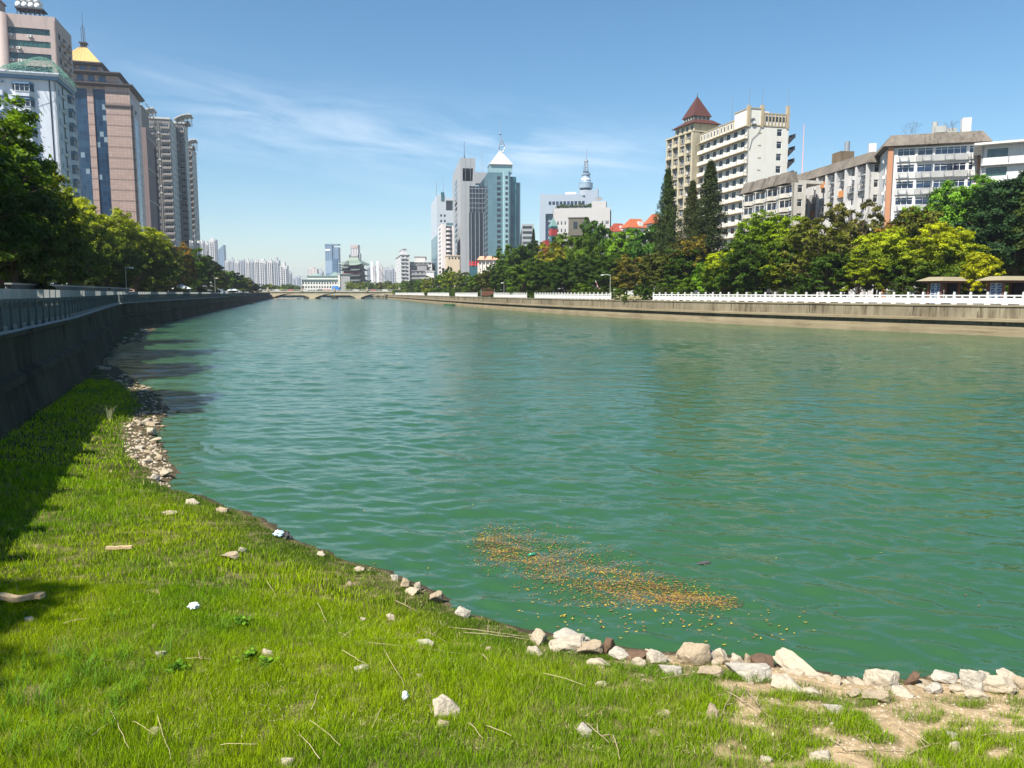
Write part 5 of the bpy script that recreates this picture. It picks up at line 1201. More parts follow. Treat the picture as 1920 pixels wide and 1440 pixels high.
    for i, x in enumerate((520, 545, 572, 600, 668, 700, 722, 738)):
        mt, cn = cm[(i*3) % 4]; r = empty('parked_car', (at(x, 545, 528).x, 528, 5.0), 0, f'{cn} car on the stone bridge, number {i+1} of eight from its left end', 'car', 'cars crossing the bridge')
        q = MB(); q.box(-2.1, 2.1, -.85, .85, .35, .95); q.prism([(-1.5,-.75),(1.2,-.75),(1.2,.75),(-1.5,.75)], .95, 1.5, 0, [(-1.0,-.6),(.6,-.6),(.6,.6),(-1.0,.6)]); q.build('body', mt, r)
        q = MB(); q.box(-.95, .7, -.78, .78, 1.02, 1.36); q.build('side_window', M['glass_dark'], r)
        for xx in (-1.3, 1.3):
            q = MB(); q.tube([(xx, -.86, .33), (xx, .86, .33)], .33, 10); q.build('wheel', M['dark_metal'], r)
river_end()

# ---------- far skyline
def skyline():
    A = gridmat('far_pale_tower', (.52, .50, .48), (.20, .21, .23), 4.2, 3.1, .6, .5, .5); Bm = gridmat('far_grey_tower', (.40, .41, .43), (.16, .18, .2), 3.6, 3.1, .6, .5, .5)
    Cm = gridmat('far_glass_tower', (.10, .15, .21), (.16, .23, .30), 6, 4.0, .25, .5, .7); Pm = gridmat('far_pink_tower', (.48, .42, .40), (.24, .22, .22), 5, 3.2, .6, .5, .5)
    T = [ # x0, x1, ytop, depth, mat, label
     (371, 381, 452, 1500, A, 'pinkish far tower, leftmost of the distant ones beside the slim grey tower'), (382, 390, 455, 1520, A, 'second pinkish far tower from the left'), (391, 404, 449, 1500, A, 'broadest pinkish far tower of the left trio'),
     (407, 419, 462, 1900, Cm, 'small far blue glass tower with a slanted top'),
     (421, 429, 489, 1900, A, 'far pale tower'), (430, 438, 487, 1900, Bm, 'far pale tower'), (439, 448, 489, 1850, A, 'far pale tower'), (449, 458, 487, 1850, Bm, 'far pale tower'), (459, 468, 489, 1800, A, 'far pale tower'), (469, 475, 490, 1800, Bm, 'far pale tower'),
     (476, 484, 488, 1500, A, 'far pale tower'), (485, 498, 489, 1480, A, 'far pale tower'), (500, 511, 488, 1350, A, 'far pale tower'), (512, 523, 488, 1350, Bm, 'far pale tower'), (524, 538, 498, 1250, A, 'far pale tower'), (539, 546, 510, 1500, Bm, 'far pale tower'),
     (549, 553, 521, 2200, Bm, 'hazy low tower'), (555, 562, 517, 2200, Bm, 'hazy low tower'), (577, 594, 504, 1300, Pm, 'small pinkish block behind the hotel roofs'), (595, 605, 508, 1400, Bm, 'low grey block between the hotel and the glass tower'),
     (687, 693, 498, 1500, Bm, 'grey block left of the white bridge pylons'), (698, 704, 499, 1750, Pm, 'pinkish block between the white bridge pylons'), (708, 717, 499, 1700, Pm, 'pinkish block right of the white bridge pylons'), (720, 728, 501, 1700, Bm, 'grey far block right of the pinkish ones'), (728, 738, 502, 1650, Bm, 'grey far block nearest to the old blocks'), (739, 744, 505, 1500, A, 'pale far block half hidden by the old blocks')]
    n_p = -1
    for i, (x0, x1, yt, Y, mt, lab) in enumerate(T):
        p = at(x0, yt, Y); q = at(x1, yt, Y); W = q.x - p.x; H = p.z - ZB; grp = None
        if lab == 'far pale tower': n_p = n_p + 1; lab = f'hazy pale apartment tower beyond the left trees, {ORD[n_p]} of twelve from the left'; grp = 'hazy apartment towers beyond the left trees'
        if lab == 'hazy low tower': lab = 'very faint low tower left of the hotel'; grp = 'faint low towers'
        g = MB(); g.box(0, W, 0, W*.8, 0, H)
        rr = random.Random(i)
        for k in range(3 if mt is A or mt is Bm else 0): x = W*(.15+.3*k); g.box(x, x+W*.12, -1.6, -.01, 0, H-rr.uniform(1, 5)); 
        g.box(W*.3, W*.7, W*.2, W*.6, H, H+rr.uniform(2, 6))
        if mt is Cm: g = MB(); g.add([(0,0,0),(W,0,0),(W,W,0),(0,W,0),(0,0,H-10),(W,0,H+4),(W,W,H+4),(0,W,H-10)], [(0,3,2,1),(4,5,6,7),(0,1,5,4),(1,2,6,5),(2,3,7,6),(3,0,4,7)])
        o = g.build('distant_tower', mt, loc=(p.x, Y, ZB)); tag(o, lab, 'tower', grp)
    # big glass tower
    B = Bd('glass_tower', 'tall blue grey glass tower standing alone above the hotel', 'office tower', (609, 460), 1150, -6, (634, 459), (605, 460), 'R'); W, D, H = B.W, B.D, B.H
    gm = curtain('blue_grey_glass', (.07, .12, .18), (.13, .20, .28), (.18, .25, .33), 3.2, 90, .2, .3, .6)
    g = MB(); g.box(0, W*.52, 0, D, 0, H); g.box(W*.52, W, 1.5, D, 0, H-3); B.part('facade', g, gm); g = MB(); g.box(W*.52, W*.9, .3, 1.48, 0, H*.72); B.part('dark_bay', g, curtain('deep_blue_glass', (.03,.07,.14), (.06,.12,.2), (.1,.15,.2), 3, 4, .1, .2, .5))
    g = MB(); g.box(-.3, W+.3, -.3, D+.3, H, H+2); B.part('crown', g, gm); g = MB(); g.box(1, W*.4, -.6, -.02, H-8, H-5.5); B.part('name_board', g, M['frame_white'])
    B = Bd('stone_tower', 'stepped pinkish stone tower rising behind the pavilion', 'office tower', (657, 459), 1200, -6, (671, 460), (653, 459), 'R'); W, D, H = B.W, B.D, B.H; pm_ = gridmat('stepped_tower_wall', (.50, .44, .42), (.26, .27, .3), 4, 200, .5, .5, .95)
    g = MB(); g.box(0, W, 0, D, 0, H); g.box(-1.5, W+2, 2, D, 0, H-13); g.box(-3, W+4, 4, D, 0, H-24); B.part('facade', g, pm_); g = MB(); g.box(W*.05, W*.95, -.5, 0, H-5, H-1); B.part('crown', g, M['w_pink'])
    for px, lab in ((697, 'left white pylon of the distant cable bridge'), (708, 'right white pylon of the distant cable bridge')):
        p = at(px, 491, 1250); g = MB(); g.box(-1.6, 1.6, -1.6, 1.6, 0, p.z-ZB); g.box(-1.2, 1.2, -1.2, 1.2, p.z-ZB, p.z-ZB+1.5)
        for k in range(8): g.tube([(0, 0, (p.z-ZB)*(.95-.05*k)), (10+k*4, 30, 8)], .25, 3)
        o = g.build('bridge_pylon', M['frame_white'], loc=(p.x, 1250, ZB)); tag(o, lab, 'bridge pylon')
skyline()
# ================================================================ trees
def leaf_mat(name, c_lo, c_hi, c_flower=None, trans=0.35, objmix=True):
    m, t, b = newmat(name); a = t.nodes.new('ShaderNodeAttribute'); a.attribute_name = 'tint'
    oi = t.nodes.new('ShaderNodeObjectInfo'); base = mixc(t, a.outputs['Fac'], c_lo, c_hi)
    mul = t.nodes.new('ShaderNodeMix'); mul.data_type = 'RGBA'; mul.blend_type = 'MULTIPLY'; mul.inputs[0].default_value = 1
    t.links.new(base, mul.inputs[6]); t.links.new(oi.outputs['Color'], mul.inputs[7]); col = mul.outputs[2]
    t.links.new(col, b.inputs['Base Color']); b.inputs['Roughness'].default_value = 0.6; b.inputs['Specular IOR Level'].default_value = 0.12
    tr = t.nodes.new('ShaderNodeBsdfTranslucent'); t.links.new(col, tr.inputs[0]); ms = t.nodes.new('ShaderNodeMixShader'); ms.inputs[0].default_value = trans
    o = t.nodes['Material Output']; t.links.new(b.outputs[0], ms.inputs[1]); t.links.new(tr.outputs[0], ms.inputs[2]); t.links.new(ms.outputs[0], o.inputs[0])
    return m
M['leaf'] = leaf_mat('foliage', (0.36, 0.46, 0.42), (1.95, 1.75, 1.3), trans=.25)
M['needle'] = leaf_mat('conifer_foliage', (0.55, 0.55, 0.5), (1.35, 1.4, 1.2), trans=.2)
def leaves(P, Nrm, size, rng, aspect=0.55):
    """one bent diamond leaf (two triangles) at each point"""
    n = len(P); d = rng.normal(size=(n, 3)); d -= (d*Nrm).sum(1, keepdims=True)*Nrm; d /= np.linalg.norm(d, axis=1, keepdims=True)+1e-9
    e = np.cross(Nrm, d); s = size * rng.uniform(.6, 1.35, (n, 1))
    a = P - d*s*.5; c = P + d*s*.5 - Nrm*s*.12; b1 = P + e*s*aspect*.5; b2 = P - e*s*aspect*.5
    V = np.stack([a, b1, c, b2], 1).reshape(-1, 3); k = (np.arange(n)*4)[:, None]
    return V, k + np.array([[0, 1, 2, 3]])
M['flower_shade_leaf'] = leaf_mat('flowering_shaded_foliage', (.034, .072, .008), (.38, .40, .008), trans=.25)  # flower yellow for crown tops, near-black green as painted shade lower down
def crown_data(seed, lobes, nleaf, size, flat_=0.75, gap=0.42, flower=False):
    """lobes: (x, y, z, r). leaves gather in twig clusters on the outside of each lobe"""
    g = np.random.default_rng(seed); Ps = []; Ns = []; Ts = []
    vol = np.array([l[3]**2 for l in lobes]); cnt = (vol/vol.sum()*nleaf).astype(int)
    C = np.array([l[:3] for l in lobes]); Rr = np.array([l[3] for l in lobes])
    for (x, y, z, r), n in zip(lobes, cnt):
        nc = max(6, int(n/95)); dirs = g.normal(size=(nc, 3)); dirs[:, 2] = dirs[:, 2]*.9+.15; dirs /= np.linalg.norm(dirs, axis=1, keepdims=True)
        rad = r*g.uniform(.70, 1.18, (nc, 1)); cen = np.array([x, y, z]) + dirs*rad*np.array([1, 1, flat_])
        ct = g.random(nc); k = g.integers(0, nc, n); sp_ = r*.155
        off = g.normal(size=(n, 3))*np.array([1, 1, .55])*sp_; P = cen[k] + off
        Nn = dirs[k]*.7 + g.normal(size=(n, 3))*.42 + np.array([0, 0, .55]); Nn /= np.linalg.norm(Nn, axis=1, keepdims=True)
        Ps.append(P); Ns.append(Nn); Ts.append(np.clip(ct[k]*.6 + g.random(n)*.5, 0, 1))
    P = np.concatenate(Ps); Nn = np.concatenate(Ns); T = np.concatenate(Ts)
    if flower:                                       # yellow panicles on top; the dark green below paints the crown's shaded base
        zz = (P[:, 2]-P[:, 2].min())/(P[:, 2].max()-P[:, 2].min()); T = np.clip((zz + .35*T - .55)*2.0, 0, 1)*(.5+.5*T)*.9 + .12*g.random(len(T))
    V, Fa = leaves(P, Nn, size, g); return V, Fa, T
def lobes_broad(seed, R_, z0, z1, n=16, spread=1.0):
    g = random.Random(seed); L = [(0, 0, z0+(z1-z0)*.52, R_*.62)]
    for i in range(n):
        a = i*2.4+g.uniform(-.3, .3); t = (i+.5)/n; zz = z0+(z1-z0)*(.12+.76*t); e = math.sqrt(max(.05, 1-((zz-z0)/(z1-z0)*2-.85)**2*.8)); r = R_*g.uniform(.26, .42)
        rr = (R_*e-r*.7)*g.uniform(.75, 1.08)*spread; L.append((rr*math.cos(a), rr*math.sin(a), zz, r))
    return L
def limbs(L, zf, r0, seed=0):
    g = random.Random(seed); m = MB(); top = max(l[2] for l in L)
    m.tube([(0,0,-.3), (.05,.03,zf*.5), (-.08,.05,zf), (.1,0,(zf+top)/2), (0,.1,top)], [r0*1.25, r0, r0*.8, r0*.45, r0*.12], 8)
    for x, y, z, r in L[1:]:
        s_ = zf*g.uniform(.6, 1.0) if z < top*.75 else zf*1.2; mid = (x*.45+g.uniform(-.3,.3), y*.45+g.uniform(-.3,.3), s_+(z-s_)*.6)
        m.tube([(0, 0, s_), mid, (x, y, z)], [r0*.42, r0*.26, r0*.07], 5)
        for k in range(3): m.tube([mid, (x+g.uniform(-1,1)*r*.8, y+g.uniform(-1,1)*r*.8, z+g.uniform(-.4,.8)*r)], [r0*.16, r0*.04], 4)
    return m
TV = {}
def tree_var(kind, i):
    key = (kind, i)
    if key in TV: return TV[key]
    sd_ = hash((len(kind), i)) % 1000 + i*13
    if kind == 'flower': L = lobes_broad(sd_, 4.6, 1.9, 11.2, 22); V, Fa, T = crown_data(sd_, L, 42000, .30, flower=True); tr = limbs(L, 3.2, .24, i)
    elif kind == 'near':   L = lobes_broad(sd_, 4.6, 2.6, 11.5, 22); V, Fa, T = crown_data(sd_, L, 50000, .27); tr = limbs(L, 3.6, .24, i)
    elif kind == 'mid':  L = lobes_broad(sd_, 4.4, 2.2, 11.0, 19); V, Fa, T = crown_data(sd_, L, 21000, .40); tr = limbs(L, 3.2, .22, i)
    elif kind == 'airy': L = lobes_broad(sd_, 4.6, 2.0, 11.5, 20, 1.1); L = [(x, y, z, r*.82) for x, y, z, r in L]; V, Fa, T = crown_data(sd_, L, 15000, .36, .7); tr = limbs(L, 2.6, .22, i)
    elif kind == 'far':  L = lobes_broad(sd_, 4.5, 1.2, 10.5, 14); V, Fa, T = crown_data(sd_, L, 9000, .60); tr = limbs(L, 2.5, .22, i)
    elif kind == 'shrub': L = lobes_broad(sd_, 1.6, .1, 2.6, 9); V, Fa, T = crown_data(sd_, L, 9000, .17); tr = limbs(L, .5, .06, i)
    elif kind == 'conifer':
        g = np.random.default_rng(sd_); H = 22.0; P = []; Nn = []; T = []; L = [(0,0,H*.9,1)]; tr = MB(); tr.tube([(0,0,-.3),(0,0,H*.5),(0,0,H*.98)], [.36,.2,.03], 7)
        for k in range(190):
            t = (k+.5)/190; z = 1.8+(H-1.9)*t; a = k*2.4+g.uniform(-.4,.4); ln = 4.0*(1-t)**.80*g.uniform(.62, 1.12)+.25; drop = -.10*ln+.25*ln*(1-t)*0
            n = int(60+190*ln/4); s = g.random(n)**.7; wdt = .13*ln+.22
            side = g.normal(size=n)*wdt*(1.15-s*.6); x = math.cos(a)*s*ln - math.sin(a)*side; y = math.sin(a)*s*ln + math.cos(a)*side
            zz = z + .22*ln*s - .12*ln*s*s*1.0 + g.normal(size=n)*(.16+.05*ln)
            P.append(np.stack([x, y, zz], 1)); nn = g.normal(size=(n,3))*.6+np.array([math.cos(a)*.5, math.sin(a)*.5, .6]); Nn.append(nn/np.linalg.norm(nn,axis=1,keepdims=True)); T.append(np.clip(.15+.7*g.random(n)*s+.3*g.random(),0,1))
            if k % 2 == 0: tr.tube([(0,0,z), (math.cos(a)*ln*.85, math.sin(a)*ln*.85, z+.12*ln)], [.05+.05*(1-t), .01], 4)
        V, Fa = leaves(np.concatenate(P), np.concatenate(Nn), .30, g, .4); T = np.concatenate(T)
    mt = M['needle'] if kind == 'conifer' else M['flower_shade_leaf'] if kind == 'flower' else M['leaf']
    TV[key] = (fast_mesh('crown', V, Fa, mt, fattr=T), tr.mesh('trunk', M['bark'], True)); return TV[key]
def tree(name, loc, kind, var, sx, sz, colr, label, cat='tree', group=None, rz=0.0):
    cm, tm = tree_var(kind, var); r = empty(name, loc, rz, label, cat, group)
    c = link('crown', cm, r); c.scale = (sx, sx, sz); c.color = (*colr, 1)
    t = link('trunk', tm, r); t.scale = (sx, sx, sz); return r
DG = (.036, .074, .007); MG = (.072, .135, .009); BG = (.11, .22, .014); OL = (.095, .11, .014); YE = (.27, .29, .008); YG = (.16, .21, .008); RB_ = (.17, .11, .02); CG = (.042, .066, .012); OC = (.065, .08, .014)

# left bank row: the tall trees whose crowns lean over the railing
LT = [  # px of trunk line, y top, depth, kind, radius factor, colour, label
 (-330, 60, 22, 'near', 1.0, DG, 'dark tree just outside the left edge whose boughs shade the near railing'),
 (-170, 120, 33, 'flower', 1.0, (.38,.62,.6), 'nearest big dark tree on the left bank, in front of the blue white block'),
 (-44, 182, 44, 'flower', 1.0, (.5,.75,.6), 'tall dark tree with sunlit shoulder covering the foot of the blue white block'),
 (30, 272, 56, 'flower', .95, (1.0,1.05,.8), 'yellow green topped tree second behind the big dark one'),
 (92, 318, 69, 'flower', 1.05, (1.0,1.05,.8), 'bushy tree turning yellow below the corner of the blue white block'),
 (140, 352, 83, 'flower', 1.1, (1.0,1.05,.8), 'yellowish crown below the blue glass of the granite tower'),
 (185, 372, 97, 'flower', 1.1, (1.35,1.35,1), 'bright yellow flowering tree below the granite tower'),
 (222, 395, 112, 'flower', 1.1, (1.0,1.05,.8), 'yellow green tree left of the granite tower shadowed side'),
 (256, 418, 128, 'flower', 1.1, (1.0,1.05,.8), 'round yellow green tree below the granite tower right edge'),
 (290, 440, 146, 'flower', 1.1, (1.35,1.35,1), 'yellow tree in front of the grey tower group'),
 (318, 462, 166, 'mid', 1.0, OL, 'dull olive tree beside the reddish thin tree'),
 (333, 455, 180, 'airy', .9, RB_, 'thin reddish brown tree at the foot of the grey towers'),
 (352, 463, 194, 'mid', 1.15, MG, 'fresh green tree just right of the reddish thin one'),
 (378, 478, 222, 'mid', 1.15, DG, 'dark green tree below the rightmost grey tower'),
 (400, 492, 250, 'far', 1.15, OL, 'olive tree beyond the rightmost grey tower'),
 (420, 503, 282, 'far', 1.15, MG, 'green tree in front of the hazy apartment towers'),
 (438, 509, 318, 'far', 1.15, DG, 'dark tree in front of the hazy apartment towers'),
 (452, 513, 352, 'far', 1.1, MG, 'mid green tree near the far end of the left row'),
 (466, 518, 388, 'far', 1.1, OL, 'olive tree near the far end of the left row'),
 (480, 527, 430, 'far', 1.0, DG, 'small dark tree last but one before the bridge'),
 (490, 532, 470, 'far', .9, MG, 'last small tree of the left row at the bridge abutment')]
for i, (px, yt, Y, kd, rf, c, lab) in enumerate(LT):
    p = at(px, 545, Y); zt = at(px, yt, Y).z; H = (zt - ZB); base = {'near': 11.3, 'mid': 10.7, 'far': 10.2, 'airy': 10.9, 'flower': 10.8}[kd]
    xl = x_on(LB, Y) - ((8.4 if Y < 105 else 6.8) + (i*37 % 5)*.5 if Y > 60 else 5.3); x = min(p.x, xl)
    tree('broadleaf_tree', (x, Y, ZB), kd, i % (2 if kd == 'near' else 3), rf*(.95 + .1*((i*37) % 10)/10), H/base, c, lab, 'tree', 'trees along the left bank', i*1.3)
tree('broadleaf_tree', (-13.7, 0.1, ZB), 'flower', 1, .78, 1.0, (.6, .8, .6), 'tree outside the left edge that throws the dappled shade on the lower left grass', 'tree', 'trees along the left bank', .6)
# second row further back fills the shade under them
for i in range(13):
    Y = 38 + i*13.0; x = x_on(LB, Y) - 13 - (i % 3)
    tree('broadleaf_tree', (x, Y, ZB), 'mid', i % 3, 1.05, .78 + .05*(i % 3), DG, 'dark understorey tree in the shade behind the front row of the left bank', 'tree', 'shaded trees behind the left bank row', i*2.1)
for i in range(26):
    Y = 24 + i*8.5; x = x_on(LB, Y) - 5.5 - (i % 4)*.8
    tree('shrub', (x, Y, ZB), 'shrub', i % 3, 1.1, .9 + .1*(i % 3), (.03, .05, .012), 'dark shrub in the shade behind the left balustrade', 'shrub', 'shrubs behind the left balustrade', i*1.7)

RT = [ # px, ytop, depth, kind, var, radius scale, colour, label
 (1905, 322, 88, 'near', 0, 1.25, (.022,.052,.020), 'big dark green tree at the right edge above the second kiosk'),
 (1990, 330, 84, 'near', 1, 1.15, CG, 'dark tree cut off by the right edge of the photo'),
 (1812, 335, 108, 'near', 1, 1.30, (.095,.21,.018), 'large bright green tree in front of the white mansard block'),
 (1728, 372, 116, 'mid', 2, 0.95, BG, 'light green tree left of the large bright green one'),
 (1766, 425, 86, 'flower', 0, .80, (1.3,1.3,1), 'bright yellow tree hanging over the first kiosk'),
 (1838, 470, 80, 'mid', 2, .42, YE, 'small yellow bough tree between the two kiosks'),
 (1722, 392, 100, 'mid', 1, .85, OL, 'olive brown tree behind the yellow one'),
 (1650, 432, 92, 'flower', 1, .72, (1.1,1.2,1), 'yellow green tree left of the kiosks'),
 (1690, 410, 104, 'airy', 0, .9, RB_, 'rusty brown tree between the two yellow trees'),
 (1640, 415, 118, 'mid', 0, .9, OL, 'olive tree below the terracotta pilaster'),
 (1588, 378, 112, 'airy', 1, 1.0, (.12,.12,.03), 'thin airy olive tree with visible twigs below the long mansard block'),
 (1532, 410, 104, 'airy', 2, 1.05, OL, 'loose olive tree with bare stems left of the thin airy one'),
 (1482, 414, 112, 'flower', 0, .95, (.7,.9,.7), 'dark green tree with yellow tips below the low mansard block'),
 (1430, 402, 118, 'flower', 1, 1.08, (.6,.85,.7), 'broad dark green tree in front of the white balcony block'),
 (1358, 470, 108, 'flower', 1, .62, (1.3,1.4,1), 'small bright yellow tree close to the white balustrade'),
 (1328, 490, 112, 'mid', 1, .5, BG, 'small fresh green tree left of the small yellow tree'),
 (1395, 455, 104, 'mid', 1, .7, DG, 'dark round tree right of the small yellow tree'),
 (1560, 470, 92, 'mid', 2, .7, DG, 'low dark tree close behind the balustrade, right of the loose olive tree'),
 (1610, 478, 90, 'airy', 1, .55, YG, 'low yellow green sapling left of the kiosks'),
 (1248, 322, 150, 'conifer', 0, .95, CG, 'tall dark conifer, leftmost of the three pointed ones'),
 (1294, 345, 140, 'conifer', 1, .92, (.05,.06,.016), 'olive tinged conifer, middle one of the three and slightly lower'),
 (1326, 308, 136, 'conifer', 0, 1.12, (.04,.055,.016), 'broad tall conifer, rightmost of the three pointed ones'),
 (1292, 440, 128, 'airy', 0, .7, (.16,.13,.02), 'yellow brown tree in front of the conifers'),
 (1210, 425, 165, 'mid', 0, 1.05, (.05,.13,.015), 'bright green domed tree left of the conifers'),
 (1165, 432, 172, 'mid', 1, .95, BG, 'bright green tree below the orange roofed house'),
 (1115, 408, 185, 'mid', 2, 1.0, (.045,.10,.014), 'tall pointed green tree in front of the white stepped office'),
 (1092, 440, 172, 'mid', 0, .85, MG, 'green tree just left of the tall pointed one'),
 (1052, 440, 200, 'mid', 1, 1.0, (.075,.13,.016), 'pale green tree below the red turret'),
 (1030, 455, 180, 'airy', 1, .95, (.20,.20,.014), 'tree with yellow tips below the red turret'),
 (1000, 432, 235, 'conifer', 1, .55, (.022,.035,.014), 'dark spiky fir poking up right of the teal tower'),
 (990, 452, 210, 'mid', 2, 1.05, DG, 'dark tree around the spiky fir'),
 (958, 460, 225, 'mid', 0, 1.05, MG, 'green tree in front of the teal tower right side'),
 (930, 496, 235, 'mid', 1, .9, DG, 'dark tree below the cream apartment row'),
 (905, 512, 240, 'far', 2, .95, (.07,.11,.016), 'green tree left of the cream apartment row foot'),
 (1235, 470, 132, 'mid', 2, .85, OC, 'olive tree low below the leftmost conifer'),
 (1190, 480, 138, 'airy', 2, .85, (.13,.12,.018), 'yellow olive tree behind the lamp post'),
 (1148, 475, 148, 'near', 0, .75, DG, 'dark tree right behind the lamp post'),
 (1105, 480, 152, 'near', 1, .8, (.035,.07,.012), 'dark glossy tree left of the lamp post'),
 (1060, 485, 158, 'near', 0, .8, DG, 'dark tree above the flowering shrubs'),
 (1020, 488, 168, 'mid', 1, .85, DG, 'dark tree behind the middle balustrade'),
 (980, 492, 176, 'mid', 2, .85, MG, 'green tree behind the middle balustrade'),
 (945, 500, 190, 'mid', 0, .8, DG, 'dark tree right of the rusty frame'),
 (915, 508, 205, 'mid', 1, .75, OC, 'olive tree above the rusty frame'),
 (888, 514, 222, 'mid', 2, .7, MG, 'green tree left of the rusty frame'),
 (868, 508, 262, 'far', 1, .8, (.085,.12,.016), 'light green tree before the dark curtain wall'),
 (846, 506, 300, 'far', 0, .85, YG, 'yellowish tree at the foot of the grey twin topped tower'),
 (838, 500, 360, 'far', 2, .8, DG, 'dark round tree before the beige block'),
 (826, 515, 320, 'far', 2, .85, MG, 'green tree at the foot of the cyan tower'),
 (808, 518, 345, 'far', 1, .9, (.14,.17,.012), 'yellow green tree left of the cyan tower'),
 (792, 521, 370, 'far', 0, .9, MG, 'green tree below the dark terraced block'),
 (776, 524, 400, 'far', 2, .9, DG, 'dark tree below the old blocks'),
 (762, 526, 440, 'far', 1, .8, MG, 'green tree at the right end of the bridge')]
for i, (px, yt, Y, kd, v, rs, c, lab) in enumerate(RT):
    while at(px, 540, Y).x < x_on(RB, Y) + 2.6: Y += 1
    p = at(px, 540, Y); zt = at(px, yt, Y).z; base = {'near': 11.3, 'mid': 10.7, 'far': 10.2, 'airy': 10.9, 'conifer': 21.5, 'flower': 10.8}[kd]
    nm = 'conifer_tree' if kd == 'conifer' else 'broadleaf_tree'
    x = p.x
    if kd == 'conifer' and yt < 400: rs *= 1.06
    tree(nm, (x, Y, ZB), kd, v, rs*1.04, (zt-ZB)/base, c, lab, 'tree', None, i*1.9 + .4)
# filler trees in the deep shade of the park behind
k = 0
for Y, step in ((112, 9), (128, 10), (150, 11), (175, 12), (205, 13), (245, 14)):
    x = x_on(RB, Y) + 12
    while x / Y < .78 and x < x_on(RB, Y) + 95:
        if not (Y > 140 and x > 64): 
            tree('broadleaf_tree', (x, Y, ZB), 'far' if Y > 140 else 'mid', k % 3, .95, .62 + .08*(k % 4) , [DG, MG, OC][k % 3] if k % 5 else YG, ['dark green tree', 'mid green tree', 'olive green tree'][k % 3].replace('olive green', 'yellow green' if k % 5 == 0 else 'olive green') + ' standing deep in the right bank park behind the front row', 'tree', 'trees in the depth of the right bank park', k*1.1)
        x += step; k += 1
for i in range(60):                                     # undergrowth right behind the white balustrade
    Y = 62 + i*3.6 + (i % 3); x = x_on(RB, Y) + 3.2 + (i*53 % 7)*.7
    if 72 < Y < 92: x += 6
    tree('shrub', (x, Y, ZB), 'shrub', i % 3, 1.0 + .1*(i % 4), .75 + .12*(i % 5), [DG, CG, MG][i % 3], 'green shrub behind the right bank balustrade', 'shrub', 'shrubs behind the right bank balustrade', i*1.7)
for i in range(34):
    Y = 285 + i*7.0; x = x_on(RB, Y) + 3.5 + (i % 4)*2
    tree('shrub', (x, Y, ZB), 'shrub', i % 3, 2.0, 1.2, [MG, DG, YG][i % 3], 'low rounded shrub on the far right bank near the bridge', 'shrub', 'shrubs on the far right bank', i*1.7)
for i in range(22):                                     # willows in front of the pavilion and hotel
    px = 655 + i*5.2; Y = 600 + (i*37 % 50); zt = at(px, 524 + (i*13 % 7), Y).z
    tree('broadleaf_tree', (at(px, 540, Y).x, Y, ZB), 'far', i % 3, .9, (zt-ZB)/11, [YG, MG, OL][i % 3], 'light green tree lining the quay in front of the pavilion', 'tree', 'trees lining the quay beyond the bridge', i)
for i in range(14):
    px = 497 + i*6.2; Y = 585 + (i*31 % 50); zt = at(px, 530 + (i*13 % 6), Y).z
    if px > 565: break
    tree('broadleaf_tree', (at(px, 540, Y).x, Y, ZB), 'far', i % 3, .9, (zt-ZB)/11, [DG, MG, YG][i % 3], 'small tree between the left row and the hotel', 'tree', 'trees left of the hotel', i)
# shrubs leaning over the wall where the balustrade is broken
for i, (Y, dx, s, c, lab) in enumerate(((121, .2, .8, DG, 'dark shrub spilling over the river wall left of the long white balustrade'), (124, -.3, .75, MG, 'green shrub hanging over the river wall beside the pale blossoms'), (127.5, .2, .9, DG, 'dark shrub at the end of the middle balustrade'),
                            (165.5, .1, .8, MG, 'round shrub on the wall between two balustrades'), (199, .1, .7, DG, 'small dark shrub right of the rusty frame'), (210, .3, .8, MG, 'small shrub left of the rusty frame'), (253, .1, 1.0, MG, 'shrub in the gap of the far balustrade'), (258, .2, .9, DG, 'dark shrub in the gap of the far balustrade'), (323, .2, 1.2, DG, 'shrub before the farthest balustrade'))):
    tree('shrub', (x_on(RB, Y)+.9+dx, Y, ZB-.3), 'shrub', i % 3, s, s*.62, c, lab, 'shrub', None, i)
for i in range(4):
    me, tm = tree_var('shrub', i % 3); Y = 120.5+i*2.2
    r = tree('flowering_shrub', (x_on(RB, Y)+.35, Y, ZB-.1), 'shrub', i % 3, .45, .34, (.62, .6, .5), f'low shrub with whitish blossoms on the river wall, {ORD[i]} of four from the right', 'shrub', 'whitish blossoming shrubs on the wall', i)
# ================================================================ small things
stone_c = [(.50, .42, .31), (.50, .43, .33), (.40, .32, .22), (.50, .45, .37)]
def stonemat(name, c, wet=False):
    m, t, b = newmat(name); v = coords(t); f = ramp(t, noise(t, v, 9, 7, .7), .3, .7)
    col = mixc(t, f, tuple(x*.62 for x in c), c); f2 = ramp(t, noise(t, v, 3, 3), .58, .7); col = mixc(t, mth('MULTIPLY', f2, .5, tree=t), col, tuple(x*.45 for x in c))
    t.links.new(col, b.inputs['Base Color']); b.inputs['Roughness'].default_value = .5 if wet else .95; b.inputs['Specular IOR Level'].default_value = .15
    ge = t.nodes.new('ShaderNodeNewGeometry'); sz = t.nodes.new('ShaderNodeSeparateXYZ'); t.links.new(ge.outputs['Position'], sz.inputs[0])   # tide mark
    wl = ramp(t, mth('ADD', sz.outputs[2], mth('MULTIPLY', noise(t, v, 3, 2), .03, tree=t), tree=t), .075, .045); col = mixc(t, wl, col, (.075, .06, .035)); t.links.new(col, b.inputs['Base Color'])
    bump(t, b, mth('ADD', noise(t, v, 40, 5), mth('MULTIPLY', noise(t, v, 11, 5), 2.0, tree=t), tree=t), .55, .012); return m
SM = [stonemat('pale_stone_%s' % n, c) for n, c in zip(('sandy', 'cream', 'brown', 'chalky'), stone_c)]
SM_wet = stonemat('wet_brown_stone', (.16, .10, .065), True)
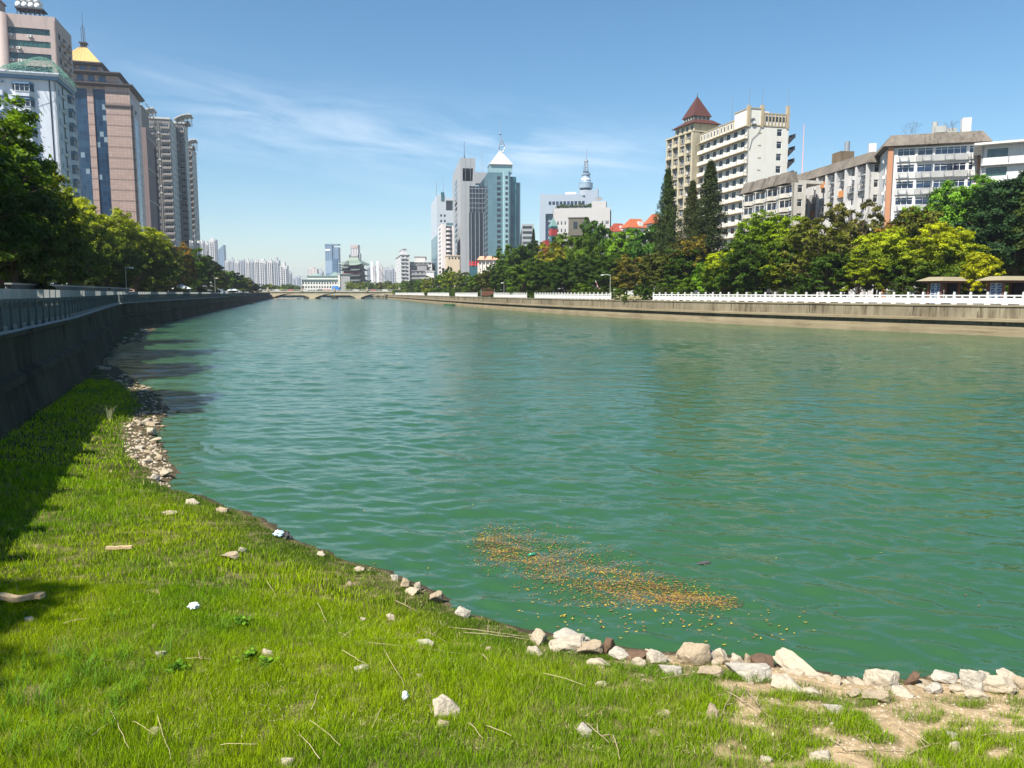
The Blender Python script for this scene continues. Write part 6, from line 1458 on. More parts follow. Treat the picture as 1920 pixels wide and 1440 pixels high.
def rock_mesh(seed, mat, sub=3, blocky=.0):
    import bmesh
    bm = bmesh.new(); bmesh.ops.create_icosphere(bm, subdivisions=sub, radius=.5); g = random.Random(seed)
    planes = [(Vector((g.gauss(0,1), g.gauss(0,1), g.gauss(0,1))).normalized(), g.uniform(.20, .36)) for _ in range(13)]
    if blocky: planes += [(Vector(v), .5*q) for v, q in (((1,0,0),.72),((-1,0,0),.72),((0,1,0),.7),((0,-1,0),.7),((0,0,1),.66),((0,0,-1),.66))]
    from mathutils import noise as mn
    for v in bm.verts:
        p = v.co.copy()
        for n, d in planes:
            k = p.dot(n)
            if k > d: p -= n*(k-d)*.92
        p += p.normalized()*(mn.noise(p*5+Vector((seed,0,0)))*.05 + mn.noise(p*14+Vector((seed,3,0)))*.022); v.co = p
    # normalise to unit box
    xs = [[v.co[i] for v in bm.verts] for i in range(3)]
    for v in bm.verts:
        for i in range(3): v.co[i] = (v.co[i]-min(xs[i]))/(max(xs[i])-min(xs[i])) - (.5 if i < 2 else .0)
    me = bpy.data.meshes.new('rock'); bm.to_mesh(me); bm.free(); me.materials.append(mat); return me
ROCK = [rock_mesh(11+i, SM[i % 4], 4, blocky=(i % 2)) for i in range(12)]
ROCKS = [rock_mesh(50+i, SM[i % 4], 2, blocky=(i % 2)) for i in range(10)]
WET = [rock_mesh(92+i*3, SM_wet, 3, 1) for i in range(3)]
def rock(px, py, w, h, label, mesh=None, rot=0, tilt=0, name='rock', cat='rock', group=None, dep=None, sink=.25, zz=None):
    """px, py: where its foot meets the ground; w, h: size in photo pixels"""
    x, y, z = on_bank(px, py); d = math.hypot(y, 4-z); W = w*d/F; H = h*d/F*1.15; Dp = (dep or w*.7)*d/F
    me = mesh or ROCK[(int(px)+int(py)) % 12]
    o = link(name, me, None, (x, y, (zz if zz is not None else z) - H*sink)); o.scale = (W, Dp, H*(1+sink)); o.rotation_euler = (0, R(tilt), R(rot)); tag(o, label, cat, group); return o
BIG = [
 (1008,1206,36,34,'pale pointed rock where the foreshore turns right, left end of the rock line'), (1068,1218,80,26,'wide whitish flat slab next to the pale pointed rock'), (1106,1226,56,30,'rounded sandy rock on the whitish flat slab'),
 (1163,1234,48,20,'sandy stone with a flat top right of the brown wet one'), (1197,1249,30,20,'small chalky stone in front of the square edged stone'), (1231,1240,48,24,'square edged pale stone left of the largest boulder'),
 (1297,1242,68,46,'largest boulder of the shore, pale and rounded, at the waterline'), (1329,1240,30,26,'pointed rock just right of the largest boulder'), (1352,1243,34,34,'triangular pale rock second to the right of the largest boulder'),
 (1383,1243,26,20,'small block between the triangular rock and the upright stone'), (1401,1243,15,22,'small upright stone beside the brown log'), (1407,1268,86,26,'long low sandy slab lying in front of the brown log'),
 (1566,1282,24,20,'small stone at the lower end of the tilted slab'), (1653,1288,66,36,'pale grey block standing alone left of the small brown shard'), (1601,1304,36,16,'flat pale stone in the soil left of the pale grey block'),
 (1775,1278,56,20,'flat sandy stone at the left of the right hand rock pile'), (1870,1296,66,34,'large chalky slab in the right hand rock pile'), (1890,1276,46,22,'pale stone on top behind the large chalky slab'), (1913,1288,34,24,'angular stone at the right edge of the photo'),
 (1750,1296,42,18,'low stone in front of the flat sandy one'), (1800,1298,46,18,'low broad stone between the pile and the grass'), (1848,1268,24,14,'small stone wedged behind the dark sided slab'),
 (1335,1345,32,34,'sandy stone sunk in the grass below the largest boulder'), (1785,1384,24,18,'small dark sided rock in the grass near the right edge'), (1788,1406,30,18,'grey rounded stone just below the small dark sided rock'),
 (1540,1425,44,20,'flat stone in the bare soil near the bottom edge'), (1242,1342,38,14,'long flat pale stone in the grass'), (1095,1378,34,26,'pointed pale stone half sunk in the grass near the bottom'), (1127,1286,26,12,'small flat stone in the grass below the whitish slab'),
 (838,1340,60,46,'broad sandy rock in the middle of the grass'), (830,1362,26,14,'small sandy stone right below the broad sandy rock'), (797,1213,40,20,'flat sandy stone in the grass by the bare twigs'), (733,1163,28,18,'pale stone in the grass, right one of two on the slope'), (683,1165,17,12,'pale stone in the grass, left one of two on the slope'),
 (760,1100,24,20,'round cream stone at the bend of the shore'), (740,1087,18,14,'small dark stone behind the round cream one'), (772,1112,34,14,'flat grey slab in front of the round cream stone'), (784,1106,16,18,'small cubic stone beside the flat grey slab'),
 (818,1128,30,24,'rough brownish stone on the edge right of the bend'), (868,1156,34,20,'cream stone on the edge above the twigs'), (673,1070,26,12,'pale stone peeping from the shore grass'), (603,1042,18,10,'dark red brown stone at the shore'),
 (915,1222,14,12,'small round stone among the bare twigs'), (678,1258,32,16,'flat stone low in the grass'), (787,1270,20,10,'small yellowish stone in the grass'), (503,1232,30,16,'flat sandy stone beside the leafy weed'), (288,1180,14,14,'small pinkish stone in the tall grass'), (303,1230,26,14,'crumbly stone in the middle of the left grass'),
 (290,1376,28,18,'white edged stone near the lower left straws'), (537,1436,26,16,'dark crumbly stone at the bottom edge'), (433,1046,44,18,'broken rubble heap on the grass slope'), (455,1036,18,12,'small stone on the rubble heap'), (317,964,36,10,'flat sandy stone on the grass slope near the left stones'),
 (362,945,30,14,'pale stone at the point left of the open grass'), (417,960,32,12,'pale flat stone right of the point'), (57,1166,22,12,'pinkish stone below the curved bark'), (1560,1362,11,12,'white chip of stone in the soil'), (1440,1428,26,12,'flat sandy stone near the lower middle'), (655,1098,16,9,'small stone left of the rubble by the bend')]
for i, (px, py, w_, h_, lab) in enumerate(BIG):
    gr = 'grass' in lab or 'soil' in lab or 'straws' in lab; rock(px, py, w_*(.82 if gr else .88), h_*(.6 if gr else .72), lab, ROCK[(i*5) % 12], rot=i*47 % 60 - 30, sink=.5 if gr else .35)
for i, (px, py, w_) in enumerate(((1003,1226,30),(1122,1250,44),(1258,1262,40),(1332,1266,46),(1476,1290,52),(1522,1303,40),(1563,1334,34),(1642,1312,48),(1693,1303,36),(1832,1310,50))):
    rock(px, py, w_, w_*.32, f'half buried flat slab in the dry dirt edge, {ORD[i]} of ten from the left', ROCK[(i*3+1) % 12], rot=i*53 % 70-35, sink=.6)
# the long tilted slab
x0, y0, z0 = on_bank(1548, 1276); x1, y1, _ = on_bank(1466, 1246)
o = link('rock_slab', rock_mesh(301, SM[0], 4, 1), None, ((x0+x1)/2, (y0+y1)/2+.05, -.02)); o.scale = (.72, .22, .15); o.rotation_euler = (R(8), R(13), math.atan2(y0-y1, x0-x1)); tag(o, 'long straight edged slab tilted up towards the water, right of the brown log', 'rock')
rock(1070,1206,66,16,'flat brown edged slab on the whitish one at the water', ROCK[3], -8, 4); rock(1141,1226,26,26,'wet brown block standing in the water', WET[0]); rock(1183,1234,60,14,'wet brown slab at the waterline left of the largest boulder', WET[1])
rock(1427,1246,42,14,'short dark brown log between the upright stone and the tilted slab', WET[2], 6, 0, 'log', 'log'); rock(1700,1283,22,24,'small rusty brown shard at the water', WET[0], 0, 30); rock(1822,1292,50,30,'tilted slab with a black underside in the right hand pile', ROCK[7], 30, 24)
LS = [(303,764,16,12,'dark fronted block at the tip of the left stone strip'), (286,816,22,16,'pale pointed boulder at the water in the left stone strip'), (263,798,15,9,'flat dark stone in the left strip beside the grass'), (275,795,12,9,'square stone in the left strip'),
 (300,864,18,12,'brown dark sided block at the water in the left stone strip'), (280,862,12,8,'small cream stone left of the brown block'), (308,893,32,14,'craggy pale rock ending the left stone strip'), (292,902,20,14,'dark undercut rock below the craggy pale one'), (225,710,12,6,'white topped stone in the shallow water at the shade edge'),
 (286,840,14,5,'flat light stone just awash in the left strip'), (242,801,14,6,'pale stone inside the grass of the left strip'), (262,841,22,6,'long low stone across the left strip'), (251,860,16,6,'pale stone left in the left strip grass'), (271,624,18,8,'pale stones heap lit by the sun under the far wall'), (309,780,8,5,'single stone in the water off the left strip')]
for i, (px, py, w_, h_, lab) in enumerate(LS): rock(px, py, w_*.85, h_*.85, lab, ROCK[(i*7+2) % 12], rot=i*67 % 80 - 40, sink=.15)
# many small stones of the strips
G = np.random.default_rng(21); sx_ = []
def strip(n, pts, spread, wr, label, group, far=False):
    P = [ground(*p) for p in pts]; seg = [math.dist(a, b) for a, b in zip(P, P[1:])]; T = sum(seg)
    for i in range(n):
        s = G.uniform(0, T); k = 0
        while s > seg[k] and k < len(seg)-1: s -= seg[k]; k += 1
        t = s/seg[k]; x = P[k][0]+(P[k+1][0]-P[k][0])*t+G.normal()*spread; y = P[k][1]+(P[k+1][1]-P[k][1])*t+G.normal()*spread*.8
        z = float(bank_z(np.array([x]), np.array([y]))[0]); w_ = G.uniform(*wr)*(1.5 if G.random() < .12 else 1)
        if z < -.12: continue
        o = link('stone', ROCKS[int(G.integers(0, 5))*2], None, (x, y, max(z, -.03)-w_*.1)); o.scale = (w_, w_*G.uniform(.5, 1), w_*G.uniform(.18, .42)); o.rotation_euler = (G.normal()*.2, G.normal()*.2, G.uniform(0, 6.3)); tag(o, label, 'stone', group)
strip(72, [(225,705),(250,722),(285,745),(300,765),(285,785),(290,805),(280,825),(292,850),(300,875),(308,895)], .22, (.09, .30), 'small angular stone in the rubble strip between the left grass and the water', 'small stones of the left rubble strip')
strip(120, [(1000,1200),(1100,1222),(1250,1240),(1400,1262),(1550,1285),(1700,1292),(1900,1300)], (.13), (.03, .15), 'small pale stone among the rocks of the right waterline', 'small stones of the right waterline')
strip(22, [(640,1050),(760,1100),(860,1150),(1000,1200)], .07, (.03, .08), 'small pale stone on the grassy edge at the bend', 'small stones on the grassy edge')
strip(26, [(1250,1300),(1400,1330),(1500,1360),(1650,1330),(1850,1350)], .35, (.02, .06), 'small stone on the bare soil of the lower right', 'small stones on bare soil')
strip(46, [(200,700),(190,685),(200,668),(215,652),(250,642),(280,622)], .55, (.15, .5), 'dark stone in the shaded shallows below the left wall', 'stones in the shaded shallows')
# fine gravel, too many to count
g = MB(); rr = random.Random(8)
for i in range(3600):
    if i < 2600: px, py = rr.uniform(980, 1990), rr.uniform(1205, 1440)
    elif i < 3800: px, py = rr.uniform(200, 325), rr.uniform(700, 905)
    else: px, py = rr.uniform(560, 1250), rr.uniform(1050, 1440)
    x, y = ground(px, py, .15); d = float(sdist(np.array([x]), np.array([y]))[0])
    if d < -.10 or float(bare(np.array([x]), np.array([y]))[0]) < .45: continue
    z = float(bank_z(np.array([x]), np.array([y]))[0]); s = rr.uniform(.006, .022)*(1 if py > 1000 else 3.5); a = rr.uniform(0, 3)
    o_ = len(g.v)
    for k in range(4): t = a+k*1.57+rr.uniform(-.4,.4); g.v.append((x+s*math.cos(t), y+s*math.sin(t), z-.002)); 
    g.v.append((x+rr.uniform(-.3,.3)*s, y, z+s*rr.uniform(.4,.8))); g.f += [(o_, o_+1, o_+4), (o_+1, o_+2, o_+4), (o_+2, o_+3, o_+4), (o_+3, o_, o_+4)]; mi = rr.choice((0, 2, 2, 0, 1)); g.m += [mi]*4
tag(g.build('gravel', SM), 'fine gravel and grit on the bare soil and in the rubble strip', 'gravel', kind='stuff')
# soft grey-green islets
for px, py, w_, lab in ((464, 570, 26, 'tiny grassy islet at the foot of the far left wall'), (843, 573, 26, 'tiny mossy ledge at the foot of the right wall')):
    x, y = ground(px, py); q = MB(); q.cyl(0, 0, -.6, .45, 1, .75, 14); o = q.build('islet', M['mud'], None, True, (x, y, 0)); W = w_*y/F/2; o.scale = (W, W*1.6, 1); tag(o, lab, 'islet')
    n = 900; P = np.stack([G.uniform(-.7,.7,n), G.uniform(-.7,.7,n), np.full(n, .5)], 1); V, Fa = leaves(P, np.tile([0.,0.7,.7],(n,1)), .10, G); me = fast_mesh('moss', V*np.array([1,1,1.0]), Fa, M['leaf'], fattr=G.random(n)); c = link('moss', me, o); c.color = (.22,.26,.05,1)

# ---- dry stalks and twigs
straw = flat('dry_straw', (.46, .38, .22), .8, amt=.3); twig = flat('grey_twig', (.34, .27, .18), .85, amt=.3); rr = random.Random(14)
TW = [((720,1230),(760,1300),'s'), ((640,1232),(690,1262),'s'), ((690,1210),(885,1234),'t'), ((600,1440),(560,1388),'s'), ((740,1130),(780,1150),'t'), ((780,1180),(840,1210),'t'), ((840,1180),(990,1198),'t'), ((870,1190),(1000,1205),'t'), ((810,1195),(850,1165),'t'),
      ((1020,1275),(1100,1300),'s'), ((1150,1390),(1163,1440),'s'), ((210,1350),(243,1420),'s'), ((295,1356),(322,1440),'s'), ((250,1367),(292,1393),'s'), ((585,1345),(600,1305),'s'), ((580,1365),(640,1415),'s'), ((415,1412),(485,1412),'s'), ((595,1140),(612,1176),'s'),
      ((500,1098),(518,1130),'s'), ((1100,1363),(1140,1400),'t'), ((1360,1300),(1420,1338),'t'), ((1345,1310),(1400,1300),'t'), ((1380,1290),(1350,1350),'t'), ((1400,1300),(1440,1350),'t'), ((1550,1390),(1590,1415),'t'), ((1590,1412),(1690,1412),'t'), ((1700,1420),(1770,1397),'t'), ((1560,1415),(1640,1425),'s'),
      ((1750,1330),(1790,1345),'s'), ((1840,1385),(1920,1378),'t'), ((1680,1370),(1740,1410),'s'), ((900,1000+230),(935,1262),'t'), ((880,1370),(905,1400),'s'), ((910,1375),(960,1395),'s'), ((715,1340),(700,1380),'s'), ((350,1240),(400,1242),'t'), ((175,1395),(215,1365),'s'), ((635,1190),(660,1205),'t'), ((1240,1278),(1295,1270),'t'), ((120,1180),(170,1170),'s')]
cnt_ = {'s': 0, 't': 0}
for i, (a, b_, k) in enumerate(sorted(TW, key=lambda q: q[0][0]+q[1][0])):
    A = Vector(on_bank(*a)); B_ = Vector(on_bank(*b_)); n = 6; up = .03 if k == 't' else .07; pts = []
    for j in range(n+1):
        t = j/n; p = A.lerp(B_, t); p.z = A.z*(1-t)+B_.z*t + up + .008*math.sin(t*3.1) + rr.uniform(-.004,.004); p.x += rr.uniform(-.008,.008); pts.append(p - A)
    q = MB(); rad = .0032 if k == 's' else .0055; q.tube(pts, [rad*(1-.5*j/n) for j in range(n+1)], 5)
    if k == 't': q.tube([pts[3], pts[3]+Vector((rr.uniform(-.08,.08), .06, .05))], [.005, .002], 4); q.tube([pts[4], pts[4]+Vector((rr.uniform(-.08,.08), -.05, .04))], [.004, .002], 4)
    o = q.build('dry_stalk' if k == 's' else 'dead_twig', straw if k == 's' else twig, None, True, tuple(A))
    nth_ = ORD[cnt_[k]]; cnt_[k] += 1
    tag(o, (f'thin dry straw stalk lying on the grass, {nth_} stalk from the left' if k == 's' else f'grey dead twig lying on the foreshore, {nth_} twig from the left'), 'stalk' if k == 's' else 'twig', 'dry stalks on the grass' if k == 's' else 'dead twigs on the foreshore')
# short bits of straw all over the turf, too many to count
q = MB(); lit = 0
while lit < 2600:
    px, py = rr.uniform(-20, 1960), rr.uniform(900, 1440)**1.0; x, y = ground(px, py, .3)
    if float(sdist(np.array([x]), np.array([y]))[0]) < .1 or float(fbm(np.array([x]), np.array([y]), 1.7, 3)[0]) < .42: continue
    z = float(bank_z(np.array([x]), np.array([y]))[0]) + rr.uniform(.015, .06); a = rr.uniform(0, 6.3); L_ = rr.uniform(.02, .09); w_ = .0018; dz = rr.uniform(-.02, .02); o_ = len(q.v)
    q.v += [(x-math.sin(a)*w_, y+math.cos(a)*w_, z), (x+math.sin(a)*w_, y-math.cos(a)*w_, z), (x+math.cos(a)*L_, y+math.sin(a)*L_, z+dz)]; q.f.append((o_, o_+1, o_+2)); q.m.append(0); lit += 1
tag(q.build('straw_litter', straw), 'short bits of dry straw scattered all over the turf', 'straw', kind='stuff')
# ---- curved bark, plank, litter
def strip_mesh(pts, wd, th): 
    q = MB()
    for (a, b_) in zip(pts, pts[1:]):
        q.add([(a[0],a[1]-wd,a[2]),(b_[0],b_[1]-wd,b_[2]),(b_[0],b_[1]+wd,b_[2]),(a[0],a[1]+wd,a[2]),(a[0],a[1]-wd,a[2]+th),(b_[0],b_[1]-wd,b_[2]+th),(b_[0],b_[1]+wd,b_[2]+th),(a[0],a[1]+wd,a[2]+th)], [(0,3,2,1),(4,5,6,7),(0,1,5,4),(2,3,7,6),(1,2,6,5),(3,0,4,7)])
    return q
x, y, z = on_bank(40, 1132); bk = stonemat('pale_bark', (.62, .46, .27))
q = strip_mesh([(-.30+.06*i, -.006*abs(i-5)**1.5+.02*math.sin(i), .012*abs(i-4.5)) for i in range(11)], .045, .05); o = q.build('bark_strip', bk, None, False, (x, y, z+.035)); tag(o, 'curved pale strip of bark on the grass at the left edge', 'bark')
x, y, z = on_bank(222, 1036); q = strip_mesh([(-.17+.05*i, .006*i, .004*math.sin(i*2)) for i in range(8)], .022, .04); tag(q.build('plank', bk, None, False, (x, y, z+.045)), 'short pale wooden plank in the upper left grass', 'plank')
def crumple(seed, mat, sx, sy, sz): 
    import bmesh
    from mathutils import noise as mn
    bm = bmesh.new(); bmesh.ops.create_icosphere(bm, subdivisions=4, radius=.5)
    for v in bm.verts: n = mn.noise(v.co*4+Vector((seed,0,0)))+.5*mn.noise(v.co*9+Vector((0,seed,0))); v.co *= 1+.5*n; v.co.x *= sx; v.co.y *= sy; v.co.z *= sz
    me = bpy.data.meshes.new('bag'); bm.to_mesh(me); bm.free(); me.materials.append(mat); return me
bagm = flat('white_plastic_film', (.75, .78, .85), .25); x, y, z = on_bank(363, 1152); tag(link('plastic_bag', crumple(3, bagm, .12, .08, .07), None, (x, y, z+.10)), 'crumpled white plastic bag on the grass', 'plastic bag')
x, y, z = on_bank(524, 1008); tag(link('plastic_bag', crumple(5, flat('pale_blue_plastic', (.42, .58, .68), .3), .17, .12, .09), None, (x, y, z+.07)), 'pale blue plastic bag at the waterline beside a black lump', 'plastic bag')
x, y, z = on_bank(538, 1010); tag(link('black_lump', crumple(8, M['ac_fan'], .13, .12, .14), None, (x, y, z+.04)), 'black lump at the waterline beside the pale blue bag', 'litter')
x, y, z = on_bank(760, 1320); tag(link('paper_scrap', crumple(9, bagm, .05, .03, .08), None, (x, y, z+.08)), 'small white paper scrap standing in the grass', 'litter')
x, y = ground(990, 1042); q = MB(); q.tube([(0,0,0),(.10,.03,.01),(.12,.04,.01),(.14,.045,.01)], [.022,.022,.010,.009], 10); tag(q.build('plastic_bottle', flat('green_plastic', (.03,.22,.11), .2), None, True, (x, y, .01)), 'small green plastic bottle floating in the leaf raft', 'bottle')
x, y = ground(1323, 1056); tag(link('driftwood', crumple(12, M['ac_fan'], .22, .09, .05), None, (x, y, 0)), 'small black piece of driftwood right of the leaf raft', 'driftwood')

# ---- floating leaves
lc = [flat('floating_leaf_%s' % n, c, .5, amt=.3) for n, c in zip(('yellow','ochre','brown','pinkish','green'), ((.42,.30,.025),(.26,.15,.03),(.10,.06,.03),(.17,.10,.065),(.20,.24,.04)))]
def leaf_at(g_, x, y, s, a, mi, curl=.25, z=.016):
    o_ = len(g_.v)
    for dx, dy, dz in ((-1,0,curl),(0,-.42,0),(1,0,curl),(0,.42,0)): g_.v.append((x+s*(dx*math.cos(a)-dy*math.sin(a)), y+s*(dx*math.sin(a)+dy*math.cos(a)), z+dz*s))
    g_.f += [(o_, o_+1, o_+3), (o_+1, o_+2, o_+3)]; g_.m += [mi]*2
g = MB(); rr = random.Random(4); spine = [(905,1020),(960,1035),(1020,1050),(1080,1072),(1140,1088),(1200,1100),(1240,1110),(1300,1120),(1370,1132)]
wid = [30, 44, 52, 54, 46, 34, 22, 15, 11]
n = 0
while n < 8500:
    t = (rr.random()**1.15*6.6 if rr.random() < .88 else rr.uniform(6.2, 8))*.999; k = int(t); f_ = t-k; sx, sy = spine[k][0]*(1-f_)+spine[k+1][0]*f_, spine[k][1]*(1-f_)+spine[k+1][1]*f_; w_ = wid[k]*(1-f_)+wid[k+1]*f_
    px = sx+rr.gauss(0, 18); py = sy+rr.gauss(0, .55)*w_; x, y = ground(px, py)
    if vnoise(np.array([x]), np.array([y]), 2.2)[0] < .25 and rr.random() < .6: continue
    leaf_at(g, x, y, rr.uniform(.009, .024)*(1.5 if rr.random() < .08 else 1), rr.uniform(0, 6.3), rr.choices(range(5), (3, 5, 5, 4, .5))[0], z=wave_z(x, y)+.006); n += 1
tag(g.build('floating_leaves', lc), 'drifting raft of fallen yellow and brown leaves on the water', 'leaves', kind='stuff')
def lmesh(mi): q = MB(); leaf_at(q, 0, 0, .022, 0, 0, z=.004); return q.mesh('leaf', lc[mi])
LM = [lmesh(i) for i in range(5)]
for i in range(210):
    r_ = rr.random()
    if r_ < .55: px, py = rr.gauss(1170, 120), rr.gauss(1155, 26)
    elif r_ < .8: px, py = rr.gauss(1380, 90), rr.gauss(1165, 26)
    else: px, py = rr.uniform(600, 1900), rr.uniform(940, 1230)
    x, y = ground(px, py)
    if float(sdist(np.array([x]), np.array([y]))[0]) > -.15: continue
    o = link('floating_leaf', LM[rr.choices(range(5), (6, 3, 1, 1, 2))[0]], None, (x, y, wave_z(x, y)+.005)); s = rr.uniform(.7, 1.5); o.scale = (s, s, s); o.rotation_euler = (0, 0, rr.uniform(0, 6.3)); tag(o, 'single fallen leaf floating loose on the green water', 'leaf', 'loose leaves floating around the raft')

# ---- tall weeds
def tuft(px, py, n, h, lab, col=(.13, .26, .02), sd=0):
    x, y, z = on_bank(px, py); g_ = np.random.default_rng(sd+5); V = []; Fa = []
    for i in range(n):
        bx, by = g_.normal(0, .05, 2); a = g_.uniform(0, 6.28); L_ = h*g_.uniform(.5, 1.1); ln = g_.uniform(.35, .9)*L_; w_ = .0045; px_, py_ = -math.sin(a)*w_, math.cos(a)*w_; o_ = len(V)
        for j in range(6):
            t = j/5; q = ln*t**1.8; zz = L_*(t - .42*t**3); k = 1-t*.95; V += [(bx+math.cos(a)*q-px_*k, by+math.sin(a)*q-py_*k, zz), (bx+math.cos(a)*q+px_*k, by+math.sin(a)*q+py_*k, zz)]
        for j in range(5): Fa.append((o_+2*j, o_+2*j+1, o_+2*j+3, o_+2*j+2))
    c = np.tile(np.array(col), (len(V), 1))*g_.uniform(.7, 1.3, (len(V), 1)); tag(link('grass_tuft', fast_mesh('grass_tuft', V, Fa, M['blade'], vcol=c), None, (x, y, z-.01)), lab, 'grass tuft', 'tall bending grass tufts'); 
tl = 'tall bending grass tuft of the lower left, %s of 25 from the left edge'
for i, (px, py) in enumerate(sorted(((30,1330),(60,1390),(95,1350),(130,1300),(160,1270),(190,1290),(215,1330),(150,1400),(60,1260),(20,1420),(100,1430),(230,1240),(170,1250),(250,1300),(40,1290),(10,1370),(45,1075),(205,1370),(130,1240),(280,1270),(420,1180),(215,1165),(310,1225),(75,1320),(110,1385)))): tuft(px, py, 30, .28+.06*(i % 3), tl % ORD[i], sd=i)
tuft(770, 1200, 22, .14, 'sparse dry tuft between the bare twigs', (.3,.28,.12), 50); tuft(205, 790, 26, .9, 'pale dry reed tuft near the shade line of the left grass', (.45,.45,.25), 51)
for i, (px, py, lab) in enumerate(((455, 1175, 'broad leaved green weed left of the flat sandy stone'), (470, 1240, 'leafy weed with round leaves in the middle of the grass'), (500, 1255, 'low leafy weed in front of the flat sandy stone'), (330, 1265, 'small round leaved weed in the tall grass'))):
    x, y, z = on_bank(px, py); n = 52; P = np.stack([G.normal(0,.042,n), G.normal(0,.036,n), G.uniform(.03,.11,n)], 1); Nn = np.tile([0.,-.2,1.],(n,1))+G.normal(size=(n,3))*.35; Nn /= np.linalg.norm(Nn,axis=1,keepdims=True); V, Fa = leaves(P, Nn, .045, G, .9)
    o = link('weed', fast_mesh('weed', V, Fa, M['leaf'], fattr=G.random(n)), None, (x, y, z)); o.color = (.075,.17,.012,1); tag(o, lab, 'weed')

# ---- kiosks on the right bank
slate = flat('beige_roof_sheet', (.25, .215, .14), .8); wood = flat('red_brown_wood', (.13, .04, .02), .6); latt = flat('white_blue_lattice', (.50, .58, .66), .6)
for px0, px1, Y, lab in ((1741, 1800, 80, 'small open kiosk with a flat beige roof under the bright yellow tree'), (1853, 1965, 77, 'larger open kiosk with a flat beige roof at the right edge of the photo')):
    a = at(px0, 545, Y); b_ = at(px1, 545, Y-3 if px0 < 1800 else Y-6); W = b_.x-a.x; r = empty('kiosk', (a.x, Y, ZB), math.atan2(b_.y-a.y, W), lab, 'kiosk', 'kiosks on the right bank'); H = 2.35
    q = MB(); q.prism([(-.9,-.9),(W+.5,-.9),(W+.5,3.6),(-.9,3.6)], H, H+.42, 0, [(-.2,.2),(W-.1,.2),(W-.1,3),(-.2,3)]); q.build('roof', slate, r); q = MB(); q.box(-.5, W+.2, -.5, 3.3, H-.2, H-.002); q.build('eave_beam', wood, r)
    for x in (0, W-.12):
        for y in (0, 2.8): q = MB(); q.box(x-.1, x+.1, y-.1, y+.1, 0, H-.2); q.build('column', wood, r)
    for x in (.25, W-.85):
        q = MB(); q.box(x, x+.6, .0, .03, .05, H-.25, 1); rr2 = random.Random(int(x*10)); q.box(x, x+.04, -.03, 0, .05, H-.25); q.box(x+.56, x+.6, -.03, 0, .05, H-.25)
        for k in range(9): z_ = .1+k*.24; q.box(x+.05, x+.55, -.025, 0, z_, z_+.035); q.add([(x+.05+.25*(k%2),-.026,z_),(x+.09+.25*(k%2),-.026,z_),(x+.30+.25*(k%2),-.026,z_+.24),(x+.26+.25*(k%2),-.026,z_+.24)], [(0,1,2,3)])
        q.build('lattice_panel', [latt, flat('navy_panel', (.02,.05,.12), .5)], r)
    q = MB(); q.box(0, W, 2.9, 3.0, 0, H-.2); q.build('back_wall', M['dark_in'], r); q = MB(); q.box(.3, W-.3, 2.3, 2.7, .4, .48); q.box(.4,.5,2.3,2.7,0,.4); q.box(W-.5,W-.4,2.3,2.7,0,.4); q.build('bench', wood, r)
p = at(1710, 548, 90); r = empty('notice_sign', (p.x, 90, ZB), .3, 'small blue sign with a white character behind the white balustrade', 'sign'); q = MB(); q.box(-.17,.17,-.02,.02,1.15,1.75); q.build('sign_panel', flat('sign_blue', (.02,.16,.45), .4), r); q = MB(); q.box(-.03,.03,.02,.06,0,1.7); q.build('post', M['metal'], r)
q = MB(); q.box(-.10,.10,-.03,-.021,1.52,1.56); q.box(-.02,.02,-.03,-.021,1.28,1.66); q.box(-.09,.09,-.031,-.021,1.36,1.40); q.build('character', M['frame_white'], r)
p = at(1693, 546, 92); rk = link('garden_rock', rock_mesh(77, SM[2], 4), None, (p.x, 92, ZB-.05)); rk.scale = (1.1, .8, 1.35); tag(rk, 'upright brown garden rock left of the first kiosk', 'rock')
# ---- lamp posts
def lamp(px, Y, h, arm, lab, side=-1, offx=None):
    while offx is None and at(px, 545, Y).x < x_on(RB, Y)+1.2: Y += 1
    p = at(px, 545, Y); r = empty('street_lamp', (p.x if offx is None else offx, Y, ZB), 0, lab, 'street lamp', 'lamp posts on the banks'); q = MB(); q.tube([(0,0,0),(0,0,h*.6),(0,0,h)], [.06,.045,.035], 8); q.cyl(0,0,0,.3,.10); q.build('pole', M['rail_cap'], r)
    q = MB(); q.tube([(0,0,h-.1),(side*arm*.5,0,h+.05),(side*arm,0,h)], [.04,.035,.03], 6); q.build('arm', M['rail_white'], r); q = MB(); q.box(side*arm-.22, side*arm+.22, -.12, .12, h-.12, h+.02); q.build('lamp_head', M['frame_white'], r)
lamp(1144, 128, 4.2, 1.4, 'white lamp post with a long arm among the trees, just left of the conifers'); q = MB(); q.prism([(-.16,-.16),(.16,-.16),(.16,.16),(-.16,.16)], 2.6, 3.2, 0, [(-.07,-.07),(.07,-.07),(.07,.07),(-.07,.07)]); 
lamp(945, 175, 3.6, .5, 'small lamp post behind the middle white balustrade'); lamp(827, 330, 4.6, .8, 'thin lamp post on the far right bank'); lamp(747, 505, 11, 1.2, 'tall lamp post at the right end of the bridge')
lamp(293, 100, 4.4, .8, 'dark lamp post in the shade behind the left balustrade', 1, x_on(LB, 100)-3.2); lamp(300, 205, 5, .6, 'lamp post far along the shaded left promenade', 1, x_on(LB, 205)-3)
p = at(1120, 552, 146)
r = empty('barrier_pole', (p.x, 146, ZB), 0, 'leaning red and white striped pole behind the white balustrade', 'pole')
for k in range(8): q = MB(); q.tube([(.9-.16*k, 0, .1+.42*k), (.9-.16*(k+1), 0, .1+.42*(k+1))], .06, 6); q.build('stripe', [flat('pole_red', (.5,.05,.05), .5), M['frame_white']][k % 2], r)
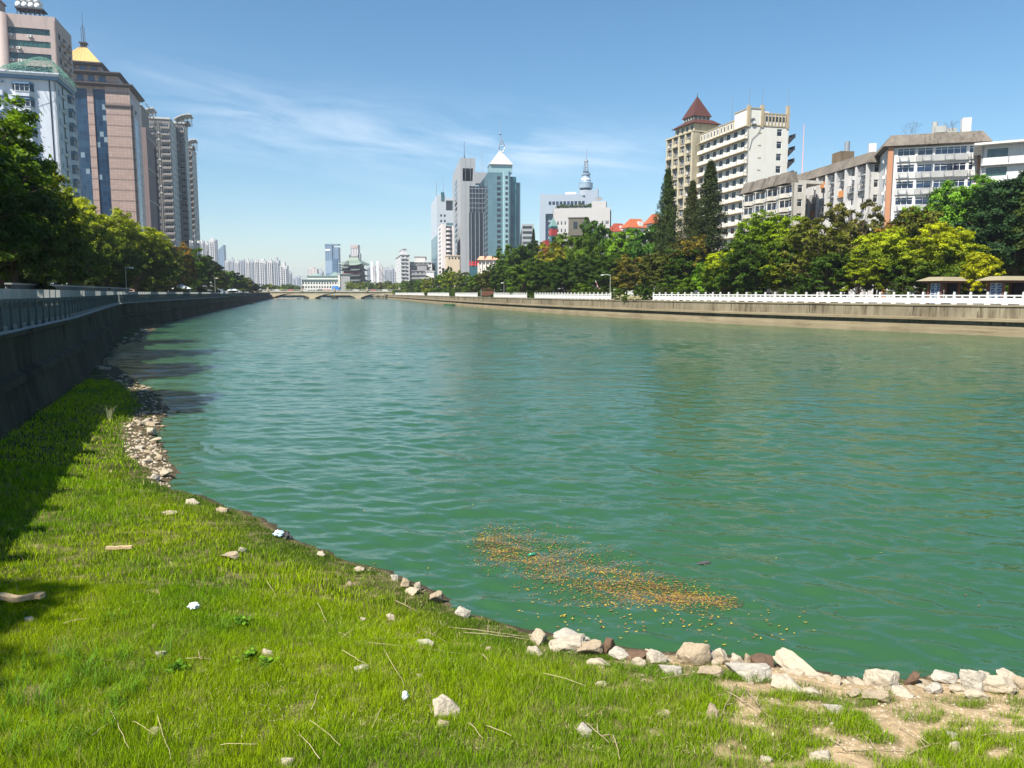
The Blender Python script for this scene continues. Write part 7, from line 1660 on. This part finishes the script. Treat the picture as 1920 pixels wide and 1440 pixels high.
# rusty frame between the balustrades
p = ground(893, 556, ZB); r = empty('steel_frame', (x_on(RB, 204.5)+.8, 204.5, ZB), 0, 'rusty open steel frame standing between two white balustrades', 'frame'); rust = flat('rusty_steel', (.13, .06, .04), .8)
for i, x in enumerate(np.linspace(-1.5, 2.0, 6)): q = MB(); q.box(x-.06, x+.06, -.06, .06, 0, 2.1); q.build('post', rust if i % 5 else M['metal'], r)
q = MB(); q.box(-1.6, 2.1, -.08, .08, 2.1, 2.2); q.box(-1.5, 2.0, -.03, .03, .4, .46); q.box(-1.5, 2.0, -.03, .03, .45, 1.6); q.build('rail', rust, r)
# stone handrail of stairs in the park
p = at(1340, 545, 112); r = empty('arched_stone', (p.x-1.0, 112, ZB), 0, 'small white arched stone and steps behind the long balustrade', 'garden ornament'); q = MB(); q.tube([(math.cos(t)*1.3, 0, math.sin(t)*1.25) for t in np.linspace(0, 3.14, 12)], .12, 6); q.build('arch', M['rail_white'], r)
for k in range(5): q = MB(); q.box(-4.2+k*.6, -3.6+k*.6, -.8, .8, 0, .25+.3*k); q.build('step', M['rail_grey'], r)
q = MB(); q.tube([(2.2,0,0),(2.2,0,1.0)], [.16,.11], 8); q.cyl(2.2,0,1.0,1.45,.14,.05); q.build('post', M['rail_white'], r)
# left bank: low grey wall, canopies and radio mast
r = empty('garden_wall', (0, 0, ZB), 0, 'long grey concrete wall in the shade behind the left balustrade', 'wall')
q = MB(); A_ = (x_on(LB, 52)-6.0, 52); B2 = (x_on(LB, 110)-5.2, 110); fr = Fr(A_[0], A_[1], math.atan2(B2[1]-A_[1], B2[0]-A_[0])); L_ = math.dist(A_, B2); q.fbox(fr, 0, L_, -.15, .15, 0, 1.7); q.build('wall', M['rail_grey'], r); q = MB(); q.fbox(fr, -.1, L_+.1, -.22, .22, 1.702, 1.82); q.build('coping', M['rail_cap'], r)
for px, py, Y, lab in ((341, 530, 165, 'small pale pyramid canopy at the far promenade on the left, the nearer of two'), (436, 540, 280, 'small pale pyramid canopy far along the left promenade, the farther of two')):
    x = min(at(px, py, Y).x, x_on(LB, Y)-2.2); r = empty('canopy', (x, Y, ZB), .3, lab, 'canopy'); q = MB(); q.pyramid(-1.9, 1.9, -1.9, 1.9, 2.0, 3.0); q.build('roof', flat('pale_canopy_sheet', (.55, .60, .58), .5), r)
    for xx in (-1.5, 1.5):
        for yy in (-1.5, 1.5): q = MB(); q.box(xx-.06, xx+.06, yy-.06, yy+.06, 0, 2.05); q.build('post', M['metal'], r)
p = at(366, 470, 260); r = empty('radio_mast', (p.x, 260, ZB), 0, 'slim radio mast with panel antennas in front of the rightmost grey tower', 'mast'); zt = at(366, 428, 260).z-ZB; q = MB(); q.tube([(0,0,0),(0,0,zt-4),(0,0,zt)], [.3,.15,.05], 6); q.build('pole', M['metal'], r)
for k in range(3):
    q = MB(); z_ = zt-5-k*1.2; q.cyl(0,0,z_,z_+.15,1.5-.2*k,n=12)
    for j in range(5): t = j*1.256+k; q.box(1.5*math.cos(t)-.15, 1.5*math.cos(t)+.15, 1.5*math.sin(t)-.15, 1.5*math.sin(t)+.15, z_-.6, z_+1.0)
    q.build('antenna_panels', M['rail_white'], r)
# roof garden shrubs on the white stepped office
B, W, H = ROOFG
for i in range(9):
    c, sn = math.cos(R(-10)), math.sin(R(-10)); lx, ly = 2.5+i*2.4, 3.0
    tree('shrub', (B.x+lx*c-ly*sn, B.y+lx*sn+ly*c, ZB+H), 'shrub', i % 3, 1.0, .9+.2*(i % 2), [DG, MG, (.10,.13,.05)][i % 3], f'shrub of the roof garden on the white stepped office, {ORD[i]} of nine from the left', 'shrub', 'roof garden shrubs', i)

# ================================================================ air
q = MB(); q.box(-9100, 9100, -3100, 10700, -2.7, 150)
hz = bpy.data.materials.new('haze'); hz.use_nodes = True; t = hz.node_tree; t.nodes.clear(); o_ = t.nodes.new('ShaderNodeOutputMaterial'); pv = t.nodes.new('ShaderNodeVolumePrincipled')
pv.inputs['Color'].default_value = (.80, .88, 1, 1); pv.inputs['Density'].default_value = 0.00016; pv.inputs['Anisotropy'].default_value = 0.2; t.links.new(pv.outputs[0], o_.inputs['Volume'])
tag(q.build('haze', hz), 'thin bluish summer haze in the air', 'haze', kind='stuff')
